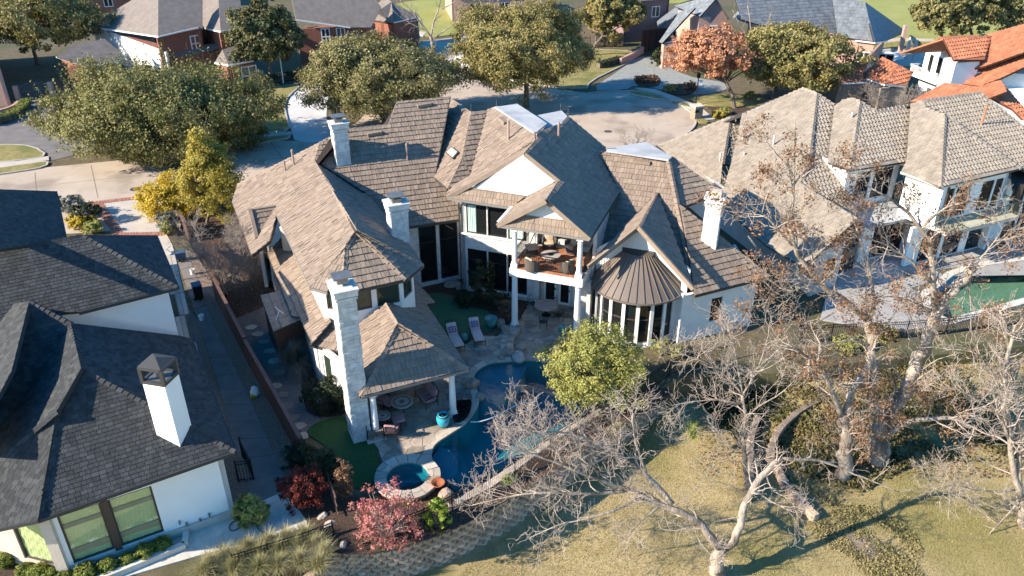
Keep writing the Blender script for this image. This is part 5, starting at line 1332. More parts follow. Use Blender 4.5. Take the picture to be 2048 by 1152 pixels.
# ---------------------------------------------------------------- travertine terrace, planter kerb
TR = G([(569, 984), (612, 1040), (616, 1056), (540, 1078), (400, 1112), (220, 1164), (60, 1230), (20, 1180), (340, 1083), (471, 1032), (500, 1014)], .0)
tp = thing('terrace', 'pale travertine terrace with a low step at the corner of the left house', 'terrace', (*U(500, 1060)[:2], 0))
pv = Tiles(); d0 = FL_
for i in range(-20, 14):
    for j in range(-12, 10):
        o = (i + (.5 if j % 2 else 0)) * .61; q = [FL_.XY(o, j * .41), FL_.XY(o + .605, j * .41), FL_.XY(o + .605, j * .41 + .405), FL_.XY(o, j * .41 + .405)]
        c = q; tp_ = TR if parea(TR) > 0 else TR[::-1]
        poly = tp_
        for k in range(4):
            a, b = np.array(q[k]), np.array(q[(k + 1) % 4]); nx, ny = (b - a)[1], -(b - a)[0]; l = math.hypot(nx, ny); poly = clip_half(poly, nx / l, ny / l, (nx * a[0] + ny * a[1]) / l)
            if len(poly) < 3: break
        poly = cleanpoly(poly, .005)
        if len(poly) < 3 or abs(parea(poly)) < .01: continue
        k = len(poly); z = .05 + lrng.uniform(0, .004)
        pv.items.append(([(x, y, z) for x, y in poly] + [(x, y, .0) for x, y in poly], [tuple(range(k))] + [(m_, k + m_, k + (m_ + 1) % k, (m_ + 1) % k) for m_ in range(k)], lrng.random(), 'paving_slab'))
pv.build('travertine', tp, 300, 'paving_slabs')
mb = MB().prism(TR, -.6, .015); mb.build('terrace_base', 'limestone', tp)
kb = [U(346, 1076, 0), U(375, 1068, 0), U(372, 1096, 0), U(240, 1150, 0), U(140, 1190, 0)]
for i in range(1, len(kb) - 1): MB().bar(kb[i] + Zv(.15), kb[i + 1] + Zv(.15), .24, .32).build('planter_kerb', 'travertine', tp)
# garden hose on the terrace
hz = smooth_line([tuple(U(x, y, .09)) for x, y in ((472, 1040), (460, 1047), (458, 1060), (470, 1062), (484, 1050), (494, 1046), (512, 1048), (518, 1062), (535, 1068), (551, 1072))], 3)
tag(MB().tube(hz, .022, 5).build('garden_hose', mat('hose_green', (.015, .03, .03), rough=.5)), 'dark garden hose lying across the pale travertine terrace', 'hose')
# ================================================================ right neighbour house with barrel tile roofs
mat('barrel_tile', (0.31, 0.26, 0.205), (0.25, 0.21, 0.165), 2.0, 0.85, 0.3, 20, tint=0.14)
mat('tile_base', (0.05, 0.045, 0.04), None, rough=0.95)
mat('glass_rail', (0.22, 0.24, 0.24), rough=.05, spec=.6)
erng = random.Random(31)
def c3(x, y): return (1250 + x / 2.565, y / 2.565)
east = thing('right_house', 'white house with tan barrel tile roofs and a glass railed balcony', 'house', (28, 56, 0))
EP = {}; EA = -66.0; EPI = 28.0; EL_ = EA - 90; ER_ = EA + 90
EP['E6'] = Plane(EA, EPI, U(*c3(1620, 960), 6.3)); EP['E5'] = Plane(EL_, EPI, U(*c3(1620, 960), 6.3))
EP['E4'] = Plane(EA, EPI, U(*c3(1155, 875), 6.3)); EP['E3'] = Plane(EL_, EPI, U(*c3(1155, 875), 6.3))
EP['EL'] = Plane(EL_, EPI, U(1635.5, 510.5, 3.3)); EP['E2'] = Plane(EA, EPI, EP['EL'].hit(1634, 187)); EP['EL2'] = Plane(EL_, EPI, U(1316, 292, 3.3)); EP['ES'] = Plane(EA, EPI, EP['EL2'].hit(1461, 234))
EP['E7'] = Plane(EA, EPI, EP['E5'].hit(*c3(1540, 515))); EP['E8'] = Plane(ER_, EPI, EP['E7'].hit(*c3(1820, 475)))
EPOLY = {
 'EL': [(1484, 230), (1605, 177), (1634, 187), (1616, 331), (1600, 366), (1716, 437), (1635.5, 510.5), (1600, 530), (1530, 490), (1440, 405), (1462, 329)],
 'EL2': [(1316, 292), (1461, 234), (1445, 327), (1440, 380), (1360, 330)],
 'ES': [(1461, 234), (1484, 230), (1462, 330), (1445, 328)],
 'E2': [(1634, 187), (1669, 210.5), (1657, 324), (1690, 374), (1716, 437), (1600, 366), (1616, 331)],
 'E3': [c3(1110, 520), c3(1165, 505), c3(1205, 520), c3(1155, 870), c3(1040, 835), c3(1075, 545)],
 'E4': [c3(1205, 520), c3(1285, 570), c3(1465, 540), c3(1445, 830), c3(1155, 875)],
 'E5': [c3(1465, 540), c3(1530, 515), c3(1540, 555), c3(1640, 590), c3(1620, 960), c3(1415, 885), c3(1445, 825)],
 'E6': [c3(1640, 590), c3(2030, 865), c3(1620, 960)],
 'E7': [c3(1530, 515), c3(1820, 475), (2130, 318), (2130, 385), (2041, 337), (1889.4, 230), (1850, 216)]}
eb = MB(); et = Tiles()
for f, q in EPOLY.items():
    pl = EP[f]; poly = [pl.hit(*x) for x in q]; roof_slab(eb, poly, pl.n, .15, -.005); et.face(poly, pl.n, pl.az, .32, .40, .05, erng, barrel=True)
def erd(a, b, f1, n2, w=.18): et.ridge(EP[f1].hit(*a), EP[f1].hit(*b), EP[f1].n, n2 if not isinstance(n2, str) else EP[n2].n, w, .40, .08, erng)
bkn = np.array([.3, .55, .8])
erd((1605, 177), (1634, 187), 'EL', bkn); erd((1634, 187), (1616, 331), 'EL', 'E2'); erd((1616, 331), (1600, 366), 'EL', 'E2'); erd((1484, 230), (1605, 177), 'EL', bkn); erd((1316, 292), (1461, 234), 'EL2', bkn); erd((1461, 234), (1445, 327), 'EL2', 'ES')
erd((1634, 187), (1669, 210.5), 'E2', bkn)
erd(c3(1205, 520), c3(1155, 870), 'E3', 'E4'); erd(c3(1640, 590), c3(1620, 960), 'E5', 'E6'); erd(c3(1640, 590), c3(2030, 865), 'E6', bkn); erd(c3(1540, 555), c3(1640, 590), 'E5', 'E7'); erd(c3(1465, 540), c3(1530, 515), 'E5', bkn)
erd(c3(1530, 515), c3(1820, 475), 'E7', bkn); erd(c3(1820, 475), (2130, 318), 'E7', bkn); erd(c3(1110, 520), c3(1165, 505), 'E3', bkn); erd(c3(1285, 570), c3(1465, 540), 'E4', bkn); erd(c3(1165, 505), c3(1205, 520), 'E3', bkn); erd(c3(1205, 520), c3(1285, 570), 'E4', bkn)
# slopes on the far sides
up_ = np.array([math.cos(R(EA + 180)), math.sin(R(EA + 180)), -.53]); rt_ = np.array([math.cos(R(ER_)), math.sin(R(ER_)), -.53])
for f, a, b, v, k in (('EL', (1484, 230), (1605, 177), up_, 4), ('EL2', (1316, 292), (1461, 234), up_, 3), ('E4', c3(1285, 570), c3(1465, 540), up_, 5), ('E7', c3(1530, 515), c3(1820, 475), up_, 5), ('E7', c3(1820, 475), (2130, 318), rt_, 5), ('E3', c3(1110, 520), c3(1165, 505), up_, 3), ('E6', c3(1640, 590), c3(2030, 865), rt_ * .1 + up_ * .3, 3), ('E2', (1634, 187), (1669, 210.5), up_, 3)):
    p, q = EP[f].hit(*a), EP[f].hit(*b); vv_ = v.copy(); n_ = np.cross(q - p, vv_); n_ = n_ / np.linalg.norm(n_); n_ = n_ if n_[2] > 0 else -n_
    roof_slab(eb, [p, q, q + vv_ * k, p + vv_ * k], n_, .12, -.02)
eb.build('roof', 'tile_base', east); et.build('barrel_tile', east, 300)
def ew(p0, p1, z0, z1, m='stucco_bright', holes=(), th=.22, name='wall'):
    mb = MB(); wall_cells(mb, p0, p1, z0, z1, th, holes); return mb.build(name, MATS[m], east)
FE = Fr(EP['E6'].hit(*c3(1620, 960))[:2], EA + 90)
xr = FE.L(EP['E6'].hit(*c3(2030, 865)))[0]; yl = FE.L(EP['E5'].hit(*c3(1415, 885)))[1]
a, b = FE.XY(.5, .5), FE.XY(xr - .5, .5)
hh = [(.5, 1.7, 3.5, 5.7), (1.9, 3.3, 3.5, 5.7), (4.4, 5.6, 3.5, 5.7), (5.75, xr - 1.3, 3.5, 5.7)]
ew(a, b, 3.0, 6.25, holes=hh)
for q in hh: window(east, a, b, *q, 'frame_bronze', 'glass_dark', rec=.06, fw=.08)
ew(FE.XY(.5, yl), a, 3.0, 6.25); ew(b, FE.XY(xr - .5, 5), 0, 6.25)
a2, b2 = FE.XY(-.4, .9), FE.XY(xr + 1.5, .9)
hh = [(1.2, 3.2, .1, 2.6), (3.5, 5.3, .1, 2.6), (6.0, 7.6, .1, 2.6)]
ew(a2, b2, 0, 3.0, holes=hh)
for q in hh: window(east, a2, b2, *q, 'frame_bronze', 'glass_dark', rec=.06, fw=.09)
# balcony with slab and glass railing
sl = [FE.XY(.6, .5), FE.XY(.6, -1.0), FE.XY(xr - .3, -1.0), FE.XY(xr - .3, .5)]
MB().prism(sl, 3.0, 3.28).build('balcony', 'limestone', east)
for p, q in ((sl[0], sl[1]), (sl[1], sl[2]), (sl[2], sl[3])):
    n_ = max(1, int(math.dist(p, q) / 1.5))
    for i in range(n_):
        u, v = np.array(p) + (np.array(q) - np.array(p)) * (i + .03) / n_, np.array(p) + (np.array(q) - np.array(p)) * (i + .97) / n_
        MB().bar((*u, 3.82), (*v, 3.82), .03, 1.0).build('glass_panel', 'glass_clear', east)
    MB().bar((*p, 4.33), (*q, 4.33), .06, .05).build('hand_rail', 'frame_bronze', east)
MB().box((*FE.XY(.75, .35), 4.6), (.4, .4, 3.2), FE.rz).build('corner_pier', 'stucco_bright', east)
MB().bar((*FE.XY(1.0, .1), 0), (*FE.XY(1.0, .1), 6.1), .1).build('downspout', 'frame_bronze', east)
# centre part between the roofs
cA, cB = EP['E4'].hit(*c3(1155, 875))[:2], EP['E4'].hit(*c3(1445, 830))[:2]; din = np.array([math.cos(R(EA + 180)), math.sin(R(EA + 180))])
cA = cA + din * .5 + np.array([.3, .1]); cB = cB + din * .5
L = math.dist(cA, cB); hh = [(1.0, 2.3, 3.6, 5.8), (2.6, 4.4, 3.6, 5.8)]
ew(cA, cB, 2.5, 6.2, holes=hh)
for q in hh: window(east, cA, cB, *q, 'frame_bronze', 'glass_dark', rec=.06, fw=.08)
ew(cA + din * 3, cA, 2.0, 6.2)
ew(cA - din * 2.5, cB - din * 2.5, 0, 3.0, holes=[(1, 4, .1, 2.6)]); window(east, cA - din * 2.5, cB - din * 2.5, 1, 4, .1, 2.6, 'frame_bronze', 'glass_dark', mull=(2.5,))
MB().slab([(*(cA - din * 2.9), 3.0), (*(cB - din * 2.9), 3.0), (*(cB + din * .2), 3.1), (*(cA + din * .2), 3.1)], (0, 0, -.2)).build('terrace_roof', 'flat_membrane', east)
# low wing walls
lA, lB = EP['EL'].hit(1632, 512)[:2], EP['EL'].hit(1716, 437)[:2]
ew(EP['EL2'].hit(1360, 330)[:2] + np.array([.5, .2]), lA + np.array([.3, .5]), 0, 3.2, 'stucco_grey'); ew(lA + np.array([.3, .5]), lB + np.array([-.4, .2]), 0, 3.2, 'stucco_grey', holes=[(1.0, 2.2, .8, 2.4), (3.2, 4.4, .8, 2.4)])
for q in ((1.0, 2.2, .8, 2.4), (3.2, 4.4, .8, 2.4)): window(east, lA + np.array([.3, .5]), lB + np.array([-.4, .2]), *q, 'frame_bronze', 'glass_dark')
# tall glazed bay at the right edge
rA, rB = U(1982, 480, 0)[:2], U(2130, 430, 0)[:2]
hh = [(.8, 2.6, .2, 4.2), (2.8, 4.6, .2, 4.2)]
ew(rA, rB, 0, 4.9, holes=hh)
for q in hh: window(east, rA, rB, *q, 'frame_bronze', 'glass_green', rec=.06, fw=.09, rails=(2.6,))
ew(rA + np.array([-.3, 4.]), rA, 0, 4.9, 'stucco_bright')
MB().slab([U(2022, 345, 5.2), U(2025, 378, 4.9), U(2140, 340, 4.9), U(2140, 300, 5.6)], (0, 0, -.15)).build('bay_roof', 'gutter_dark', east)
MB().bar((*FE.XY(xr + .4, .0), 0), (*FE.XY(xr + .4, .0), 5.2), .35).build('column', 'frame_bronze', east)
for x, y, hgt in ((1485, 281, 1.0), (1546, 292, .9), (1440, 320, .6), (1488, 312, .3), (1963, 250, 1.6), (1703, 237, .5)):
    f = 'EL' if x < 1640 else ('E7' if x > 1800 else 'E3'); p = EP[f].hit(x, y); MB().lathe((p[0], p[1], p[2] - .1), [(.07, 0), (.07, hgt), (.1, hgt), (.1, hgt + .08)], 8).build('vent_pipe', 'stucco_grey' if x != 1963 else 'terracotta', east)
for a, b in (((c3(1620, 960)), c3(2030, 865)),): MB().bar(U(*a, 6.25), U(*b, 6.25), .12, .14).build('gutter', 'limestone', east)
MB().bar(U(*c3(1415, 885), 6.25), U(*c3(1620, 960), 6.25), .12, .14).build('gutter', 'limestone', east)
# ---------------------------------------------------------------- its patio and pool
ep = thing('neighbour_patio', 'pale paved pool terrace behind the bare trees at the right edge', 'patio', (*U(1880, 560)[:2], 0))
EPAT = [tuple(U(x, y)[:2]) for x, y in ((1640, 640), (1660, 560), (1740, 500), (1800, 480), (1985, 482), (2140, 450), (2240, 545), (2052, 606), (1900, 650), (1790, 664), (1700, 650))]
pe = Tiles(); tp_ = EPAT if parea(EPAT) > 0 else EPAT[::-1]
for i in range(-14, 16):
    for j in range(-14, 14):
        x0_, y0_ = i * 1.2, j * 1.2; c = FE.XY(x0_ + .6, y0_ - 4 + .6)
        if inside(c, E_POOL): continue
        q = [FE.XY(x0_, y0_ - 4), FE.XY(x0_ + 1.185, y0_ - 4), FE.XY(x0_ + 1.185, y0_ - 4 + 1.185), FE.XY(x0_, y0_ - 4 + 1.185)]; poly = tp_
        for k in range(4):
            a, b = np.array(q[k]), np.array(q[(k + 1) % 4]); nx, ny = (b - a)[1], -(b - a)[0]; l = math.hypot(nx, ny); poly = clip_half(poly, nx / l, ny / l, (nx * a[0] + ny * a[1]) / l)
            if len(poly) < 3: break
        poly = cleanpoly(poly, .01)
        if len(poly) < 3 or abs(parea(poly)) < .03: continue
        if any(inside(pp, E_POOL) for pp in poly):
            continue
        k = len(poly); pe.items.append(([(x, y, .05 + erng.uniform(0, .006)) for x, y in poly] + [(x, y, -.02) for x, y in poly], [tuple(range(k))] + [(m_, k + m_, k + (m_ + 1) % k, (m_ + 1) % k) for m_ in range(k)], erng.random(), 'paving_slab'))
pe.build('shaded_paving', ep, 300, 'paving_slabs')
o = sheet_with_holes('bed', EPAT, [E_POOL], 0.0, 'shaded_paving'); del o['kind']; o.name = 'paving_bed'; o.parent = ep; o.matrix_parent_inverse = Matrix.Translation(-Vector(ep.location))
pl2 = thing('swimming_pool', 'teal swimming pool with pale coping behind the bare trees', 'pool', (*U(1960, 580)[:2], 0))
mat('teal_plaster', (0.10, 0.32, 0.46), (0.13, 0.39, 0.53), .8, .7)
basin('basin', E_POOL, 1.1, .0, 'teal_plaster', 'teal_plaster', pl2)
pwl = E_POOL if parea(E_POOL) > 0 else E_POOL[::-1]
MB().add([(x, y, -.08) for x, y in pwl], [tuple(range(len(pwl)))]).build('water', 'neighbour_water', pl2)
coping(pwl + [pwl[0]], .5, -.05, .09, 1.2, pl2, 'travertine', out=-1)
# ================================================================ houses beyond the street
mat('brick_red', (0.30, 0.125, 0.085), (0.22, 0.09, 0.062), 7, 0.9, 0.5, 30, detail=6)
mat('brick_pink', (0.50, 0.33, 0.27), (0.42, 0.26, 0.21), 7, 0.9, 0.4, 30, detail=6)
mat('brick_plum', (0.26, 0.17, 0.16), (0.21, 0.135, 0.13), 7, 0.9, 0.4, 30, detail=6)
mat('comp_roof', (0.22, 0.185, 0.16), (0.165, 0.14, 0.12), 1.5, 0.9, 0.5, 14, detail=7, tint=.12)
mat('slate_roof', (0.125, 0.14, 0.155), (0.19, 0.205, 0.215), 1.6, 0.7, 0.5, 8, detail=6, tint=.15)
mat('clay_tile', (0.43, 0.17, 0.09), (0.36, 0.135, 0.07), .8, 0.8, .3, 10, tint=.16)
mat('stone_mix', (0.36, 0.29, 0.22), (0.20, 0.16, 0.12), 4, .9, .6, 9)
mat('tile_dark', (0.10, 0.035, 0.02), None, rough=.9)
frng = random.Random(77)
def far_house(name, label, planes, polys, roofm, wallm, eaves, tile=None, loc=(0, 0, 0), wz0=0.0, inset=.45, base='shingle_base', core=None):
    h_ = thing(name, label, 'house', loc); mb = MB(); tl = Tiles(); P3 = {}
    for f, q in polys.items():
        pl = planes[f]; poly = [pl.hit(*x) for x in q]; P3[f] = poly; roof_slab(mb, poly, pl.n, .2, -.005)
        if tile: tl.face(poly, pl.n, pl.az, tile[0], tile[1], tile[2], frng, barrel=tile[3], wj=.25)
    mb.build('roof', MATS[base if tile else roofm], h_)
    if tile: tl.build(MATS[roofm], h_, 300)
    for f, poly in P3.items():
        c = np.mean(poly, axis=0); zt = min(q[2] for q in poly) - .15
        if zt > wz0 + 1: MB().prism([tuple(c[:2] + (q[:2] - c[:2]) * .8) for q in poly], wz0, zt).build('core_wall', core.get(f, wallm) if core else wallm, h_)
    for e in eaves:
        f, a, b, m, holes = e[:5]; z0 = e[5] if len(e) > 5 else wz0
        p, q = planes[f].hit(*a), planes[f].hit(*b); d = (q - p)[:2] / np.linalg.norm((q - p)[:2]); n = np.array([d[1], -d[0]]); ins = e[6] if len(e) > 6 else inset
        p2, q2 = p[:2] - n * ins, q[:2] - n * ins; zt = min(p[2], q[2]) - .05
        mbw = MB(); wall_cells(mbw, p2, q2, z0, zt, .25, holes); mbw.build('wall', MATS[m], h_)
        for hq in holes: window(h_, p2, q2, *hq, 'trim_white', 'glass_dark', rec=.0, fw=.14, mull=((hq[0] + hq[1]) / 2,), rails=((hq[2] + hq[3]) / 2,))
        MB().bar(p - Zv(.08), q - Zv(.08), .14, .16).build('gutter', 'trim_white', h_)
    return h_, P3
def c1(x, y): return (x / 2.924, y / 2.924)
# --- red brick house, upper left
BA = -52.0
bp = {}
bp['r1'] = Plane(BA - 90, 33, U(*c1(925, 212), 6.0)); bp['r2'] = Plane(BA, 33, U(*c1(925, 212), 6.0)); bp['r3'] = Plane(BA - 90, 33, U(*c1(1290, 182), 6.0)); bp['r4'] = Plane(BA, 33, U(*c1(1290, 182), 6.0))
bp['g'] = Plane(BA, 30, U(*c1(505, 385), 3.2)); bp['g2'] = Plane(BA - 90, 30, U(*c1(505, 385), 3.2)); bp['l'] = Plane(BA, 30, U(*c1(960, 335), 3.4)); bp['l2'] = Plane(BA, 30, U(*c1(1335, 380), 3.4)); bp['l3'] = Plane(BA - 90, 30, U(*c1(1335, 380), 3.4))
bpoly = {
 'r1': [c1(520, 150), c1(770, 0), c1(850, -60), c1(925, -60), c1(925, 212)], 'r2': [c1(925, -60), c1(1185, -60), c1(1185, 165), c1(1160, 155), c1(925, 212)],
 'r3': [c1(1185, -60), c1(1275, -40), c1(1290, 182), c1(1185, 168)], 'r4': [c1(1275, -40), c1(1400, -60), c1(1420, 160), c1(1290, 182)],
 'g': [c1(610, 225), c1(700, 300), c1(680, 360), c1(505, 385), c1(330, 330), c1(420, 270)],
 'l': [c1(960, 335), c1(1180, 262), c1(1400, 240), c1(1400, 260), c1(1150, 310)], 'l2': [c1(1390, 262), c1(1400, 370), c1(1335, 380), c1(1300, 290)], 'l3': [c1(1300, 290), c1(1335, 380), c1(1255, 365)]}
bh, _ = far_house('brick_house', 'red brick house with a white side wall and grey hip roofs behind the large evergreen', bp, bpoly, 'comp_roof', 'brick_red', [
 ('r1', c1(520, 152), c1(925, 212), 'stucco_bright', [(5.2, 6.4, 3.3, 5.2)]),
 ('r2', c1(925, 212), c1(1160, 157), 'brick_red', [(1.3, 2.6, 3.4, 5.4), (4.0, 5.3, 3.4, 5.4)]),
 ('r3', c1(1160, 157), c1(1290, 182), 'brick_red', [(.7, 1.5, 4.2, 5.4)]),
 ('r4', c1(1290, 182), c1(1420, 160), 'brick_red', []),
 ('g', c1(505, 385), c1(690, 358), 'brick_red', [(1.2, 3.8, .2, 2.4)]),
 ('g2', c1(330, 330), c1(505, 385), 'brick_red', []),
 ('l2', c1(1335, 380), c1(1480, 352), 'brick_red', [(1.6, 3.6, .5, 2.8)]),
 ('l3', c1(1255, 365), c1(1335, 380), 'brick_red', [])], loc=(-36, 108, 0))
bp2 = {'a': Plane(BA - 8, 33, U(*c1(1730, 112), 6.2)), 'b': Plane(BA + 4, 33, U(*c1(2400, 90), 4.6)), 'c': Plane(BA - 86, 33, U(*c1(2300, 118), 4.6)), 'd': Plane(BA + 90, 33, U(*c1(2480, 92), 4.6))}
bh2, _ = far_house('brick_house', 'red brick house wing with a tall entrance beside the curved white driveway', bp2, {'a': [c1(1700, -40), c1(2150, -60), c1(2230, 40), c1(2170, 160), c1(2048, 160), c1(1730, 112)], 'b': [c1(2290, 10), c1(2200, 70), c1(2300, 130), c1(2452, 96)], 'c': [c1(2250, -20), c1(2290, 10), c1(2300, 130), c1(2120, 110)]}, 'comp_roof', 'brick_red', [
 ('a', c1(1730, 112), c1(2048, 158), 'brick_red', [(3.0, 4.2, 2.6, 4.8), (5.0, 6.2, .3, 4.8)]), ('b', c1(2300, 130), c1(2452, 96), 'brick_red', [(1.5, 3, .8, 2.6)], 0, .4)], loc=(-22, 104, 0))
dwn = UY(600, 45, 103.5); MB().bar((U(602, 130)[0], 100, 0), (U(602, 130)[0], 100, 6), .12).build('downspout', 'trim_white', bh2)
# --- building at the left edge and houses at the top
bp3 = {'a': Plane(-20, 20, U(4, 30, 6.0))}
pA_, pB_ = U(22, 212, 0), U(-8, 60, 0)
lh = thing('brick_house', 'brick and stone house corner cut by the left picture edge', 'house', tuple(pA_))
mb = MB(); wall_cells(mb, pA_[:2], U(-10, 120, 0)[:2], 0, 5.2, .3, [(1.2, 2.2, .2, 2.2)]); mb.build('wall', 'brick_pink', lh)
mb = MB(); wall_cells(mb, pA_[:2] - np.array([12, 3.0]), pA_[:2], 0, 5.2, .3); mb.build('wall', 'brick_pink', lh)
q_ = U(-10, 120, 0); MB().slab([(pA_[0] + .4, pA_[1] - .4, 5.3), (q_[0] + .4, q_[1], 5.3), (q_[0] - 5, q_[1] + 2, 8.0), (pA_[0] - 5, pA_[1] - 1, 8.0)], (0, 0, -.2)).build('roof', 'comp_roof', lh)
def box_house(name, label, px_, w, d, hgt, az, wallm, roofm, pitch=.6, over=.5, wins=(), cat='house'):
    """hip roofed house: px_ picture point of the near left corner at the ground"""
    o = U(*px_, 0); fr = Fr(o, az); h_ = thing(name, label, cat, tuple(o))
    cs = [fr.XY(0, 0), fr.XY(w, 0), fr.XY(w, d), fr.XY(0, d)]
    for i in range(4):
        hq = [x for x in wins if x[0] == i]; mbw = MB(); hol_ = [x[1:] for x in hq]; wall_cells(mbw, cs[i], cs[(i + 1) % 4], 0, hgt, .25, hol_); mbw.build('wall', MATS[wallm], h_)
        for x in hol_: window(h_, cs[i], cs[(i + 1) % 4], *x, 'trim_white', 'glass_dark', rec=.03, fw=.12, mull=((x[0] + x[1]) / 2,))
    e = [fr.W(-over, -over, hgt), fr.W(w + over, -over, hgt), fr.W(w + over, d + over, hgt), fr.W(-over, d + over, hgt)]; s_ = min(w, d) / 2 + over; zr = hgt + s_ * pitch
    ra, rb = (fr.W(s_ - over, d / 2, zr), fr.W(w + over - s_, d / 2, zr)) if w >= d else (fr.W(w / 2, s_ - over, zr), fr.W(w / 2, d + over - s_, zr))
    mb = MB(); mb.add(e + [ra, rb], [(0, 1, 5, 4), (1, 2, 5), (2, 3, 4, 5), (3, 0, 4), (3, 2, 1, 0)] if w >= d else [(0, 1, 4), (1, 2, 5, 4), (2, 3, 5), (3, 0, 4, 5), (3, 2, 1, 0)]); mb.build('roof', MATS[roofm], h_)
    return h_, fr
box_house('brick_house', 'distant brick house with a dark grey roof at the top edge behind the brick house', (175, 28), 20, 14, 5.5, 20, 'brick_red', 'comp_roof', wins=((0, 3, 4.5, 1, 3), (0, 8, 9.5, 1, 3)))
box_house('brick_house', 'distant house with a grey roof at the top edge by the street lawn', (640, 2), 16, 12, 4.5, 25, 'brick_red', 'comp_roof', wins=((0, 3, 4.5, 1, 3),))
box_house('brick_house', 'distant pale brick house half hidden behind the bare street tree', (905, 44), 14, 12, 4.5, 10, 'brick_pink', 'comp_roof', wins=((0, 3, 5, .8, 3), (0, 8, 10, .8, 3)))
# --- plum brick house behind the round clipped shrub
ph, pf = box_house('plum_brick_house', 'plum coloured brick house with a slate roof beside the wooden gate', (1246, 86), 7.5, 12, 6.0, 22, 'brick_plum', 'slate_roof', .7, wins=((0, 1.5, 3.0, 3.4, 5.0), (0, 4.6, 6, 3.4, 5.0)))
gt = thing('wooden_gate', 'brown board gate between the plum brick house and the pink brick gable', 'gate', tuple(U(1282, 104)))
fr = Fr(U(1281, 104), 25)
for i in range(16): MB().box((*fr.XY(.15 + i * .3, 0), 1.5), (.28, .06, 3.0), fr.rz, frng.random()).build('board', 'fence_wood', gt)
for z in (.3, 2.7): MB().bar(fr.W(0, .06, z), fr.W(4.9, .06, z), .1).build('rail', 'fence_wood', gt)
# --- slate roofed pink brick house
sa = -50.0
sp = {}
sp['k'] = Plane(sa - 62, 42, U(*c3(1280, 213), 4.4)); sp['m'] = Plane(sa + 30, 38, U(*c3(1345, 205), 4.4)); sp['b'] = Plane(sa - 60, 42, U(*c3(1180, 200), 4.4))
sp['f'] = Plane(-70, 45, U(*c3(860, 120), 5.5)); sp['g'] = Plane(200, 48, U(*c3(180, 215), 3.4)); sp['g2'] = Plane(200, 48, U(*c3(380, 85), 6.6)); sp['x'] = Plane(20, 48, U(*c3(480, 0), 8.6))
spoly = {'k': [c3(1060, -30), c3(1230, 10), c3(1280, 213), c3(1180, 200), c3(1090, 180)], 'm': [c3(1230, 10), c3(1445, 163), c3(1345, 205), c3(1280, 213)],
 'f': [c3(560, -30), c3(1080, -60), c3(1090, 180), c3(860, 140), c3(700, 130), c3(600, 100)], 'g': [c3(360, 40), c3(280, 60), c3(175, 215), c3(190, 222)], 'g2': [c3(250, 30), c3(440, -20), c3(470, -10), c3(385, 85), c3(350, 70)]}
sh, _ = far_house('slate_roof_house', 'pink brick house with steep blue slate roofs behind the orange tree', sp, spoly, 'slate_roof', 'brick_pink', [
 ('k', c3(1180, 205), c3(1280, 217), 'brick_pink', [(.5, 2.3, .4, 3.0), (3.0, 5.0, .4, 3.0)], 0, .3), ('m', c3(1280, 217), c3(1345, 207), 'brick_pink', [(.8, 2.8, .4, 3.0)], 0, .3)], tile=(.5, .5, .03, False), loc=(30, 118, 0))
for (a, b, apex, zb, nm) in (((372, 245), (505, 240), (455, 0), 0, 'gable'), ((172, 245), (345, 250), (330, 70), 0, 'gable'), ((625, 220), (735, 215), (690, 40), 0, 'gable')):
    A1, B1 = U(*c3(*a), 0), U(*c3(*b), 0); mid = UY(*c3(*apex), (A1[1] + B1[1]) / 2); hw = mid[2] * (.62 if nm == 'gable' else .5)
    d = (B1 - A1) / np.linalg.norm(B1 - A1); nn = np.array([-d[1], d[0], 0])
    m_ = (A1 + B1) / 2
    MB().slab([A1, B1, B1 + Zv(hw), np.array([m_[0], m_[1], mid[2]]), A1 + Zv(hw)], nn * .4).build('gable_wall', 'brick_pink', sh)
    for s0, s1 in ((A1, 1), (B1, -1)):
        e = s0 + Zv(hw) - d * .35 * s1 - Zv(.3); t = np.array([m_[0], m_[1], mid[2] + .05])
        MB().slab([e - nn * .3, t - nn * .3, t + nn * 5, e + nn * 5], (0, 0, .18)).build('gable_roof', 'slate_roof', sh)
    wz = hw * .55; f = MB().box((*(m_ - nn * .04)[:2], wz), (1.4, .12, 1.7), math.atan2(d[1], d[0])).build('window', 'trim_white', sh)
    sub(MB().box((*(m_ - nn * .1)[:2], wz), (1.1, .06, 1.4), math.atan2(d[1], d[0])).build('pane', 'glass_dark'), f)
cp = UY(1650, 50, 112); chb = MB().box((cp[0], cp[1], cp[2] - 2.0), (2.2, 1.6, 4.2), R(20)).build('chimney', 'brick_pink', sh)
mb = MB(); mb.box((cp[0], cp[1], cp[2] + .3), (2.7, 2.1, .35), R(20)); mb.box((cp[0], cp[1], cp[2] - 1.0), (2.5, 1.9, .2), R(20)); sub(mb.build('crown', 'brick_pink'), chb)
sub(MB().box((cp[0], cp[1], cp[2] + .6), (2.0, 1.4, .3), R(20)).build('cap', 'slate_roof'), chb)
pp = U(*c3(1405, 290), 0); MB().bar(pp, (pp[0], pp[1], 4.3), .5).build('porch_column', 'brick_pink', sh)
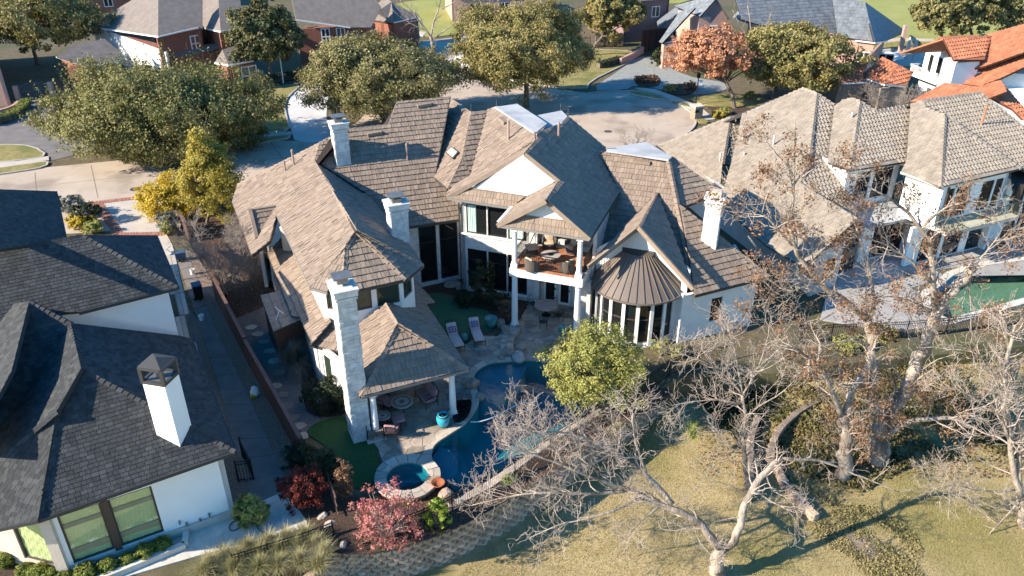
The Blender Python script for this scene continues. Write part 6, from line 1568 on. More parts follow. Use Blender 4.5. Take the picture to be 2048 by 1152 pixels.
# --- clay tile house, upper right
tp2 = {}; ta = -64.0
tp2['d'] = Plane(ta, 30, U(*c3(1840, 308), 6.4)); tp2['m'] = Plane(ta - 90, 27, U(*c3(1740, 362), 5.2)); tp2['m2'] = Plane(ta - 90, 27, U(*c3(1640, 417), 3.8)); tp2['n'] = Plane(ta - 90, 27, U(*c3(1465, 522), 3.4))
tp2['n2'] = Plane(ta, 27, U(*c3(2048, 600), 3.4)); tp2['p'] = Plane(ta - 60, 30, U(*c3(1240, 402), 3.4)); tp2['p2'] = Plane(ta + 10, 30, U(*c3(1440, 440), 3.4)); tp2['p3'] = Plane(ta - 20, 30, U(*c3(1110, 425), 3.3))
tpoly = {'d': [c3(1635, 195), c3(1880, 185), c3(1842, 308), c3(1690, 308)], 'm': [c3(1880, 185), c3(1850, 180), c3(2300, 50), c3(2300, 200), c3(2048, 268), c3(1850, 338), c3(1740, 362), c3(1840, 305)],
 'm2': [c3(1640, 417), c3(1850, 340), c3(2048, 270), c3(2300, 200), c3(2300, 310), c3(2048, 345), c3(1930, 400), c3(1820, 442)], 'n': [c3(1465, 522), c3(1640, 425), c3(1810, 446), c3(1925, 412), c3(1960, 470), c3(1880, 500), c3(1700, 520)],
 'n2': [c3(1925, 412), c3(2120, 640), c3(2120, 690), c3(1990, 560), c3(1880, 500), c3(1960, 470)], 'p': [c3(1215, 388), c3(1320, 292), c3(1400, 332), c3(1330, 432), c3(1240, 402)], 'p2': [c3(1400, 332), c3(1480, 372), c3(1440, 442), c3(1330, 432)], 'p3': [c3(1120, 325), c3(1250, 318), c3(1215, 388), c3(1240, 420), c3(1110, 425)]}
th, T3 = far_house('clay_tile_house', 'white house with orange clay tile roofs at the upper right edge', tp2, tpoly, 'clay_tile', 'stucco_bright', [
 ('p', c3(1240, 402), c3(1330, 432), 'stone_mix', [(.6, 2.6, .1, 2.4)], 0, .3), ('p2', c3(1330, 432), c3(1440, 442), 'stone_mix', [(.8, 3.0, .1, 2.4)], 0, .3), ('p3', c3(1110, 425), c3(1240, 420), 'stone_mix', [(1, 2.4, .9, 2.2)], 0, .3)], tile=(.42, .5, .07, True), loc=(44, 92, 0), base='tile_dark', core={'p': 'stone_mix', 'p2': 'stone_mix', 'p3': 'stone_mix'})
# white gabled tower room with a small balcony
g0, g1 = U(*c3(1518, 372), 2.4), U(*c3(1640, 418), 2.4); d = (g1 - g0) / np.linalg.norm(g1 - g0); nn = np.array([-d[1], d[0], 0]); L = np.linalg.norm(g1 - g0)
zt = UY(*c3(1640, 195), (g0[1] + g1[1]) / 2)[2]; m_ = (g0 + g1) / 2; ze = zt - L * .38
MB().slab([(*g0[:2], 0), (*g1[:2], 0), (*g1[:2], ze), (m_[0], m_[1], zt), (*g0[:2], ze)], nn * 4.5).build('tower', 'stucco_bright', th)
for s0, s1 in ((g0, 1), (g1, -1)):
    e = np.array([*(s0 - d * .4 * s1)[:2], ze - .25]); t = np.array([m_[0], m_[1], zt + .06]); MB().slab([e - nn * .35, t - nn * .35, t + nn * 4.6, e + nn * 4.6], (0, 0, .12)).build('tower_roof', 'clay_tile', th)
for k in (-.75, .75):
    c = m_ + d * k - nn * .05; f = MB().box((*c[:2], ze - 1.5), (1.0, .14, 2.5), math.atan2(d[1], d[0])).build('door', 'trim_white', th); c2 = m_ + d * k - nn * .12
    sub(MB().box((*c2[:2], ze - 1.4), (.6, .06, 1.9), math.atan2(d[1], d[0])).build('pane', 'glass_dark'), f)
bz = ze - 2.85; b0 = g0 - nn * 1.3 - d * .5; b1 = g1 - nn * 1.3 + d * .3
MB().slab([(*b0[:2], bz), (*b1[:2], bz), (*(b1 + nn * 1.3)[:2], bz), (*(b0 + nn * 1.3)[:2], bz)], (0, 0, -.25)).build('balcony', 'trim_white', th)
rf, a, dd_, L_ = railing(th, b0, b1, 1.0, bz, m='trim_white'); sub(pickets(a, dd_, L_, bz + .1, bz + .9, .22, .025).build('balusters', 'trim_white'), rf)
rf, a, dd_, L_ = railing(th, b0 + nn * 1.3, b0, 1.0, bz, m='trim_white'); sub(pickets(a, dd_, L_, bz + .1, bz + .9, .22, .025).build('balusters', 'trim_white'), rf)
w0, w1 = U(*c3(1985, 470), 2.4), U(*c3(2140, 420), 2.4)
mb = MB(); wall_cells(mb, w0[:2], w1[:2], 0, 6.5, .25); mb.build('wall', 'stucco_bright', th)
mb = MB(); wall_cells(mb, T3['n'][0][:2] + np.array([.4, .3]), T3['n2'][2][:2] + np.array([0, .6]), 0, 3.2, .25); mb.build('wall', 'stucco_bright', th)
p = U(*c3(1695, 450), 4.6); MB().lathe(tuple(p - Zv(.6)), [(.45, 0), (.45, .5), (.3, .75)], 10).build('roof_vent', 'clay_tile', th)
# rear slopes
for f, i, j in (('m', 1, 2), ('d', 0, 1)):
    p, q = T3[f][i], T3[f][j]; v = np.array([math.cos(R(ta + 180)), math.sin(R(ta + 180)), -.5]) * 5; n_ = np.cross(q - p, v); n_ /= np.linalg.norm(n_); n_ = n_ if n_[2] > 0 else -n_
    mb = MB(); roof_slab(mb, [p, q, q + v, p + v], n_, .15, -.02); mb.build('rear_roof', 'clay_tile', th)
# ================================================================ vegetation
leafmat('leaf_oak', (0.17, 0.16, 0.055), (0.30, 0.26, 0.115), .22, .6)
leafmat('leaf_live', (0.155, 0.155, 0.045), (0.25, 0.225, 0.085), .2, .5)
leafmat('leaf_oak_warm', (0.184, 0.174, 0.057), (0.326, 0.261, 0.098), .22, .4)
leafmat('leaf_magnolia', (0.064, 0.088, 0.033), (0.154, 0.128, 0.051), .12, .8)
leafmat('leaf_orange', (0.48, 0.21, 0.10), (0.55, 0.32, 0.20), .3, .5)
leafmat('leaf_yellow', (0.46, 0.36, 0.06), (0.34, 0.29, 0.06), .3, .5)
leafmat('leaf_golden', (0.60, 0.43, 0.04), (0.46, 0.35, 0.05), .3, .6)
leafmat('leaf_olive', (0.40, 0.38, 0.11), (0.26, 0.27, 0.075), .25, .9)
leafmat('leaf_dark', (0.022, 0.034, 0.014), (0.042, 0.058, 0.022), .15, 1.0)
leafmat('leaf_box', (0.150, 0.188, 0.030), (0.255, 0.270, 0.060), .2, 4)
leafmat('leaf_grey', (0.16, 0.17, 0.14), (0.22, 0.22, 0.17), .2, 2)
leafmat('leaf_maroon', (0.12, 0.022, 0.018), (0.20, 0.045, 0.03), .3, 1.5)
leafmat('leaf_pink', (0.44, 0.12, 0.11), (0.50, 0.25, 0.21), .3, 2)
leafmat('leaf_lime', (0.30, 0.36, 0.045), (0.20, 0.27, 0.035), .3, 2)
leafmat('leaf_ivy', (0.10, 0.105, 0.036), (0.21, 0.165, 0.07), .15, .7)
leafmat('leaf_cover', (0.20, 0.185, 0.065), (0.30, 0.245, 0.11), .15, .7)
leafmat('leaf_brown', (0.27, 0.155, 0.085), (0.20, 0.11, 0.06), .25, 1)
leafmat('grass_blade', (0.46, 0.41, 0.23), (0.30, 0.29, 0.13), .3, .8)
leafmat('grass_dry', (0.40, 0.31, 0.15), (0.29, 0.245, 0.095), .2, .35)
leafmat('leaf_plum', (0.018, 0.012, 0.014), (0.035, 0.025, 0.025), .1, 2)
mat('bark', (0.19, 0.155, 0.125), (0.11, 0.09, 0.075), 4, .95, .9, 9, stretch=(1, 1, .35))
mat('bark_pale', (0.44, 0.37, 0.30), (0.22, 0.18, 0.145), 5, .95, 1.0, 14, c3=(.12, .10, .08), s3=1.3, stretch=(1, 1, .3), detail=8)
mat('twig', (0.50, 0.42, 0.35), (0.29, 0.235, 0.195), .8, .9)
mat('twig_grey', (0.34, 0.29, 0.25), (0.24, 0.20, 0.17), 1.2, .9)
def leaf_quads(C, size, rg, up=.35, aspect=.55, sj=.6, out=None):
    """C (n,3) leaf centres -> diamond leaves with random headings"""
    n = len(C); N = rg.normal(size=(n, 3)); N[:, 2] += up
    if out is not None: N = N * .55 + out
    N /= np.linalg.norm(N, axis=1)[:, None]
    A = rg.normal(size=(n, 3)); A -= (A * N).sum(1)[:, None] * N; A /= np.linalg.norm(A, axis=1)[:, None]; B = np.cross(N, A)
    s = size * rg.uniform(1 - sj, 1 + sj, size=(n, 1)); V = np.empty((n, 4, 3))
    V[:, 0] = C + A * s * .5; V[:, 1] = C + B * s * .5 * aspect + N * s * .06; V[:, 2] = C - A * s * .5; V[:, 3] = C - B * s * .5 * aspect + N * s * .06
    return V.reshape(-1, 3), np.arange(n * 4).reshape(n, 4)
def crown_points(c, r, nclump, per, rg, clump=.16, shell=.5, flat=.7, lump=.18, cone=0):
    """leaf centres in clumps through an uneven ellipsoid; returns clump centres and leaf centres"""
    d = rg.normal(size=(nclump, 3)); d /= np.linalg.norm(d, axis=1)[:, None]; d[:, 2] = np.where(d[:, 2] < -.86, -d[:, 2] * .6, d[:, 2])
    f = 1 + lump * (np.sin(d[:, 0] * 5.1 + c[0]) * np.cos(d[:, 1] * 4.3 + c[1]) + .7 * np.sin(d[:, 2] * 6 + d[:, 0] * 3 + c[2]))
    rad = (shell + (1 - shell) * rg.uniform(size=nclump) ** .6) * f
    e = d * rad[:, None]; e[:, :2] *= (1 - cone * np.clip(e[:, 2:3] * .5 + .5, 0, 1)) / (1 - cone * .35); CC_ = np.array(c) + e * np.array(r)
    k = np.maximum(1, (per * rg.uniform(.4, 1.5, size=nclump)).astype(int)); idx = np.repeat(np.arange(nclump), k)
    cr = np.mean(r) * clump * rg.uniform(.6, 1.35, size=nclump)
    o = rg.normal(size=(len(idx), 3)); o /= (np.linalg.norm(o, axis=1)[:, None] + 1e-9); o *= (rg.uniform(size=(len(idx), 1)) ** .45); o[:, 2] *= flat
    return CC_, CC_[idx] + o * cr[idx][:, None], idx
def limbs_mesh(mb, base, tops, r0, rg, n=6, fork=.45, wob=.06):
    """trunk and limbs reaching towards a set of points"""
    base = np.array(base, float); tops = np.array(tops); c = tops.mean(0); hgt = c[2] - base[2]; fk = base + (c - base) * fork; fk[:2] += rg.normal(size=2) * wob * hgt
    mb.tube([base - Zv(.2), base + (fk - base) * .12, base + (fk - base) * .55 + np.array([*rg.normal(size=2) * .04 * hgt, 0]), fk], [r0 * 1.5, r0 * 1.05, r0 * .85, r0 * .75], 8)
    for t in tops:
        m = fk + (t - fk) * .5 + rg.normal(size=3) * wob * np.linalg.norm(t - fk) * np.array([1, 1, .6]); m[2] += .06 * np.linalg.norm(t - fk)
        mb.tube([fk, m, t], [r0 * .42, r0 * .22, r0 * .06], 5)
def leafy_tree(name, label, base, c, r, nclump, per, size, m, seed, trunk=.25, group=None, cat='tree', bark='bark', up=.35, clump=.16, shell=.5, sprigs=0, flat=.7, lump=.18, nlimb=26, aspect=.55, cone=0):
    rg = np.random.default_rng(seed); t = thing(name, label, cat, base, group)
    CC_, P, idx = crown_points(c, r, nclump, per, rg, clump, shell, flat, lump, cone)
    mb = MB(); sel = rg.choice(nclump, min(nlimb, nclump), replace=False); limbs_mesh(mb, base, CC_[sel], trunk, rg); mb.build('trunk', MATS[bark], t)
    if sprigs:
        dd = rg.normal(size=(sprigs, 3)); dd[:, 2] = np.abs(dd[:, 2]) + .3; dd /= np.linalg.norm(dd, axis=1)[:, None]; s0 = np.array(c) + dd * np.array(r) * rg.uniform(.85, 1.0, size=(sprigs, 1))
        ks = 14; q = np.repeat(s0, ks, 0) + np.repeat(dd * .5 + Zv(1.0), ks, 0) * (np.tile(np.linspace(0, 1, ks), sprigs) * np.repeat(rg.uniform(.6, 1.9, sprigs), ks))[:, None] + rg.normal(size=(sprigs * ks, 3)) * .05
        P = np.vstack([P, q]); idx = np.concatenate([idx, np.full(len(q), 0)])
    ov = (P - np.array(c)) / np.array(r); ov /= (np.linalg.norm(ov, axis=1)[:, None] + 1e-9); V, F = leaf_quads(P, size, rg, up, aspect, out=ov * .8); ct = rg.uniform(size=nclump); tint = np.clip(ct[idx] * .6 + rg.uniform(size=len(P)) * .4, 0, 1)
    soup('crown' if cat == 'tree' else 'foliage', V, F, MATS[m], t, tint)
    return t
def px_tree(name, label, bx, cb, depth_frac=.9, basez=0.0, yoff=0.0, **k):
    """tree from its foot in the picture and the outline of its crown (left, top, right, bottom)"""
    b = U(*bx, basez); Y = b[1] + yoff; l, t, r_, bt = cb
    L_ = UY(l, (t + bt) / 2, Y); R_ = UY(r_, (t + bt) / 2, Y); Tp = UY((l + r_) / 2, t, Y); Bt = UY((l + r_) / 2, bt, Y)
    w = (R_[0] - L_[0]) / 2
    # the visible outline of an ellipsoid seen from above includes its depth
    hh = (Tp[2] - Bt[2]) / 2; rz_ = max(.35 * hh, hh * .80)
    c = ((L_[0] + R_[0]) / 2, Y, (Tp[2] + Bt[2]) / 2)
    return leafy_tree(name, label, tuple(b), c, (w * 1.03, w * depth_frac, rz_ * 1.06), **k)
px_tree('evergreen_tree', 'broad grey green evergreen tree with spiky shoots at the left kerb', (322, 306), (104, 116, 532, 330), .72, nclump=1250, per=120, size=.21, m='leaf_live', seed=1, trunk=.35, sprigs=260, clump=.13, shell=.45, nlimb=40)
px_tree('magnolia_tree', 'tall dark glossy magnolia tree in front of the brick house', (537, 168), (458, -12, 600, 142), .9, nclump=300, per=95, size=.36, m='leaf_magnolia', seed=2, trunk=.22, clump=.19, up=.6, aspect=.5)
px_tree('oak_tree', 'rounded olive oak tree with a brownish top left of the street opening', (765, 243), (616, 58, 906, 246), .85, nclump=950, per=130, size=.21, m='leaf_oak', seed=3, trunk=.3, clump=.14, nlimb=36)
px_tree('oak_tree', 'tall olive oak tree behind the highest roof ridge beside the turning circle', (1052, 214), (908, -14, 1176, 196), .9, nclump=950, per=130, size=.21, m='leaf_oak_warm', seed=4, trunk=.32, clump=.13, nlimb=36)
px_tree('oak_tree', 'olive oak tree at the top edge over the hedge and lawn', (1178, 112), (1165, -40, 1288, 76), .9, nclump=280, per=95, size=.33, m='leaf_oak_warm', seed=5, trunk=.22, clump=.17)
px_tree('oak_tree', 'yellowish green oak tree right of the orange tree', (1545, 203), (1466, 36, 1708, 186), .9, nclump=480, per=100, size=.30, m='leaf_oak_warm', seed=6, trunk=.28, clump=.15, nlimb=30)
px_tree('maple_tree', 'orange leaved autumn tree in a mulch ring by the stone pillar', (1470, 218), (1340, 40, 1500, 165), .85, nclump=330, per=55, size=.28, m='leaf_orange', seed=7, trunk=.24, clump=.17, shell=.3, nlimb=40)
px_tree('oak_tree', 'green yellow tree at the top left corner beyond the drive gate', (75, 128), (-40, -50, 188, 108), .9, nclump=340, per=95, size=.33, m='leaf_oak_warm', seed=8, trunk=.26, clump=.16)
for i, (x0, x1, y0, y1, by, lab) in enumerate(((1832, 1935, -60, 84, 92, 'dark green tree at the far edge of the fairway, left of three'), (1895, 2000, -70, 82, 90, 'dark green tree at the far edge of the fairway, middle of three'), (1960, 2090, -60, 72, 82, 'dark green tree at the far edge of the fairway at the corner'))):
    px_tree('round_tree', lab, ((x0 + x1) // 2, by), (x0, y0, x1, y1), .9, nclump=170, per=75, size=.42, m='leaf_oak', seed=20 + i, trunk=.25, clump=.18, group='trees beyond the fairway')
px_tree('yellow_tree', 'slim yellow leaved tree beside the side yard entrance', (415, 446), (350, 246, 484, 462), .8, cone=.62, nclump=420, per=95, size=.15, m='leaf_yellow', seed=9, trunk=.12, clump=.17, shell=.35)
px_tree('yellow_bush', 'golden yellow bush beside the street at the brick edged drive', (335, 428), (280, 350, 402, 446), .85, nclump=260, per=100, size=.14, m='leaf_golden', seed=10, trunk=.06, clump=.2, cat='shrub')
px_tree('grey_shrub', 'silvery grey shrub below the golden yellow bush', (338, 466), (310, 416, 366, 472), .8, nclump=60, per=60, size=.12, m='leaf_grey', seed=11, trunk=.04, clump=.24, cat='shrub')
px_tree('olive_bush', 'bright olive green bush on the pool edge in front of the round bay', (1192, 812), (1092, 648, 1284, 815), .9, nclump=560, per=95, size=.10, m='leaf_olive', seed=12, trunk=.09, clump=.16, cat='shrub', shell=.45)
px_tree('round_shrub', 'dark clipped round shrub on the grey slate drive', (1320, 132), (1302, 92, 1340, 138), .9, nclump=90, per=50, size=.2, m='leaf_dark', seed=13, trunk=.08, clump=.25, cat='shrub', lump=.03)
px_tree('dark_shrub', 'low dark green shrub against the base of the tall chimney wall', (655, 818), (606, 752, 704, 832), .8, nclump=120, per=60, size=.10, m='leaf_dark', seed=14, trunk=.05, clump=.22, cat='shrub')
px_tree('dark_shrub', 'dark shrub between the fence end and the artificial lawn', (650, 968), (618, 892, 682, 976), .8, nclump=110, per=60, size=.09, m='leaf_dark', seed=15, trunk=.05, clump=.22, cat='shrub')
px_tree('dark_shrub', 'dark shrub at the end of the brown fence above the maroon maple', (598, 935), (566, 884, 634, 945), .8, nclump=90, per=60, size=.09, m='leaf_dark', seed=16, trunk=.05, clump=.22, cat='shrub')
px_tree('maroon_maple', 'dark maroon leaved small maple over the end of the terrace', (606, 1012), (556, 938, 652, 1012), .85, nclump=150, per=70, size=.085, m='leaf_maroon', seed=17, trunk=.05, clump=.2, cat='shrub')
px_tree('red_shrub', 'bright pinkish red leaved shrub behind the iron fence below the spa', (772, 1094), (704, 962, 842, 1106), .85, basez=-.3, nclump=150, per=30, size=.10, m='leaf_pink', seed=18, trunk=.05, clump=.16, cat='shrub', shell=.3, nlimb=60, bark='twig')
px_tree('big_leaf_plant', 'lime green large leaved plant right of the red shrub', (868, 1064), (846, 992, 900, 1066), .8, basez=-.3, nclump=34, per=9, size=.26, m='leaf_lime', seed=19, trunk=.03, clump=.3, cat='plant', nlimb=14)
px_tree('big_leaf_plant', 'small lime green plant among the bare twigs on the pool wall', (1022, 974), (1004, 944, 1040, 980), .8, basez=-.3, nclump=20, per=7, size=.2, m='leaf_lime', seed=119, trunk=.02, clump=.3, cat='plant', nlimb=8)
px_tree('terrace_shrub', 'dark green shrub in the square planting gap of the travertine terrace', (502, 1046), (470, 992, 534, 1048), .8, nclump=160, per=90, size=.085, m='leaf_olive', seed=121, trunk=.04, clump=.22, cat='shrub')
px_tree('conifer', 'small narrow pine in front of the lower balcony wing windows', (962, 604), (936, 518, 988, 604), .6, nclump=80, per=55, size=.13, m='leaf_dark', seed=122, trunk=.06, clump=.24, cat='tree')
for i, (x0, y0, x1, y1, lab) in enumerate(((905, 578, 960, 612, 'low dark shrub at the left foot of the narrow pine'), (965, 580, 1030, 618, 'low dark shrub at the right foot of the narrow pine'), (1000, 590, 1034, 640, 'reddish brown low shrub beside the left balcony column'), (1128, 690, 1160, 716, 'small dark plant behind the pots at the right column'))):
    px_tree('low_shrub', lab, ((x0 + x1) / 2, y1), (x0, y0, x1, y1), .7, nclump=60, per=45, size=.09, m='leaf_dark' if i != 2 else 'leaf_brown', seed=130 + i, trunk=.03, clump=.25, cat='shrub')
for i, (x, y, w, lab, m) in enumerate(((1282, 158, 26, 'brownish shrub in the round bed on the slate drive', 'leaf_brown'), (1306, 158, 24, 'second brownish shrub in the round bed on the slate drive', 'leaf_brown'), (1380, 172, 30, 'red brown shrub in the bed left of the lamp post', 'leaf_brown'), (1340, 176, 30, 'low green plants in the bed left of the lamp post', 'leaf_olive'), (1436, 228, 26, 'low yellow flowering plants under the orange tree', 'leaf_yellow'), (1500, 190, 22, 'low green plants along the lawn edge by the orange tree', 'leaf_olive'), (1450, 222, 26, 'low olive plants at the trunk of the orange tree', 'leaf_olive'))):
    px_tree('bed_plant', lab, (x, y + 8), (x - w / 2, y - 10, x + w / 2, y + 10), .8, nclump=40, per=30, size=.16, m=m, seed=140 + i, trunk=.03, clump=.28, cat='plant')
for i, (x0, y0, x1, y1, lab, m, cc) in enumerate(((118, 384, 170, 432, 'spiky grey green shrub left of the brick edged drive', 'leaf_grey', 'shrub'), (140, 400, 204, 446, 'dark green shrub left of the brick edged drive', 'leaf_dark', 'shrub'), (134, 428, 190, 458, 'yellow green low shrub behind the shingle roof ridge', 'leaf_golden', 'shrub'), (166, 440, 206, 466, 'low olive plant at the corner of the brick edging', 'leaf_olive', 'plant'), (318, 430, 352, 470, 'low olive plant right of the brick edged drive', 'leaf_olive', 'plant'))):
    px_tree('drive_shrub', lab, ((x0 + x1) / 2, y1), (x0, y0, x1, y1), .8, nclump=80, per=50, size=.13, m=m, seed=150 + i, trunk=.03, clump=.22, cat=cc)
px_tree('bank_shrub', 'yellow green shrub in front of the neighbour pool fence', (1700, 716), (1668, 668, 1738, 716), .8, basez=-.6, nclump=90, per=50, size=.12, m='leaf_olive', seed=160, trunk=.04, clump=.2, cat='shrub')
px_tree('bank_shrub', 'darker olive shrub right of the yellow green one at the pool fence', (1765, 690), (1738, 646, 1798, 690), .8, basez=-.6, nclump=70, per=50, size=.12, m='leaf_oak_warm', seed=161, trunk=.04, clump=.2, cat='shrub')
for i, (x0, y0, x1, y1, lab) in enumerate(((1300, 672, 1345, 708, 'low olive plant along the base of the round bay'), (1338, 690, 1368, 716, 'yellow green spiky plant at the corner of the round bay'))):
    px_tree('bay_plant', lab, ((x0 + x1) / 2, y1), (x0, y0, x1, y1), .6, nclump=40, per=34, size=.09, m='leaf_olive', seed=170 + i, trunk=.02, clump=.25, cat='plant')
# clipped box balls along the left house
balls = [(328, 1088, 'box ball nearest the terrace planter end, in front of the shaded windows'), (294, 1104, 'second box ball from the terrace end of the planter'), (259, 1117, 'third box ball from the terrace end of the planter'), (219, 1131, 'fourth box ball, below the gap between the two big windows'), (176, 1144, 'fifth box ball, under the left big window'), (132, 1152, 'small box ball at the corner pier of the left house'), (104, 1152, 'box ball left of the corner pier at the bottom edge'), (82, 1146, 'box ball among pale stones at the bottom edge'), (53, 1138, 'large box ball below the angled window'), (15, 1118, 'large box ball near the bottom left corner'), (5, 1084, 'box ball at the left edge beside the limestone wall'), (3, 1062, 'upper box ball at the left edge beside the limestone wall')]
for i, (x, y, lab) in enumerate(balls):
    b = U(x, y + 12, 0); rr = .36 + .05 * math.sin(i * 2.1)
    leafy_tree('box_ball', lab, tuple(b), (b[0], b[1], rr * .9), (rr, rr, rr * .85), 150, 42, .06, 'leaf_box', 200 + i, trunk=.03, group='clipped box balls along the left house', cat='shrub', clump=.28, lump=.05, shell=.6, nlimb=6)
# hedges
def hedge(label, line, w, hgt, m, seed, z0=0.1):
    rg = np.random.default_rng(seed); pts = [np.array(p[:2]) for p in line]; t = thing('hedge', label, 'hedge', (*pts[0], z0)); P = []; mb = MB()
    for i in range(len(pts) - 1):
        L_ = np.linalg.norm(pts[i + 1] - pts[i]); n = int(L_ * 520 * hgt); u = rg.uniform(size=n); d = (pts[i + 1] - pts[i]) / L_; nn = np.array([-d[1], d[0]])
        off = rg.uniform(-.5, .5, n) * w; z = z0 + hgt * rg.uniform(size=n) ** .5; k = rg.uniform(size=n); off = np.where(k < .45, np.sign(off) * w * .5, off); z = np.where(k > .6, z0 + hgt, z)
        q = pts[i] + (pts[i + 1] - pts[i]) * u[:, None] + nn * off[:, None]; P.append(np.column_stack([q, z]) + rg.normal(size=(n, 3)) * .05)
        mb.bar((*pts[i], z0 + hgt * .45), (*pts[i + 1], z0 + hgt * .45), w * .7, hgt * .8)
    mb.build('branches', 'bark', t); P = np.vstack(P); V, F = leaf_quads(P, .13, rg); soup('foliage', V, F, MATS[m], t, rg.uniform(size=len(P)))
    return t
hedge('curved clipped hedge along the dark drive at the left edge', smooth_line(G([(-30, 254), (15, 244), (44, 230), (56, 212)]), 1), 1.0, .8, 'leaf_box', 300)
hedge('low clipped hedge at the end of the lawn by the slate drive', G([(1196, 138), (1222, 132), (1240, 126)]), .9, .8, 'leaf_dark', 301)
hedge('long dark hedge beside the driveway of the brick house', G([(500, 176), (545, 166), (590, 158), (640, 152)]), 1.4, .8, 'leaf_dark', 302)
hedge('dark shrubs along the foot of the plum brick house', G([(1190, 92), (1245, 92)]), 1.6, 1.6, 'leaf_dark', 303)
# ---------------------------------------------------------------- grasses
def tuft(name, label, x, y, z, n, ln, m, seed, group=None, width=.02, spread=.6, droop=.5, cat='grass plant'):
    rg = np.random.default_rng(seed); t = thing(name, label, cat, (x, y, z), group)
    a = rg.uniform(0, 2 * math.pi, n); e = np.abs(rg.normal(0, spread, n)); L_ = ln * rg.uniform(.6, 1.1, n); V = np.zeros((n, 8, 3)); side = np.column_stack([-np.sin(a), np.cos(a), np.zeros(n)])
    b = np.column_stack([rg.normal(0, .07, n) + x, rg.normal(0, .07, n) + y, np.full(n, z)])
    for j, f in enumerate((0, .35, .7, 1.0)):
        el = e * f + droop * f * f * e; hx = np.sin(np.minimum(el, 2.2)) * L_ * f; hz = np.cos(np.minimum(el, 2.2)) * L_ * f
        p = b + np.column_stack([np.cos(a) * hx, np.sin(a) * hx, np.maximum(hz, -.1)]); w = width * (1 - f * .9)
        V[:, j * 2] = p - side * w; V[:, j * 2 + 1] = p + side * w
    base = np.arange(n)[:, None] * 8; F = np.concatenate([base + np.array([[0, 1, 3, 2]]), base + np.array([[2, 3, 5, 4]]), base + np.array([[4, 5, 7, 6]])])
    soup('blades', V.reshape(-1, 3), F, MATS[m], t, np.tile(rg.uniform(size=n), 3))
    return t
gr = [(424, 1142), (452, 1128), (478, 1132), (500, 1112), (520, 1122), (540, 1100), (558, 1118), (575, 1092), (596, 1108), (612, 1086), (634, 1104), (650, 1122), (470, 1150), (520, 1148), (560, 1144), (600, 1136), (640, 1142), (410, 1156)]
for i, (x, y) in enumerate(gr):
    p = U(x, y, -.25); tuft('ornamental_grass', 'clump of long pale ornamental grass below the travertine terrace', p[0], p[1], -.25, 620, 1.05, 'grass_blade', 400 + i, 'ornamental grasses below the terrace', .013, .42, .5)
for i, (x, y, lab) in enumerate(((592, 742, 'fountain shaped grey green weeping shrub in the shaded side yard'),)):
    p = U(x, y, 0); tuft('weeping_shrub', lab, p[0], p[1], 0, 1500, 1.9, 'leaf_grey', 440 + i, None, .016, .5, .8, 'shrub')
for i, (x, y, lab) in enumerate(((1385, 872, 'spiky yellow green plant on the pool wall under the bare twigs'), (1185, 846, 'tall pale grass behind the pool wall'), (1230, 868, 'grass tuft at the foot of the olive bush'))):
    p = U(x, y, -.3); tuft('spiky_plant', lab, p[0], p[1], -.4, 220, .9, 'leaf_lime' if i == 0 else 'grass_blade', 450 + i, None, .015, .6, .5, 'plant')
rg = np.random.default_rng(9); P = []
while len(P) < 2600:
    q = rg.uniform(-.9, .9, 2); c = U(923, 823, .1); p = (c[0] + q[0], c[1] + q[1])
    if inside(p, planter): P.append((p[0], p[1], .12 + .1 * rg.uniform()))
V, F = leaf_quads(np.array(P), .13, rg, .2, .3); t = thing('plum_plants', 'nearly black ground cover plants in the bed beside the right pavilion column', 'plants', tuple(U(923, 823, 0))); soup('foliage', V, F, 'leaf_plum', t, rg.uniform(size=len(P)))
mb = MB().prism(planter, 0, .06); struct(mb.build('planter_soil', 'mulch'))
# ---------------------------------------------------------------- ivy, ground cover, lawn texture (nobody could count it)
def scatter(name, poly, n, size, m, seed, zf, lift=(0, .15), up=.8, aspect=.6, patch=0, soft=0):
    rg = np.random.default_rng(seed); xs = [p[0] for p in poly]; ys = [p[1] for p in poly]; out = []
    A = np.array(poly); 
    while sum(len(o) for o in out) < n:
        q = rg.uniform(size=(n, 2)) * np.array([max(xs) - min(xs), max(ys) - min(ys)]) + np.array([min(xs), min(ys)])
        c = np.zeros(len(q), bool); j = len(A) - 1
        for i in range(len(A)):
            xi, yi = A[i]; xj, yj = A[j]; c ^= ((yi > q[:, 1]) != (yj > q[:, 1])) & (q[:, 0] < (xj - xi) * (q[:, 1] - yi) / (yj - yi + 1e-12) + xi); j = i
        q = q[c]
        if soft:
            cc = A.mean(0); rm = np.linalg.norm(A - cc, axis=1).mean(); q = q[np.linalg.norm(q - cc, axis=1) / rm < 1.05 - np.abs(rg.normal(0, soft, len(q)))]
        if patch: 
            f = np.sin(q[:, 0] * patch + 1.3) * np.sin(q[:, 1] * patch * 1.3) + .6 * np.sin(q[:, 0] * patch * 2.7 + q[:, 1] * 2.1); q = q[f > rg.normal(-.1, .5, len(q))]
        out.append(q)
    q = np.vstack(out)[:n]; z = np.array([zf(a, b) for a, b in q]) + rg.uniform(*lift, size=n); C = np.column_stack([q, z]); V, F = leaf_quads(C, size, rg, up, aspect)
    o = soup(name, V, F, MATS[m], None, rg.uniform(size=n)); o['kind'] = 'stuff'; return o
def GL(pts, z=-1.6): return [tuple(U(x, y, z)[:2]) for x, y in pts]
ivy = GL([(1560, 935), (1630, 1022), (1700, 1000), (1745, 962), (1830, 920), (2060, 905), (2060, 700), (1900, 690), (1760, 720), (1650, 745), (1560, 800), (1520, 870)])
scatter('ivy', ivy, 36000, .15, 'leaf_ivy', 500, lawn_z, (.02, .3), .8, .6, .55, .22)
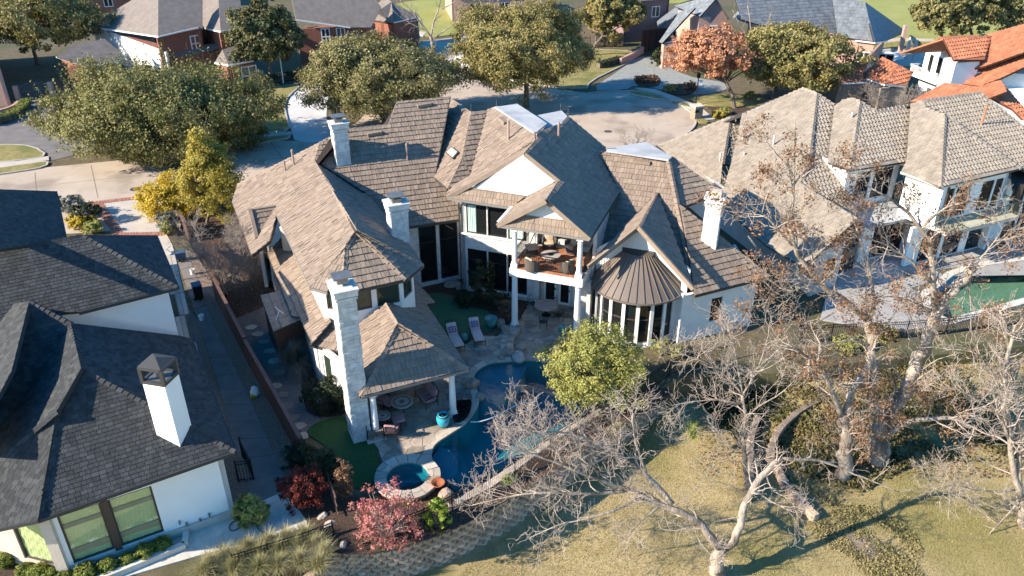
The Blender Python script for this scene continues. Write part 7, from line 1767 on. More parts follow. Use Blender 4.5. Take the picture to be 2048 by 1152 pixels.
scatter('ivy', GL([(1380, 780), (1500, 740), (1640, 742), (1560, 800), (1520, 860), (1500, 900), (1440, 850)]), 14000, .14, 'leaf_dark', 501, lawn_z, (.02, .25))
scatter('leaf_litter', GL([(1380, 740), (1640, 690), (2060, 690), (2060, 950), (1400, 950)], -1.8), 9000, .11, 'leaf_brown', 502, lawn_z, (.03, .3), 1.5, .6)
scatter('ground_cover', GL([(1600, 1040), (1700, 1005), (1800, 1010), (1840, 1070), (1860, 1150), (1780, 1180), (1700, 1130), (1640, 1090)], -2.0), 9000, .09, 'leaf_cover', 503, lawn_z, (.0, .08), 1.0, .6, 1.3, .5)
scatter('leaf_litter', G([(350, 420), (470, 410), (550, 520), (560, 610), (520, 660), (440, 600)]), 5000, .09, 'leaf_brown', 504, lambda x, y: .02, (.0, .05), 2, .6)
scatter('leaf_litter', G([(900, 1000), (1094, 948), (1250, 815), (1320, 785), (1180, 880), (1012, 1000), (880, 1064), (760, 1104), (700, 1080), (800, 1010)]), 5000, .07, 'leaf_brown', 505, lambda x, y: .0, (.0, .04), 2, .6)
# short dry turf blades over the nearer part of the golf lawn
def turf(name, poly, n, m, seed, zf, hgt=.07):
    rg = np.random.default_rng(seed); xs = [p[0] for p in poly]; ys = [p[1] for p in poly]; A = np.array(poly); q = rg.uniform(size=(int(n * 1.7), 2)) * np.array([max(xs) - min(xs), max(ys) - min(ys)]) + np.array([min(xs), min(ys)])
    c = np.zeros(len(q), bool); j = len(A) - 1
    for i in range(len(A)):
        xi, yi = A[i]; xj, yj = A[j]; c ^= ((yi > q[:, 1]) != (yj > q[:, 1])) & (q[:, 0] < (xj - xi) * (q[:, 1] - yi) / (yj - yi + 1e-12) + xi); j = i
    q = q[c][:n]; k = len(q); z = np.array([zf(a, b) for a, b in q]); a = rg.uniform(0, 6.28, k); h_ = hgt * rg.uniform(.5, 1.4, k); V = np.zeros((k, 3, 3)); w = .015
    V[:, 0] = np.column_stack([q[:, 0] - np.cos(a) * w, q[:, 1] - np.sin(a) * w, z - .01]); V[:, 1] = np.column_stack([q[:, 0] + np.cos(a) * w, q[:, 1] + np.sin(a) * w, z - .01]); V[:, 2] = np.column_stack([q[:, 0] + rg.normal(0, .04, k), q[:, 1] + rg.normal(0, .04, k), z + h_])
    o = soup(name, V.reshape(-1, 3), np.arange(k * 3).reshape(k, 3), MATS[m], None, rg.uniform(size=k), tri=True); o['kind'] = 'stuff'; return o
LP_ = [p for p in EDGE if -2 < p[0] < 30]; fore = [(p[0], p[1] - .5) for p in LP_] + [(34, 38), (30, 22), (16, 20), (2, 19.5), (-4, 21)]
turf('grass', fore, 170000, 'grass_dry', 510, lawn_z, .055)
px_tree('dry_vine', 'tall mass of dry brown vine beside the artificial lawn', (684, 1000), (668, 912, 702, 1008), .6, nclump=70, per=50, size=.09, m='leaf_brown', seed=180, trunk=.03, clump=.3, cat='plant')
sp_ = smooth_poly(GL([(1664, 1075), (1700, 1062), (1750, 1070), (1776, 1098), (1752, 1118), (1700, 1112), (1672, 1100)], -2.1), 1)
o = MB().add([(x, y, lawn_z(x, y) + .03) for x, y in sp_], [tuple(range(len(sp_)))] if parea(sp_) > 0 else [tuple(range(len(sp_)))[::-1]]).build('bare_soil', 'soil_patch'); struct(o)
# ================================================================ leafless trees
def tubes_np(P, Rd, k):
    """P (N,K,3) polylines, Rd (N,K) radii -> vertices, quads of k sided tubes"""
    N, K, _ = P.shape; T = np.empty_like(P); T[:, 1:-1] = P[:, 2:] - P[:, :-2]; T[:, 0] = P[:, 1] - P[:, 0]; T[:, -1] = P[:, -1] - P[:, -2]
    T /= (np.linalg.norm(T, axis=2)[..., None] + 1e-9); ref = np.where(np.abs(T[:, :1, 2:3]) < .9, Zv(1.0), np.array([1.0, 0, 0])) * np.ones_like(T)
    X = np.cross(T, ref); X /= (np.linalg.norm(X, axis=2)[..., None] + 1e-9); Y = np.cross(T, X); a = np.arange(k) * 2 * math.pi / k
    V = P[:, :, None, :] + Rd[:, :, None, None] * (X[:, :, None, :] * np.cos(a)[None, None, :, None] + Y[:, :, None, :] * np.sin(a)[None, None, :, None])
    b = (np.arange(N) * K * k)[:, None, None]; i = (np.arange(K - 1) * k)[None, :, None]; j = np.arange(k)[None, None, :]; j2 = (j + 1) % k
    F = np.stack([b + i + j, b + i + j2, b + i + k + j2, b + i + k + j], -1).reshape(-1, 4)
    return V.reshape(-1, 3), F
def resample(pts, K):
    pts = np.array(pts, float); d = np.concatenate([[0], np.cumsum(np.linalg.norm(np.diff(pts, axis=0), axis=1))]); t = np.linspace(0, d[-1], K)
    return np.column_stack([np.interp(t, d, pts[:, c]) for c in range(3)])
def branch(P, Rd, dens, lmin, lmax, ang, rg, rscale=.55, K=6, crook=.32, up=.10, tmin=.15, bias=None, rmax=.05):
    """side shoots of a set of polylines"""
    N, Kp, _ = P.shape; L_ = np.linalg.norm(np.diff(P, axis=1), axis=2).sum(1); n = rg.poisson(np.maximum(dens * L_, .3)); idx = np.repeat(np.arange(N), n)
    if len(idx) == 0: return None
    t = tmin + (1 - tmin) * rg.uniform(size=len(idx)) ** .8; f = t * (Kp - 1); i = np.minimum(f.astype(int), Kp - 2); fr_ = (f - i)[:, None]
    s = P[idx, i] * (1 - fr_) + P[idx, i + 1] * fr_; r = Rd[idx, i] * (1 - fr_[:, 0]) + Rd[idx, i + 1] * fr_[:, 0]; T = P[idx, i + 1] - P[idx, i]; T /= (np.linalg.norm(T, axis=1)[:, None] + 1e-9)
    q = rg.normal(size=T.shape); q -= (q * T).sum(1)[:, None] * T; q /= (np.linalg.norm(q, axis=1)[:, None] + 1e-9); a = rg.normal(ang, .22, len(idx))[:, None]; D = T * np.cos(a) + q * np.sin(a)
    if bias is not None: D = D + np.array(bias); D /= np.linalg.norm(D, axis=1)[:, None]
    l = rg.uniform(lmin, lmax, len(idx)) * (1.15 - .6 * t); out = np.empty((len(idx), K, 3)); out[:, 0] = s
    for k in range(1, K):
        D = D + rg.normal(size=D.shape) * crook + Zv(up); D /= np.linalg.norm(D, axis=1)[:, None]; out[:, k] = out[:, k - 1] + D * (l / (K - 1))[:, None]
    r0 = np.minimum(r * rscale, rmax); Ro = r0[:, None] * np.linspace(1, .22, K)[None, :]
    return out, np.maximum(Ro, .0062)
def bare_tree(name, label, base, limbs, seed, levels, group=None, bark='bark_pale', twig='twig', leaves=0, leaf_size=.13, cat='tree', rmin=.0, bias=None):
    """limbs: list of (points, r0, r1); levels: shoot settings, finest last"""
    rg = np.random.default_rng(seed); t = thing(name, label, cat, base, group); mb = MB(); K0 = 9; P = []; Rr = []
    for pts, r0, r1 in limbs:
        q = resample(smooth_line([tuple(p) for p in pts], 2), 14); q[1:-1] += rg.normal(size=(12, 3)) * r0 * .18
        mb.tube(q, list(np.linspace(r0, r1, 14) * (1 + rg.uniform(-.08, .08, 14))), 9 if r0 > .1 else 6)
        P.append(resample(q, K0)); Rr.append(np.linspace(r0, r1, K0))
    mb.build('trunk', MATS[bark], t, smooth=True)
    cur = (np.array(P), np.array(Rr)); VV = []; FF = []; o = 0; tips = []
    for li, lv in enumerate(levels):
        nx = branch(cur[0], cur[1], *lv[:4], rg, bias=bias if li == 0 else None, **(lv[4] if len(lv) > 4 else {}))
        if nx is None: break
        V, F = tubes_np(nx[0], nx[1], 5 if li == 0 else 3); VV.append(V); FF.append(F + o); o += len(V); tips.append(nx[0][:, -1]); cur = (np.concatenate([nx[0]]), np.concatenate([nx[1]]))
    soup('crown', np.vstack(VV), np.vstack(FF), MATS[twig], t, smooth=True)
    if leaves:
        tp_ = np.vstack(tips[-2:]); c = tp_[rg.choice(len(tp_), leaves)]; P_ = np.repeat(c, 70, 0) + rg.normal(size=(leaves * 70, 3)) * .19; V, F = leaf_quads(P_, leaf_size, rg, .1, .45); soup('leaves', V, F, 'leaf_brown', t, rg.uniform(size=len(P_)))
    return t
def YP(Y, *pts): return [UY(p[0], p[1], Y + (p[2] if len(p) > 2 else 0)) for p in pts]
G_BIG = 'big leafless trees on the golf lawn'
LV = [(3.0, 1.0, 2.7, .75, dict(rscale=.5, K=7, crook=.24, up=.06, rmax=.04)), (4.2, .5, 1.4, .75, dict(rscale=.62, K=6, crook=.34, rmax=.022, up=.08)), (4.2, .25, .75, .7, dict(rscale=.75, K=5, crook=.36, rmax=.013, up=.1))]
b1 = U(1437, 1156, -2.15); Y1 = b1[1]
fork = YP(Y1, (1441, 1094))[0]
l1 = [([b1 - Zv(.3), *YP(Y1, (1432, 1125)), fork], .36, .25),
      ([fork, *YP(Y1, (1404, 1052, .1), (1360, 1021, .3), (1322, 1012, .5), (1284, 994, .8), (1262, 980, 1.0))], .20, .10),
      ([*YP(Y1, (1345, 1008, .4), (1316, 973, .8), (1284, 942, 1.0), (1259, 924, 1.2), (1215, 896, 1.4), (1160, 874, 1.4), (1110, 862, 1.2), (1065, 862, 1.0))], .12, .03),
      ([*YP(Y1, (1292, 945, 1.0), (1277, 904, 1.2), (1268, 868, 1.5), (1264, 820, 1.8))], .08, .02),
      ([*YP(Y1, (1262, 980, 1.0), (1210, 965, .8), (1150, 940, .6), (1090, 918, .5), (1045, 900, .4), (1005, 888, .3))], .09, .02),
      ([*YP(Y1, (1262, 980, 1.0), (1200, 990, .6), (1130, 985, .3), (1060, 985, .1), (990, 1000, 0), (945, 1010, 0))], .08, .02),
      ([*YP(Y1, (1284, 994, .8), (1235, 1020, .2), (1180, 1035, -.2), (1120, 1048, -.4), (1060, 1075, -.6))], .07, .015),
      ([*YP(Y1, (1230, 972, .9), (1170, 920, 1.2), (1110, 885, 1.6), (1060, 850, 1.9), (1040, 820, 2.0))], .06, .015),
      ([*YP(Y1, (1322, 1012, .5), (1290, 1035, 0), (1262, 1065, -.3))], .045, .015)]
bare_tree('bare_tree', 'forked leafless tree at the bottom edge with dense twigs over the pool wall', tuple(b1), l1, 601, LV, G_BIG, bias=(-.25, 0, .05))
l1b = [([fork, *YP(Y1, (1468, 1094, .1), (1483, 1034, .4), (1497, 990, .8), (1520, 955, 1.2), (1563, 917, 1.6))], .19, .12), ]
b2 = U(1497, 1000, -2.0)
bare_tree('bare_tree', 'slender pale leafless tree with a fan of fine twigs in front of the right wing', tuple(b2), [
      ([b2, *YP(b2[1], (1496, 960), (1490, 935), (1486, 880, .2), (1491, 833, .4), (1484, 790, .6))], .13, .07),
      ([*YP(b2[1], (1484, 790, .6), (1462, 760, .6), (1430, 735, .5), (1390, 715, .4), (1340, 700, .2))], .06, .012), ([*YP(b2[1], (1487, 810, .5), (1450, 800, .4), (1400, 800, .3), (1350, 810, .1))], .05, .012),
      ([*YP(b2[1], (1484, 790, .6), (1478, 740, .9), (1468, 690, 1.1), (1450, 640, 1.3))], .06, .012), ([*YP(b2[1], (1484, 790, .6), (1510, 750, .9), (1530, 700, 1.2), (1540, 650, 1.4))], .06, .012), ([*YP(b2[1], (1486, 840, .3), (1520, 810, .3), (1560, 790, .3), (1590, 760, .3))], .045, .012),
      ([*YP(b2[1], (1486, 870, .2), (1450, 860, .1), (1405, 865, 0), (1360, 880, -.1))], .04, .012), ([*YP(b2[1], (1488, 905, .1), (1455, 905, .0), (1420, 915, -.1))], .03, .01)],
      602, [(4.2, .9, 2.4, .8, LV[0][4]), (4.6, .5, 1.2, .75, LV[1][4]), (3.2, .25, .65, .7, LV[2][4])], G_BIG)
bare_tree('bare_tree', 'leaning right limb tree crossing the stepped stones on the lawn', tuple(fork), [
      l1b[0], ([*YP(Y1, (1563, 917, 1.6), (1610, 918, 1.8), (1645, 921, 1.9), (1690, 940, 1.8), (1745, 962, 1.6), (1800, 985, 1.4))], .08, .015), ([*YP(Y1, (1505, 975, .9), (1535, 1000, .7), (1580, 1020, .4), (1600, 1060, .1))], .05, .012), ([*YP(Y1, (1530, 945, 1.3), (1545, 985, 1.0), (1590, 1000, .6), (1598, 1060, .2))], .04, .012),
      ([*YP(Y1, (1497, 990, .8), (1460, 970, .9), (1420, 960, .9))], .035, .01), ([*YP(Y1, (1483, 1034, .4), (1440, 1040, .3), (1390, 1060, .2))], .03, .01)], 603, [(2.4, .8, 2.2, .8, LV[0][4]), (3.4, .4, 1.1, .75, LV[1][4]), (2.4, .2, .6, .7, LV[2][4])], G_BIG)
b3 = U(1688, 948, -1.75); Y3 = b3[1]
bare_tree('bare_tree', 'thick leafless tree with a long bare limb reaching up past the right neighbour roof', tuple(b3), [
      ([b3 - Zv(.3), *YP(Y3, (1690, 905), (1695, 868), (1681, 832))], .36, .27), ([*YP(Y3, (1681, 834), (1672, 800, -.2), (1660, 770, -.4), (1640, 735, -.6), (1600, 700, -.8), (1560, 690, -1))], .16, .03), ([*YP(Y3, (1690, 850), (1702, 785, .3), (1722, 750, .6), (1744, 720, 1), (1744, 680, 1.4), (1736, 640, 1.6))], .22, .16),
      ([*YP(Y3, (1736, 640, 1.6), (1698, 605, 1.6), (1637, 567, 1.5), (1608, 529, 1.4), (1584, 490, 1.3), (1580, 440, 1.3), (1587, 370, 1.4), (1591, 300, 1.5), (1590, 245, 1.6))], .17, .025), ([*YP(Y3, (1584, 490, 1.3), (1549, 450, 1.2), (1520, 420, 1.1), (1490, 405, 1.0), (1455, 380, .9))], .07, .015),
      ([*YP(Y3, (1637, 567, 1.5), (1600, 575, 1.2), (1550, 600, .9), (1500, 600, .6), (1460, 620, .4))], .05, .012), ([*YP(Y3, (1738, 650, 1.6), (1750, 600, 1.8), (1740, 540, 2), (1720, 480, 2.2), (1700, 420, 2.4))], .10, .02), ([*YP(Y3, (1587, 370, 1.4), (1620, 330, 1.6), (1660, 300, 1.8))], .04, .01), ([*YP(Y3, (1588, 350, 1.4), (1556, 310, 1.4), (1530, 280, 1.4))], .035, .01),
      ([*YP(Y3, (1698, 605, 1.6), (1660, 630, 1.2), (1610, 660, .8), (1570, 650, .5))], .05, .012), ([*YP(Y3, (1740, 690, 1.3), (1700, 680, .9), (1650, 690, .5), (1600, 710, .2))], .05, .012)],
      604, [(3.4, 1.0, 2.9, .8, LV[0][4]), (4.4, .5, 1.3, .75, LV[1][4]), (2.5, .25, .7, .7, LV[2][4])], G_BIG, leaves=150)
b4 = U(1754, 914, -1.6); Y4 = b4[1]
bare_tree('bare_tree', 'massive leafless tree with several great limbs in front of the neighbour pool', tuple(b4), [
      ([b4 - Zv(.3), *YP(Y4, (1757, 885), (1762, 850), (1765, 832))], .55, .42), ([*YP(Y4, (1760, 850), (1748, 815, -.2), (1742, 780, -.3), (1748, 740, -.2), (1742, 700, 0))], .26, .12), ([*YP(Y4, (1768, 850), (1790, 815, .2), (1812, 770, .4), (1836, 722, .6), (1858, 672, .8), (1870, 625, 1.0))], .36, .28),
      ([*YP(Y4, (1870, 628, 1), (1905, 581, 1.2), (1938, 545, 1.4), (1952, 528, 1.5))], .30, .17), ([*YP(Y4, (1866, 640, .9), (1869, 600, 1), (1863, 560, 1), (1866, 505, 1.1), (1842, 458, 1.2), (1808, 416, 1.3), (1770, 390, 1.4), (1730, 370, 1.5))], .17, .03), ([*YP(Y4, (1863, 565, 1), (1830, 530, .8), (1795, 500, .6), (1750, 480, .4), (1700, 470, .3))], .09, .015),
      ([*YP(Y4, (1772, 868), (1811, 845, -.3), (1850, 838, -.5), (1890, 834, -.7), (1940, 850, -.9), (1990, 878, -1))], .18, .03), ([*YP(Y4, (1870, 625, 1), (1820, 600, .4), (1770, 590, .2), (1720, 600, 0))], .07, .015), ([*YP(Y4, (1950, 530, 1.5), (1985, 490, 1.6), (2010, 450, 1.7))], .05, .012),
      ([*YP(Y4, (1940, 545, 1.4), (1938, 600, 1), (1960, 640, .8), (2000, 650, .6))], .06, .012), ([*YP(Y4, (1842, 458, 1.2), (1880, 420, 1.2), (1930, 400, 1.2), (1975, 410, 1.2))], .06, .012), ([*YP(Y4, (1742, 705, 0), (1760, 660, .1), (1790, 630, .2), (1800, 590, .2))], .06, .012)],
      605, [(3.2, 1.0, 2.9, .8, LV[0][4]), (4.2, .5, 1.3, .75, LV[1][4]), (2.4, .25, .7, .7, LV[2][4])], G_BIG, leaves=120)
b5 = U(2050, 1052, -2.1); Y5 = b5[1]
bare_tree('bare_tree', 'pale twin stemmed leafless tree at the right edge', tuple(b5), [
      ([b5 - Zv(.3), *YP(Y5, (2046, 1020), (2041, 992))], .24, .20), ([*YP(Y5, (2041, 995), (2028, 943), (2020, 880), (2010, 800, .2), (2012, 720, .4), (2030, 650, .6))], .15, .06), ([*YP(Y5, (2041, 990), (2037, 940, .1), (2039, 850, .3), (2026, 760, .5), (2020, 690, .6), (2000, 620, .7))], .13, .05),
      ([*YP(Y5, (2020, 880), (1990, 810, -.2), (1960, 800, -.3), (1920, 780, -.5), (1870, 765, -.6))], .06, .012), ([*YP(Y5, (2033, 980), (1990, 985, -.2), (1940, 975, -.3), (1890, 970, -.5), (1840, 950, -.6))], .05, .012), ([*YP(Y5, (2010, 810, .2), (1985, 740, .1), (1950, 700, 0), (1900, 690, -.1))], .05, .012), ([*YP(Y5, (2041, 1000), (2005, 1040, -.3), (1975, 1070, -.5), (1960, 1120, -.6))], .04, .012)],
      606, [(3.8, .9, 2.4, .8, LV[0][4]), (4.2, .4, 1.1, .75, LV[1][4]), (2.4, .2, .6, .7, LV[2][4])], G_BIG)
# street and garden trees without leaves
b6 = U(866, 112, 0); Y6 = b6[1]
bare_tree('bare_tree', 'leafless street tree between the two olive oaks', tuple(b6), [([b6, *YP(Y6, (866, 90), (862, 72))], .30, .22), ([*YP(Y6, (862, 74), (845, 50), (825, 25), (800, 0))], .15, .04), ([*YP(Y6, (862, 72), (868, 40), (880, 10), (885, -20))], .14, .04), ([*YP(Y6, (864, 80), (890, 60), (920, 40), (945, 20))], .12, .03), ([*YP(Y6, (850, 60), (815, 45), (785, 20))], .09, .03), ([*YP(Y6, (880, 20), (910, 5), (930, -20))], .08, .03)],
      607, [(.9, 1.5, 3.5, .7, dict(rscale=.5, K=6, rmax=.06)), (1.2, .8, 2.0, .7, dict(rscale=.6, K=5, rmax=.03)), (1.6, .5, 1.2, .7, dict(rscale=.7, K=4, rmax=.018))], None, twig='twig_grey')
bare_tree('bare_tree', 'thin leafless tree left of the pickup truck', (830, 100, 0) and tuple(U(836, 98, 0)), [([U(836, 98, 0), *YP(U(836, 98)[1], (838, 60), (830, 20))], .16, .06), ([*YP(U(836, 98)[1], (837, 62), (812, 30), (790, -5))], .09, .03)], 608, [(1.0, 1.2, 3, .7, dict(rscale=.5, K=6, rmax=.05)), (1.2, .8, 1.8, .7, dict(rscale=.6, K=5, rmax=.025))], None, twig='twig_grey')
b8 = U(985, 60, 0)
bare_tree('bare_tree', 'grey leafless tree at the top edge behind the olive oak', tuple(b8), [([b8, *YP(b8[1], (985, 30), (980, 0))], .22, .12), ([*YP(b8[1], (985, 30), (960, 5), (940, -20))], .1, .04), ([*YP(b8[1], (983, 20), (1005, -10))], .1, .04)], 609, [(1.4, 1.5, 3.5, .7, dict(rscale=.5, K=6, rmax=.06)), (1.6, .8, 2.0, .7, dict(rscale=.6, K=5, rmax=.035)), (1.6, .5, 1.2, .7, dict(rscale=.7, K=4, rmax=.02))], None, twig='twig_grey')
b9 = U(1510, 160, 0); 
bare_tree('bare_tree', 'tall thin leafless tree between the orange tree and the slate roof', tuple(b9), [([b9, *YP(b9[1], (1508, 100), (1500, 40), (1495, 5))], .2, .05), ([*YP(b9[1], (1508, 100), (1530, 60), (1545, 20))], .09, .03), ([*YP(b9[1], (1506, 90), (1480, 50), (1465, 20))], .09, .03)], 610, [(1.2, 1.2, 3, .7, dict(rscale=.5, K=6, rmax=.05)), (1.6, .7, 1.8, .7, dict(rscale=.6, K=5, rmax=.03)), (1.4, .4, 1.0, .7, dict(rscale=.7, K=4, rmax=.018))], None, twig='twig_grey')
for i, (x, y, w, hh, lab) in enumerate(((450, 590, 190, 150, 'tangled leafless grey shrub filling the side yard gap'), (1792, 262, 120, 92, 'leafless shrub in front of the clay tile porch'), (1265, 306, 70, 40, 'thin leafless shrub between the roofs at the turning circle'), (505, 560, 110, 120, 'leafless grey shrub against the left wing window'))):
    b = U(x, y, 0); Yb_ = b[1]; lm = []; rgx = random.Random(700 + i)
    for k in range(9 if w > 100 else 5):
        tx = x + rgx.uniform(-.5, .5) * w; ty = y - hh * rgx.uniform(.55, 1.0); lm.append(([b + np.array([rgx.uniform(-.3, .3), rgx.uniform(-.2, .2), 0]), *YP(Yb_, ((x * .6 + tx * .4), y - hh * .35, rgx.uniform(-.6, .6)), (tx, ty, rgx.uniform(-1.4, 1.4)))], .05, .015))
    bare_tree('bare_shrub', lab, tuple(b), lm, 620 + i, [(5.0, .7, 1.8, .7, dict(rscale=.5, K=6, rmax=.025)), (5.0, .4, 1.1, .7, dict(rscale=.65, K=5, rmax=.016)), (4.0, .25, .6, .7, dict(rscale=.8, K=4, rmax=.012))], None, bark='twig_grey', twig='twig_grey', cat='shrub')
# ================================================================ fences
frn = random.Random(8)
def board_fence(label, line, z0, hgt, cap=True):
    pts = [np.array(p[:2]) for p in line]; t = thing('board_fence', label, 'fence', (*pts[0], z0)); n_b = 0
    for i in range(len(pts) - 1):
        a, b = pts[i], pts[i + 1]; L = np.linalg.norm(b - a); d = (b - a) / L; nn = np.array([-d[1], d[0]]); k = int(L / .15)
        step = .12 * (i % 2)
        for j in range(k):
            p = a + d * ((j + .5) * L / k); MB().box((*p, z0 + hgt / 2 - step / 2), (L / k - .008, .025, hgt - step + frn.uniform(-.01, .01)), math.atan2(d[1], d[0]), frn.random()).build('board', 'fence_wood', t)
        MB().bar((*a, z0 + hgt + .02 - step), (*b, z0 + hgt + .02 - step), .20, .05).build('cap_rail', 'fence_cap', t)
        for z in (.35, hgt - .35): MB().bar((*(a + nn * .05), z0 + z), (*(b + nn * .05), z0 + z), .06, .09).build('rail', 'fence_wood', t)
        m = max(1, int(L / 2.4))
        for j in range(m + 1): p = a + (b - a) * j / m + nn * .06; MB().box((*p, z0 + hgt / 2 - step / 2), (.1, .1, hgt - step), math.atan2(d[1], d[0])).build('post', 'fence_wood', t)
    return t
board_fence('long dark brown board fence with a flat cap rail in the side yard', [U(420, 545, 1.9), U(488, 675, 1.9), U(600, 872, 1.9)], 0, 1.9)
fp = board_fence('short brown fence end beside the yellow tree', [U(356, 424, 1.6), U(372, 446, 1.6)], 0, 1.6)
def iron_fence(label, line, z0s, hgt, sp=.12, post=2.0):
    pts = [np.array(p[:2]) for p in line]; t = thing('iron_fence', label, 'fence', (*pts[0], z0s[0]))
    for i in range(len(pts) - 1):
        a, b = pts[i], pts[i + 1]; za, zb = z0s[min(i, len(z0s) - 1)], z0s[min(i + 1, len(z0s) - 1)]; L = np.linalg.norm(b - a)
        for dz in (hgt, hgt - .16, .12): MB().bar((*a, za + dz), (*b, zb + dz), .035, .035).build('rail', 'black_iron', t)
        mb = MB(); k = max(2, int(L / sp))
        for j in range(1, k): p = a + (b - a) * j / k; z = za + (zb - za) * j / k; mb.bar((*p, z + .02), (*p, z + hgt + .02), .018)
        stuff(mb.build('pickets', 'black_iron', t)); MB().bar((*a, za - .1), (*a, za + hgt + .08), .06).build('post', 'black_iron', t)
    MB().bar((*pts[-1], z0s[-1] - .1), (*pts[-1], z0s[-1] + hgt + .08), .06).build('post', 'black_iron', t)
    return t
iron_fence('black iron fence along the planting bed above the long block wall', [U(x, y, -.1) for x, y in ((728, 1092), (790, 1078), (850, 1054), (905, 1026), (965, 992), (1030, 954), (1100, 904), (1180, 852), (1250, 804))], [-.15] * 9, 1.1)
iron_fence('black iron fence through the ornamental grasses', [U(x, y, -.2) for x, y in ((470, 1142), (540, 1120), (610, 1098), (668, 1076))], [-.3] * 4, 1.0)
iron_fence('black iron fence stepping down from the round bay to the pool wall', [U(x, y, 0) for x, y in ((1282, 796), (1338, 752), (1396, 735), (1450, 722))], [0, 0, 0, 0], 1.15)
iron_fence('black iron fence between the neighbour terrace and the bare trees', [U(x, y, 0) for x, y in ((1600, 688), (1660, 682), (1730, 680), (1810, 676), (1890, 668), (1980, 655), (2070, 645))], [-.05] * 7, 1.2)
iron_fence('small black iron fence with a gate at the corner of the white left house', [U(x, y, 0) for x, y in ((478, 964), (508, 960), (486, 915))], [0, 0, 0], 1.2)
iron_fence('short iron fence between the long board fence and the left wing', [U(x, y, 0) for x, y in ((1130, 102), (1180, 96))], [0, 0], 1.6)
# arched drive gate and brick kerb wall, far left
gt = thing('drive_gate', 'arched black iron drive gate in the shade at the upper left', 'gate', tuple(U(72, 204)))
ga_, gb_ = U(40, 206, 0), U(108, 198, 0); Lg = np.linalg.norm(gb_ - ga_); dg = (gb_ - ga_) / Lg
mat('gate_iron', (.08, .10, .12), rough=.5)
top = [tuple(ga_ + dg * Lg * s + np.array([0, 0, 1.5 + .7 * math.sin(math.pi * s)])) for s in np.linspace(0, 1, 14)]
MB().tube(top, .05, 5).build('arch_rail', 'gate_iron', gt); MB().bar(ga_ + Zv(.2), gb_ + Zv(.2), .06).build('rail', 'gate_iron', gt); MB().bar(ga_ + Zv(1.2), gb_ + Zv(1.2), .06).build('rail', 'gate_iron', gt)
mb = MB()
for s in np.linspace(0, 1, 30): p = ga_ + dg * Lg * s; mb.bar(tuple(p + Zv(.15)), tuple(p + np.array([0, 0, 1.5 + .7 * math.sin(math.pi * s)])), .03)
stuff(mb.build('pickets', 'gate_iron', gt))
for p in (ga_, gb_): MB().box((p[0], p[1], 1.0), (.5, .5, 2.0), .2).build('gate_post', 'brick_pink', gt)
kw = smooth_line(G([(-40, 236), (0, 230), (30, 220), (46, 205)]), 2); mb = MB()
for i in range(len(kw) - 1): mb.bar((*kw[i], .25), (*kw[i + 1], .25), .35, .6)
tag(mb.build('garden_wall', 'brick_pink'), 'low curved brick garden wall behind the clipped hedge at the left edge', 'wall')
bw = smooth_line(G([(1240, 130), (1262, 120), (1285, 106)]), 1); mb = MB()
for i in range(len(bw) - 1): mb.bar((*bw[i], .45), (*bw[i + 1], .45), .4, .9)
tag(mb.build('garden_wall', 'brick_pink'), 'low brick garden wall along the slate drive below the plum house', 'wall')
# ================================================================ furniture
mat('cushion_pink', (0.40, 0.235, 0.235), (0.35, 0.20, 0.20), 4, .95, .2, 40); mat('cushion_pale', (0.58, 0.47, 0.45), (0.52, 0.42, 0.40), 4, .95, .2, 40)
mat('plaid_a', (0.36, 0.30, 0.38), rough=.95); mat('plaid_b', (0.14, 0.09, 0.16), rough=.95)
mat('teal_glaze', (0.045, 0.20, 0.205), (0.07, 0.26, 0.25), 4, .3, spec=.6); mat('turquoise_glaze', (0.02, 0.30, 0.40), (0.03, 0.36, 0.45), 4, .25, spec=.6)
mat('wicker', (0.085, 0.07, 0.06), (0.16, 0.13, 0.11), 30, .8, .8, 60); mat('cushion_sand', (0.46, 0.36, 0.25), (0.52, 0.41, 0.29), 4, .95, .2, 40)
mat('mosaic_pale', (0.52, 0.49, 0.44), (0.40, 0.37, 0.33), 22, .7); mat('mosaic_dark', (0.14, 0.12, 0.12), (0.26, 0.22, 0.21), 26, .7); mat('table_stone', (0.40, 0.36, 0.33), (0.30, 0.265, 0.245), 3, .8, .2)
mat('log', (0.16, 0.125, 0.10), (0.30, 0.245, 0.20), 6, .95, .6); mat('rust', (0.36, 0.12, 0.05), (0.28, 0.085, 0.035), 5, .8, .3)
def soft(mb, c, s, rz=0, tilt=0.0, r=.05):
    """soft cushion: rounded box, tilted about its own cross axis"""
    bm = bmesh.new(); bmesh.ops.create_cube(bm, size=1.0); bmesh.ops.scale(bm, vec=Vector(s), verts=bm.verts); bmesh.ops.bevel(bm, geom=bm.edges[:], offset=min(r, min(s) * .45), segments=2, affect='EDGES', profile=.6)
    M = Matrix.Translation(Vector(c)) @ Matrix.Rotation(rz, 4, 'Z') @ Matrix.Rotation(tilt, 4, 'X'); bm.transform(M)
    bm.verts.ensure_lookup_table(); mb.add([tuple(v.co) for v in bm.verts], [tuple(v.index for v in f.verts) for f in bm.faces]); bm.free(); return mb
def place(t, p, rz, z=None): t.location = (p[0], p[1], p[2] if z is None else z); t.rotation_euler = (0, 0, rz); return t
def head(a, b): return math.atan2(b[1] - a[1], b[0] - a[0])
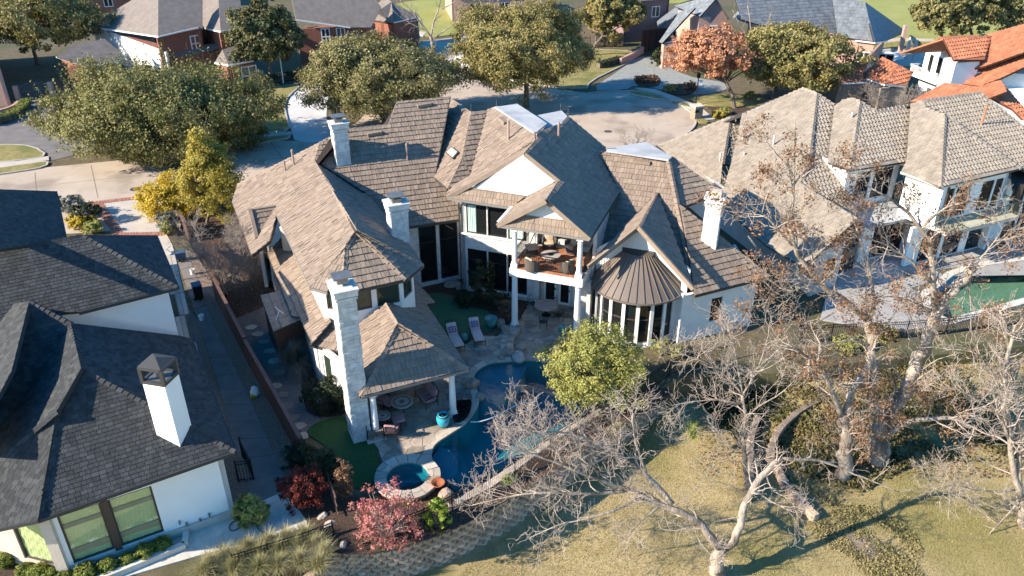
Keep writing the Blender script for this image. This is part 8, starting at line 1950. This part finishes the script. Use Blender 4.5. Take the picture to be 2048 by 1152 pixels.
# chaise longues: local x across, y from foot (0) to head
def chaise(label):
    t = thing('chaise_longue', label, 'chaise longue', (0, 0, 0), 'chaise longues by the putting green')
    soft(MB(), (0, .62, .42), (.62, 1.24, .12)).build('seat_cushion', 'cushion_pale', t, smooth=True)
    soft(MB(), (0, 1.52, .68), (.62, .82, .12), 0, R(48)).build('back_cushion', 'cushion_pale', t, smooth=True)
    fb = MB(); fb.tube([(-.34, 0, .34), (-.34, 1.25, .34), (-.34, 1.85, .95), (-.25, 1.95, 1.03), (0, 1.98, 1.06), (.25, 1.95, 1.03), (.34, 1.85, .95), (.34, 1.25, .34), (.34, 0, .34), (-.34, 0, .34)], .022, 5); fb.build('frame', 'black_iron', t)
    for x in (-.33, .33):
        for y in (.05, 1.3): MB().tube([(x, y, .34), (x * 1.08, y - .05, .15), (x, y, 0)], .018, 5).build('leg', 'black_iron', t)
        MB().tube([(x, 1.0, .36), (x * 1.05, .95, .6), (x * 1.05, 1.25, .64), (x, 1.5, .6)], .018, 5).build('armrest', 'black_iron', t)
    return t
def plaid_pillow(label):
    t = thing('pillow', label, 'pillow', (0, 0, 0), 'plaid pillows on the chaise longues'); soft(MB(), (0, 0, 0), (.50, .42, .14), 0, 0, .06).build('cushion', 'plaid_a', t, smooth=True)
    for k in range(3):
        MB().box((-.16 + .16 * k, 0, .072), (.05, .40, .006)).build('stripe', 'plaid_b', t); MB().box((0, -.13 + .13 * k, .074), (.48, .04, .006)).build('stripe', 'plaid_b', t)
    return t
for (f, hd, lab, lab2) in (((919, 704), (897, 664), 'left chaise longue with pale pink cushions, nearer the pavilion roof', 'plaid pillow on the left chaise longue'), ((960, 693), (944, 655), 'right chaise longue with pale pink cushions, nearer the boulders', 'plaid pillow on the right chaise longue')):
    a, b = U(*f, .04), U(*hd, .04); rz = head(a, b) - math.pi / 2; place(chaise(lab), a, rz)
    q = np.array([math.cos(rz + math.pi / 2), math.sin(rz + math.pi / 2)]); o = plaid_pillow(lab2); o.location = (a[0] + q[0] * 1.42, a[1] + q[1] * 1.42, .75); o.rotation_euler = (R(48), 0, rz)
def pot(name, label, p, r, hgt, m, plant=False, prof=None):
    t = thing(name, label, 'pot', (p[0], p[1], p[2])); MB().lathe((p[0], p[1], p[2]), prof or [(r * .62, 0), (r * .85, hgt * .3), (r, hgt * .7), (r * .97, hgt * .88), (r * 1.05, hgt * .93), (r * 1.05, hgt), (r * .9, hgt), (r * .88, hgt * .9)], 18).build('body', MATS[m], t, smooth=True)
    MB().lathe((p[0], p[1], p[2] + hgt * .85), [(r * .88, 0), (r * .8, .02)], 14).build('soil', 'mulch', t); return t
pot('flower_pot', 'large teal glazed pot at the edge of the putting green', U(982, 653, .04), .38, .62, 'teal_glaze'); pot('flower_pot', 'teal glazed pot with dark soil beside the right balcony column', U(1126, 668, .04), .32, .5, 'teal_glaze')
pot('flower_pot', 'smaller teal pot behind the right balcony column', U(1143, 664, .04), .25, .42, 'teal_glaze'); pot('garden_stool', 'small round teal garden stool between the two chaise longues', U(929, 680, .04), .2, .42, 'teal_glaze', prof=[(.16, 0), (.22, .12), (.22, .32), (.15, .42)])
pot('flower_urn', 'bright turquoise urn on the patio at the right pavilion column', U(887, 852, .04), .34, .78, 'turquoise_glaze', prof=[(.2, 0), (.3, .2), (.36, .45), (.34, .6), (.24, .68), (.28, .76), (.22, .76), (.2, .68)])
def round_table(label, p, r, hgt, m2=True):
    t = thing('mosaic_table', label, 'table', tuple(p)); x, y, z = p
    MB().lathe((x, y, z + hgt - .05), [(r, 0), (r, .05)], 24).build('tabletop', 'mosaic_pale', t)
    for (ra, rb, mm) in ((r * .66, r * .82, 'mosaic_dark'), (0, r * .26, 'mosaic_dark')):
        mb = MB(); n = 24; vv = [(x + q * math.cos(2 * math.pi * k / n), y + q * math.sin(2 * math.pi * k / n), z + hgt + .006) for q in (max(ra, .001), rb) for k in range(n)]; mb.add(vv, [(k, n + k, n + (k + 1) % n, (k + 1) % n)[::1] for k in range(n)]); mb.build('inlay', MATS[mm], t)
    for k in range(4): a = k * math.pi / 2 + .4; MB().tube([(x + r * .3 * math.cos(a), y + r * .3 * math.sin(a), z + hgt - .05), (x + r * .2 * math.cos(a), y + r * .2 * math.sin(a), z + hgt * .5), (x + r * .7 * math.cos(a), y + r * .7 * math.sin(a), z)], .02, 5).build('leg', 'black_iron', t)
round_table('round mosaic coffee table in the middle of the pavilion', U(805, 818, .04), .58, .5); round_table('small round mosaic side table beside the left pavilion column', U(767, 848, .04), .38, .55)
def lounge(name, label, w, cat, m='cushion_pink', back='cushion_pale', seats=1):
    """upholstered iron seat facing -y"""
    t = thing(name, label, cat, (0, 0, 0))
    for k in range(seats): soft(MB(), ((k - (seats - 1) / 2) * w / seats, -.02, .42), (w / seats - .02, .62, .16)).build('seat_cushion', MATS[m], t, smooth=True); soft(MB(), ((k - (seats - 1) / 2) * w / seats, .33, .70), (w / seats - .02, .16, .52), 0, R(-12), .06).build('back_cushion', MATS[m], t, smooth=True)
    fb = MB(); fb.tube([(-w / 2 - .03, -.3, .3), (w / 2 + .03, -.3, .3), (w / 2 + .03, .34, .3), (-w / 2 - .03, .34, .3), (-w / 2 - .03, -.3, .3)], .02, 5); fb.tube([(-w / 2 - .03, .36, .3), (-w / 2, .48, .86), (-w * .25, .53, .98), (w * .25, .53, .98), (w / 2, .48, .86), (w / 2 + .03, .36, .3)], .022, 5); fb.build('frame', 'black_iron', t)
    for k in range(7): x = -w / 2 + w * (k + .5) / 7; MB().tube([(x, .38, .3), (x, .5, .93)], .01, 4).build('back_bar', 'black_iron', t)
    for sx in (-1, 1):
        MB().tube([(sx * (w / 2 + .03), -.3, .3), (sx * (w / 2 + .05), -.32, .6), (sx * (w / 2 + .06), 0, .66), (sx * (w / 2 + .03), .4, .62)], .02, 5).build('armrest', 'black_iron', t)
        for y in (-.3, .36): MB().tube([(sx * (w / 2 + .02), y, .32), (sx * (w / 2 + .05), y * 1.1, 0)], .02, 5).build('leg', 'black_iron', t)
    return t
def ottoman(label, m='cushion_pink', s=.62):
    t = thing('ottoman', label, 'ottoman', (0, 0, 0)); soft(MB(), (0, 0, .38), (s, s * .85, .16)).build('cushion', MATS[m], t, smooth=True); MB().tube([(-s / 2, -s * .42, .28), (s / 2, -s * .42, .28), (s / 2, s * .42, .28), (-s / 2, s * .42, .28), (-s / 2, -s * .42, .28)], .018, 5).build('frame', 'black_iron', t)
    for sx in (-1, 1):
        for sy in (-1, 1): MB().tube([(sx * s * .48, sy * s * .4, .28), (sx * s * .5, sy * s * .42, 0)], .016, 5).build('leg', 'black_iron', t)
    return t
place(lounge('loveseat', 'pink cushioned iron loveseat at the back right of the pavilion', 1.25, 'loveseat', seats=2), U(852, 803, .04), R(-58)); place(lounge('lounge_chair', 'pink cushioned iron armchair seen from behind at the front of the pavilion', .62, 'armchair'), U(786, 872, .04), R(172))
place(ottoman('pink ottoman in front of the armchair at the front of the pavilion'), U(797, 850, .04), R(25)); place(lounge('lounge_chair', 'pink cushioned iron armchair beside the chimney wall of the pavilion', .62, 'armchair'), U(764, 812, .04), R(70)); place(ottoman('pink ottoman before the armchair beside the chimney wall'), U(779, 816, .04), R(62))
# dining set under the balcony
p = U(1092, 630, .04); t = thing('patio_table', 'eight sided stone topped dining table under the balcony', 'table', tuple(p)); n = 8; MB().prism([(p[0] + .78 * math.cos(a), p[1] + .78 * math.sin(a)) for a in np.linspace(.2, .2 + 2 * math.pi, n, endpoint=False)], .74, .80).build('tabletop', 'table_stone', t)
MB().lathe((p[0], p[1], .04), [(.34, 0), (.1, .08), (.08, .5), (.2, .7)], 10).build('pedestal', 'black_iron', t)
mat('cast_iron', (.025, .035, .03), (.04, .05, .045), 9, .6)
def cast_chair(label):
    t = thing('iron_chair', label, 'chair', (0, 0, 0), 'cast iron chairs around the dining table'); MB().lathe((0, 0, .42), [(.24, 0), (.24, .03)], 12).build('seat', 'cast_iron', t)
    mb = MB(); mb.tube([(-.23, .2, .44), (-.22, .3, .8), (-.1, .33, .92), (.1, .33, .92), (.22, .3, .8), (.23, .2, .44)], .016, 5); mb.tube([(-.2, .28, .62), (.2, .28, .62)], .012, 4); mb.tube([(-.12, .26, .5), (.12, .31, .88)], .012, 4); mb.tube([(.12, .26, .5), (-.12, .31, .88)], .012, 4); mb.build('back', 'cast_iron', t)
    for sx in (-1, 1):
        MB().tube([(sx * .24, .22, .45), (sx * .28, .1, .66), (sx * .28, -.15, .64), (sx * .22, -.2, .44)], .014, 4).build('armrest', 'cast_iron', t)
        for sy in (-1, 1): MB().tube([(sx * .18, sy * .18, .43), (sx * .22, sy * .22, 0)], .015, 4).build('leg', 'cast_iron', t)
    return t
for (x, y, lab) in ((1066, 618, 'dark iron chair left of the stone topped dining table'), (1108, 604, 'dark iron chair behind the stone topped dining table at the doors'), (1087, 655, 'dark iron chair in front of the stone topped dining table'), (1117, 642, 'dark iron chair right of the stone topped dining table')):
    c = U(x, y, .04); place(cast_chair(lab), c, head(c, p) + math.pi / 2)
# balcony wicker set
BZ = 4.22
def wicker_chair(label, open_=True):
    t = thing('wicker_armchair', label, 'armchair', (0, 0, 0), 'wicker armchairs on the balcony'); mb = MB(); n = 13; aa = np.linspace(R(-30), R(210), n)
    for i in range(n - 1):
        P = []
        for a in (aa[i], aa[i + 1]):
            hh = .62 + .22 * max(0, math.sin(a)); P.append([(.42 * math.cos(a), .42 * math.sin(a), .03), (.47 * math.cos(a), .47 * math.sin(a), hh), (.38 * math.cos(a), .38 * math.sin(a), hh), (.34 * math.cos(a), .34 * math.sin(a), .03)])
        mb.hexa(P[0], P[1])
    mb.build('shell', 'wicker', t); MB().lathe((0, 0, .02), [(.36, 0), (.38, .32)], 14).build('base', 'wicker', t); soft(MB(), (0, -.03, .42), (.62, .62, .16), 0, 0, .07).build('seat_cushion', 'cushion_sand', t, smooth=True); soft(MB(), (0, .24, .66), (.56, .16, .42), 0, R(-14), .06).build('back_cushion', 'cushion_sand', t, smooth=True)
    return t
fc = U(1100, 515, BZ + .3)
for (x, y, rz, lab) in ((1098, 496, -10, 'wicker armchair with sand cushions at the back of the balcony'), (1143, 505, -80, 'wicker armchair with sand cushions at the right end of the balcony'), (1064, 540, 140, 'dark wicker armchair at the front left of the balcony railing'), (1134, 543, 200, 'dark wicker armchair at the front right of the balcony railing')):
    c = U(x, y, BZ); place(wicker_chair(lab), c, head(c, fc) + math.pi / 2, BZ)
c = U(1064, 505, BZ); t = thing('wicker_ottoman', 'round wicker ottoman with a sand cushion on the balcony', 'ottoman', tuple(c)); MB().lathe(tuple(c), [(.36, 0), (.38, .3)], 14).build('base', 'wicker', t); soft(MB(), (c[0], c[1], c[2] + .38), (.74, .74, .16), .3, 0, .07).build('cushion', 'cushion_sand', t, smooth=True)
c = U(1101, 523, BZ); t = thing('fire_table', 'round brown fire table in the middle of the balcony seats', 'table', tuple(c)); MB().lathe(tuple(c), [(.3, 0), (.34, .1), (.34, .42)], 16).build('base', 'wicker', t); MB().lathe((c[0], c[1], c[2] + .42), [(.6, 0), (.6, .06)], 20).build('tabletop', 'table_stone', t); MB().lathe((c[0], c[1], c[2] + .482), [(.2, 0), (.18, .015)], 14).build('burner', 'black_iron', t)
c = U(1036, 478, BZ); tag(MB().bar((*FA.XY(-.05, 2.9), 4.3), (*FA.XY(.25, 3.2), 5.1), .04).build('folded_rail', 'black_iron'), 'slanting black rail at the left end of the balcony', 'rail')
# firewood rack on its stone hearth
hp_ = FB.XY(.55, .25); t = thing('firewood_rack', 'black iron rack of split firewood at the foot of the tall chimney', 'firewood rack', (*hp_, .1)); MB().box((*hp_, .06), (.95, .5, .12), FB.rz).build('hearth', 'limestone', t)
for sx in (-.42, .42): q = FB.XY(.55 + sx, .25); MB().tube([(*q, .1), (*q, 1.0)], .022, 5).build('upright', 'black_iron', t)
MB().bar((*FB.XY(.13, .25), .2), (*FB.XY(.97, .25), .2), .03).build('rail', 'black_iron', t)
for i in range(7):
    for j in range(4): q0 = FB.XY(.2 + i * .11 + (.05 if j % 2 else 0), .08); q1 = FB.XY(.2 + i * .11 + frn.uniform(-.03, .03), .44); z = .26 + j * .1; MB().tube([(*q0, z), (*q1, z + frn.uniform(-.02, .02))], .05, 6, frn.random()).build('log', 'log', t)
c = U(876, 966, .45); tag(MB().lathe((c[0], c[1], .30), [(.08, 0), (.22, .06), (.34, .2), (.30, .2), (.18, .08)], 14).build('water_bowl', 'rust', smooth=True), 'rust coloured bowl on the spa rim at the spillway', 'bowl')
# rustic trellis posts below the fence
t = thing('trellis', 'brown weathered trellis with dry vines beside the artificial lawn', 'trellis', tuple(U(676, 985, 0)))
for (x0, y0, x1, y1) in ((652, 958, 678, 1040),):
    a, b = U(x0, y0, .2), U(x1, y1, -.1); d = b - a; L = np.linalg.norm(d[:2]); d = d / np.linalg.norm(d)
    for k in range(int(L / .22)): q = a + (b - a) * k / max(1, int(L / .22)); MB().bar((q[0], q[1], -.1), (q[0], q[1], 1.25), .035).build('slat', 'fence_cap', t)
    for z in (.2, .7, 1.22): MB().bar((a[0], a[1], z), (b[0], b[1], z), .04).build('rail', 'fence_cap', t)
# ================================================================ side yard clutter and scaffold
mat('plank', (0.42, 0.37, 0.31), (0.33, 0.29, 0.25), 3, .9, .3, 12, tint=.2); mat('scaffold_blue', (0.05, 0.09, 0.16), rough=.5)
sc0 = np.array(U(362, 560, 0)[:2]); sc1 = np.array(U(418, 790, 0)[:2]); sd = (sc1 - sc0); SL = np.linalg.norm(sd); sd /= SL; sn = np.array([-sd[1], sd[0]])
if sn[0] > 0: sn = -sn
t = thing('scaffold', 'scaffold with plank decks along the shaded side wall of the left house', 'scaffold', (*sc0, 0)); nb = 5
for k in range(nb + 1):
    for s in (0, .9):
        q = sc0 + sd * SL * k / nb + sn * s; MB().tube([(*q, 0), (*q, 2.6)], .03, 5).build('upright', 'scaffold_blue', t)
    q = sc0 + sd * SL * k / nb; MB().tube([(*q, 1.9), (*(q + sn * .9), 1.9)], .025, 5).build('cross_bar', 'scaffold_blue', t)
    if k < nb: q2 = sc0 + sd * SL * (k + 1) / nb; MB().tube([(*q, .3), (*q2, 1.8)], .018, 4).build('cross_piece', 'scaffold_blue', t)
for k in range(nb):
    for j in range(3):
        if frn.random() < .12: continue
        a = sc0 + sd * SL * (k + .02) / nb + sn * (.15 + .27 * j); b = sc0 + sd * SL * (k + .97) / nb + sn * (.15 + .27 * j); zz = 1.96 + frn.uniform(0, .04) - .25 * (k > 3); MB().bar((*a, zz), (*b, zz), .24, .045, frn.random()).build('plank', 'plank', t)
for (x, y, lab) in ((398, 596, 'black wheeled bin beside the scaffold on the side path'),):
    q = U(x, y, .03); t = thing('wheeled_bin', lab, 'bin', tuple(q)); MB().box((q[0], q[1], .55), (.5, .6, .95), R(30), .5, 1.12).build('body', 'black_iron', t); MB().box((q[0], q[1], 1.06), (.6, .7, .06), R(30)).build('lid', 'scaffold_blue', t)
    for s in (-.2, .2): MB().tube([(q[0] + s, q[1] - .3, .1), (q[0] + s + .05, q[1] - .3, .1)], .1, 8).build('wheel', 'black_iron', t)
q = U(360, 520, .05); t = thing('mixer', 'dark blue site machine with a handle at the top of the side path', 'machine', tuple(q)); MB().box((q[0], q[1], .45), (.9, .55, .5), R(20)).build('body', 'scaffold_blue', t); MB().tube([(q[0] - .4, q[1], .6), (q[0] - .7, q[1] - .2, 1.0), (q[0] - .6, q[1] + .3, 1.0)], .025, 5).build('handle', 'steel_cap', t)
for dx in (-.3, .3): MB().tube([(q[0] + dx, q[1] - .35, .15), (q[0] + dx, q[1] - .27, .15)], .15, 10).build('wheel', 'black_iron', t)
for i, (x, y, lab) in enumerate(((386, 548, 'white bucket near the top of the side path'), (404, 640, 'white bucket on the side path below the scaffold'))):
    q = U(x, y, .03); MB().lathe(tuple(q), [(.14, 0), (.17, .38), (.15, .38), (.14, .3)], 12).build('bucket', 'trim_white'); tag(bpy.data.objects[[o.name for o in bpy.data.objects if o.name.startswith('bucket')][-1]], lab, 'bucket')
q = U(511, 792, .02); t = thing('rubbish_bag', 'crumpled pale and yellow bag against the dark fence on the gravel', 'bag', tuple(q)); MB().ball((q[0], q[1], .28), (.24, .2, .34), 9, 7, frn, .18).build('bag', 'trim_white', t); mat('yellow_plastic', (.45, .36, .03), rough=.5); MB().ball((q[0] - .05, q[1] - .12, .12), (.2, .15, .13), 8, 6, frn, .2).build('wrapping', 'yellow_plastic', t)
aq = U(552, 640, 2.9); tag(MB().tube([aq, aq + np.array([.2, .2, .5]), aq + np.array([.45, .1, .35])], .02, 4).tube([aq + np.array([.2, .2, .5]), aq + np.array([-.1, .45, .6])], .02, 4).build('antenna', 'trim_white'), 'thin white bent antenna on the low side roof', 'antenna')
lq = U(194, 1142, 0); t = thing('path_light', 'small path light between the box balls', 'lamp', tuple(lq)); MB().tube([(lq[0], lq[1], 0), (lq[0], lq[1], .45)], .02, 6).build('stem', 'steel_cap', t); MB().lathe((lq[0], lq[1], .45), [(.09, 0), (.09, .04), (.02, .1)], 10).build('shade', 'steel_cap', t)
# ================================================================ street furniture
q = U(1392, 236, .1); t = thing('stone_pillar', 'pale stone mailbox pillar with a flat cap at the kerb', 'pillar', tuple(q)); MB().box((q[0], q[1], .7), (.95, .95, 1.4), R(20)).build('shaft', 'stone_mix', t); MB().box((q[0], q[1], 1.46), (1.2, 1.2, .16), R(20)).build('cap', 'limestone', t); MB().box((q[0] - .1, q[1] - .55, 1.0), (.4, .12, .3), R(20)).build('mailbox', 'black_iron', t)
q = U(1391, 209, .1); t = thing('street_lamp', 'black street lamp with a blue banner behind the stone pillar', 'street lamp', tuple(q)); MB().lathe(tuple(q), [(.16, 0), (.12, .3), (.07, .5), (.06, 3.0)], 8).build('pole', 'black_iron', t); MB().lathe((q[0], q[1], q[2] + 3.0), [(.1, 0), (.2, .12), (.24, .5), (.1, .62), (.03, .75)], 8).build('lantern', 'black_iron', t); mat('banner_blue', (.25, .38, .62), (.55, .62, .72), 3, .6); MB().slab([q + np.array([.1, -.02, 2.2]), q + np.array([.55, -.02, 2.2]), q + np.array([.55, -.02, 2.8]), q + np.array([.1, -.02, 2.8])], (0, .02, 0)).build('banner', 'banner_blue', t)
for i, (x, y, lab) in enumerate(((1811, 118, 'closed cream parasol on the terrace, left of two'), (1824, 122, 'closed cream parasol on the terrace, right of two'))):
    q = U(x, y, 0); t = thing('closed_parasol', lab, 'parasol', tuple(q), 'closed parasols on the far terrace'); MB().lathe(tuple(q), [(.35, 0), (.35, .08), (.04, .12), (.04, 1.0)], 10).build('pole', 'steel_cap', t); MB().lathe((q[0], q[1], .9), [(.12, 0), (.32, .15), (.25, 1.2), (.08, 2.1)], 9).build('canopy', 'cushion_pale', t)
for i, (x, y, lab) in enumerate(((1770, 112, 'white outdoor sofa on the terrace left of the closed parasols'), (1790, 120, 'white outdoor seat on the terrace below the closed parasols'))):
    q = U(x, y, 0); t = thing('outdoor_sofa', lab, 'sofa', tuple(q)); MB().box((q[0], q[1], .25), (2.2, .9, .4), R(20)).build('seat', 'trim_white', t); MB().box((q[0] - .1, q[1] + .35, .6), (2.2, .2, .5), R(20)).build('backrest', 'trim_white', t)
tag(raised('terrace', G([(1700, 112), (1760, 96), (1860, 108), (1850, 132), (1780, 136)]), 0, .14, 'concrete'), None)
# white pickup truck half hidden by the oaks
q = U(930, 140, 0); t = thing('pickup_truck', 'white pickup truck parked in the street between the two olive oaks', 'truck', (0, 0, 0)); mat('car_white', (.72, .74, .78), rough=.25, spec=.6)
def car_box(name, c, s, m, bev=.08, par=None, taper=None):
    bm = bmesh.new(); bmesh.ops.create_cube(bm, size=1.0); bmesh.ops.scale(bm, vec=Vector(s), verts=bm.verts)
    if taper:
        for v in bm.verts:
            if v.co.z > 0: v.co.x = v.co.x * taper[0] + taper[2]; v.co.y *= taper[1]
    bmesh.ops.bevel(bm, geom=bm.edges[:], offset=bev, segments=2, affect='EDGES'); bmesh.ops.translate(bm, vec=Vector(c), verts=bm.verts); me = bpy.data.meshes.new(name); bm.to_mesh(me); bm.free(); return link_mesh(name, me, MATS[m], par)
car_box('body', (0, 0, .75), (5.6, 1.95, .62), 'car_white', .12, t); car_box('cab', (.35, 0, 1.42), (2.2, 1.8, .75), 'car_white', .1, t, (.72, .85, -.1)); car_box('windscreen', (1.32, 0, 1.4), (.3, 1.5, .5), 'glass_dark', .04, t, (.5, .85, -.25)); car_box('window', (.3, 0, 1.45), (1.5, 1.84, .42), 'glass_dark', .04, t, (.8, .86, -.05))
car_box('bed', (-1.75, 0, 1.06), (1.9, 1.6, .06), 'drip', .01, t); 
for s in (-1, 1): car_box('bed_side', (-1.75, s * .88, 1.18), (2.0, .12, .28), 'car_white', .03, t); car_box('headlight', (2.78, s * .7, .85), (.1, .4, .2), 'glass_rail', .02, t)
for x in (-1.75, 1.75):
    for s in (-1, 1): w_ = MB().tube([(x, s * .8, .38), (x, s * 1.0, .38)], .38, 14).build('wheel', 'drip', t); sub(MB().tube([(x, s * .99, .38), (x, s * 1.01, .38)], .2, 10).build('rim', 'steel_cap'), w_)
place(t, q, R(125))
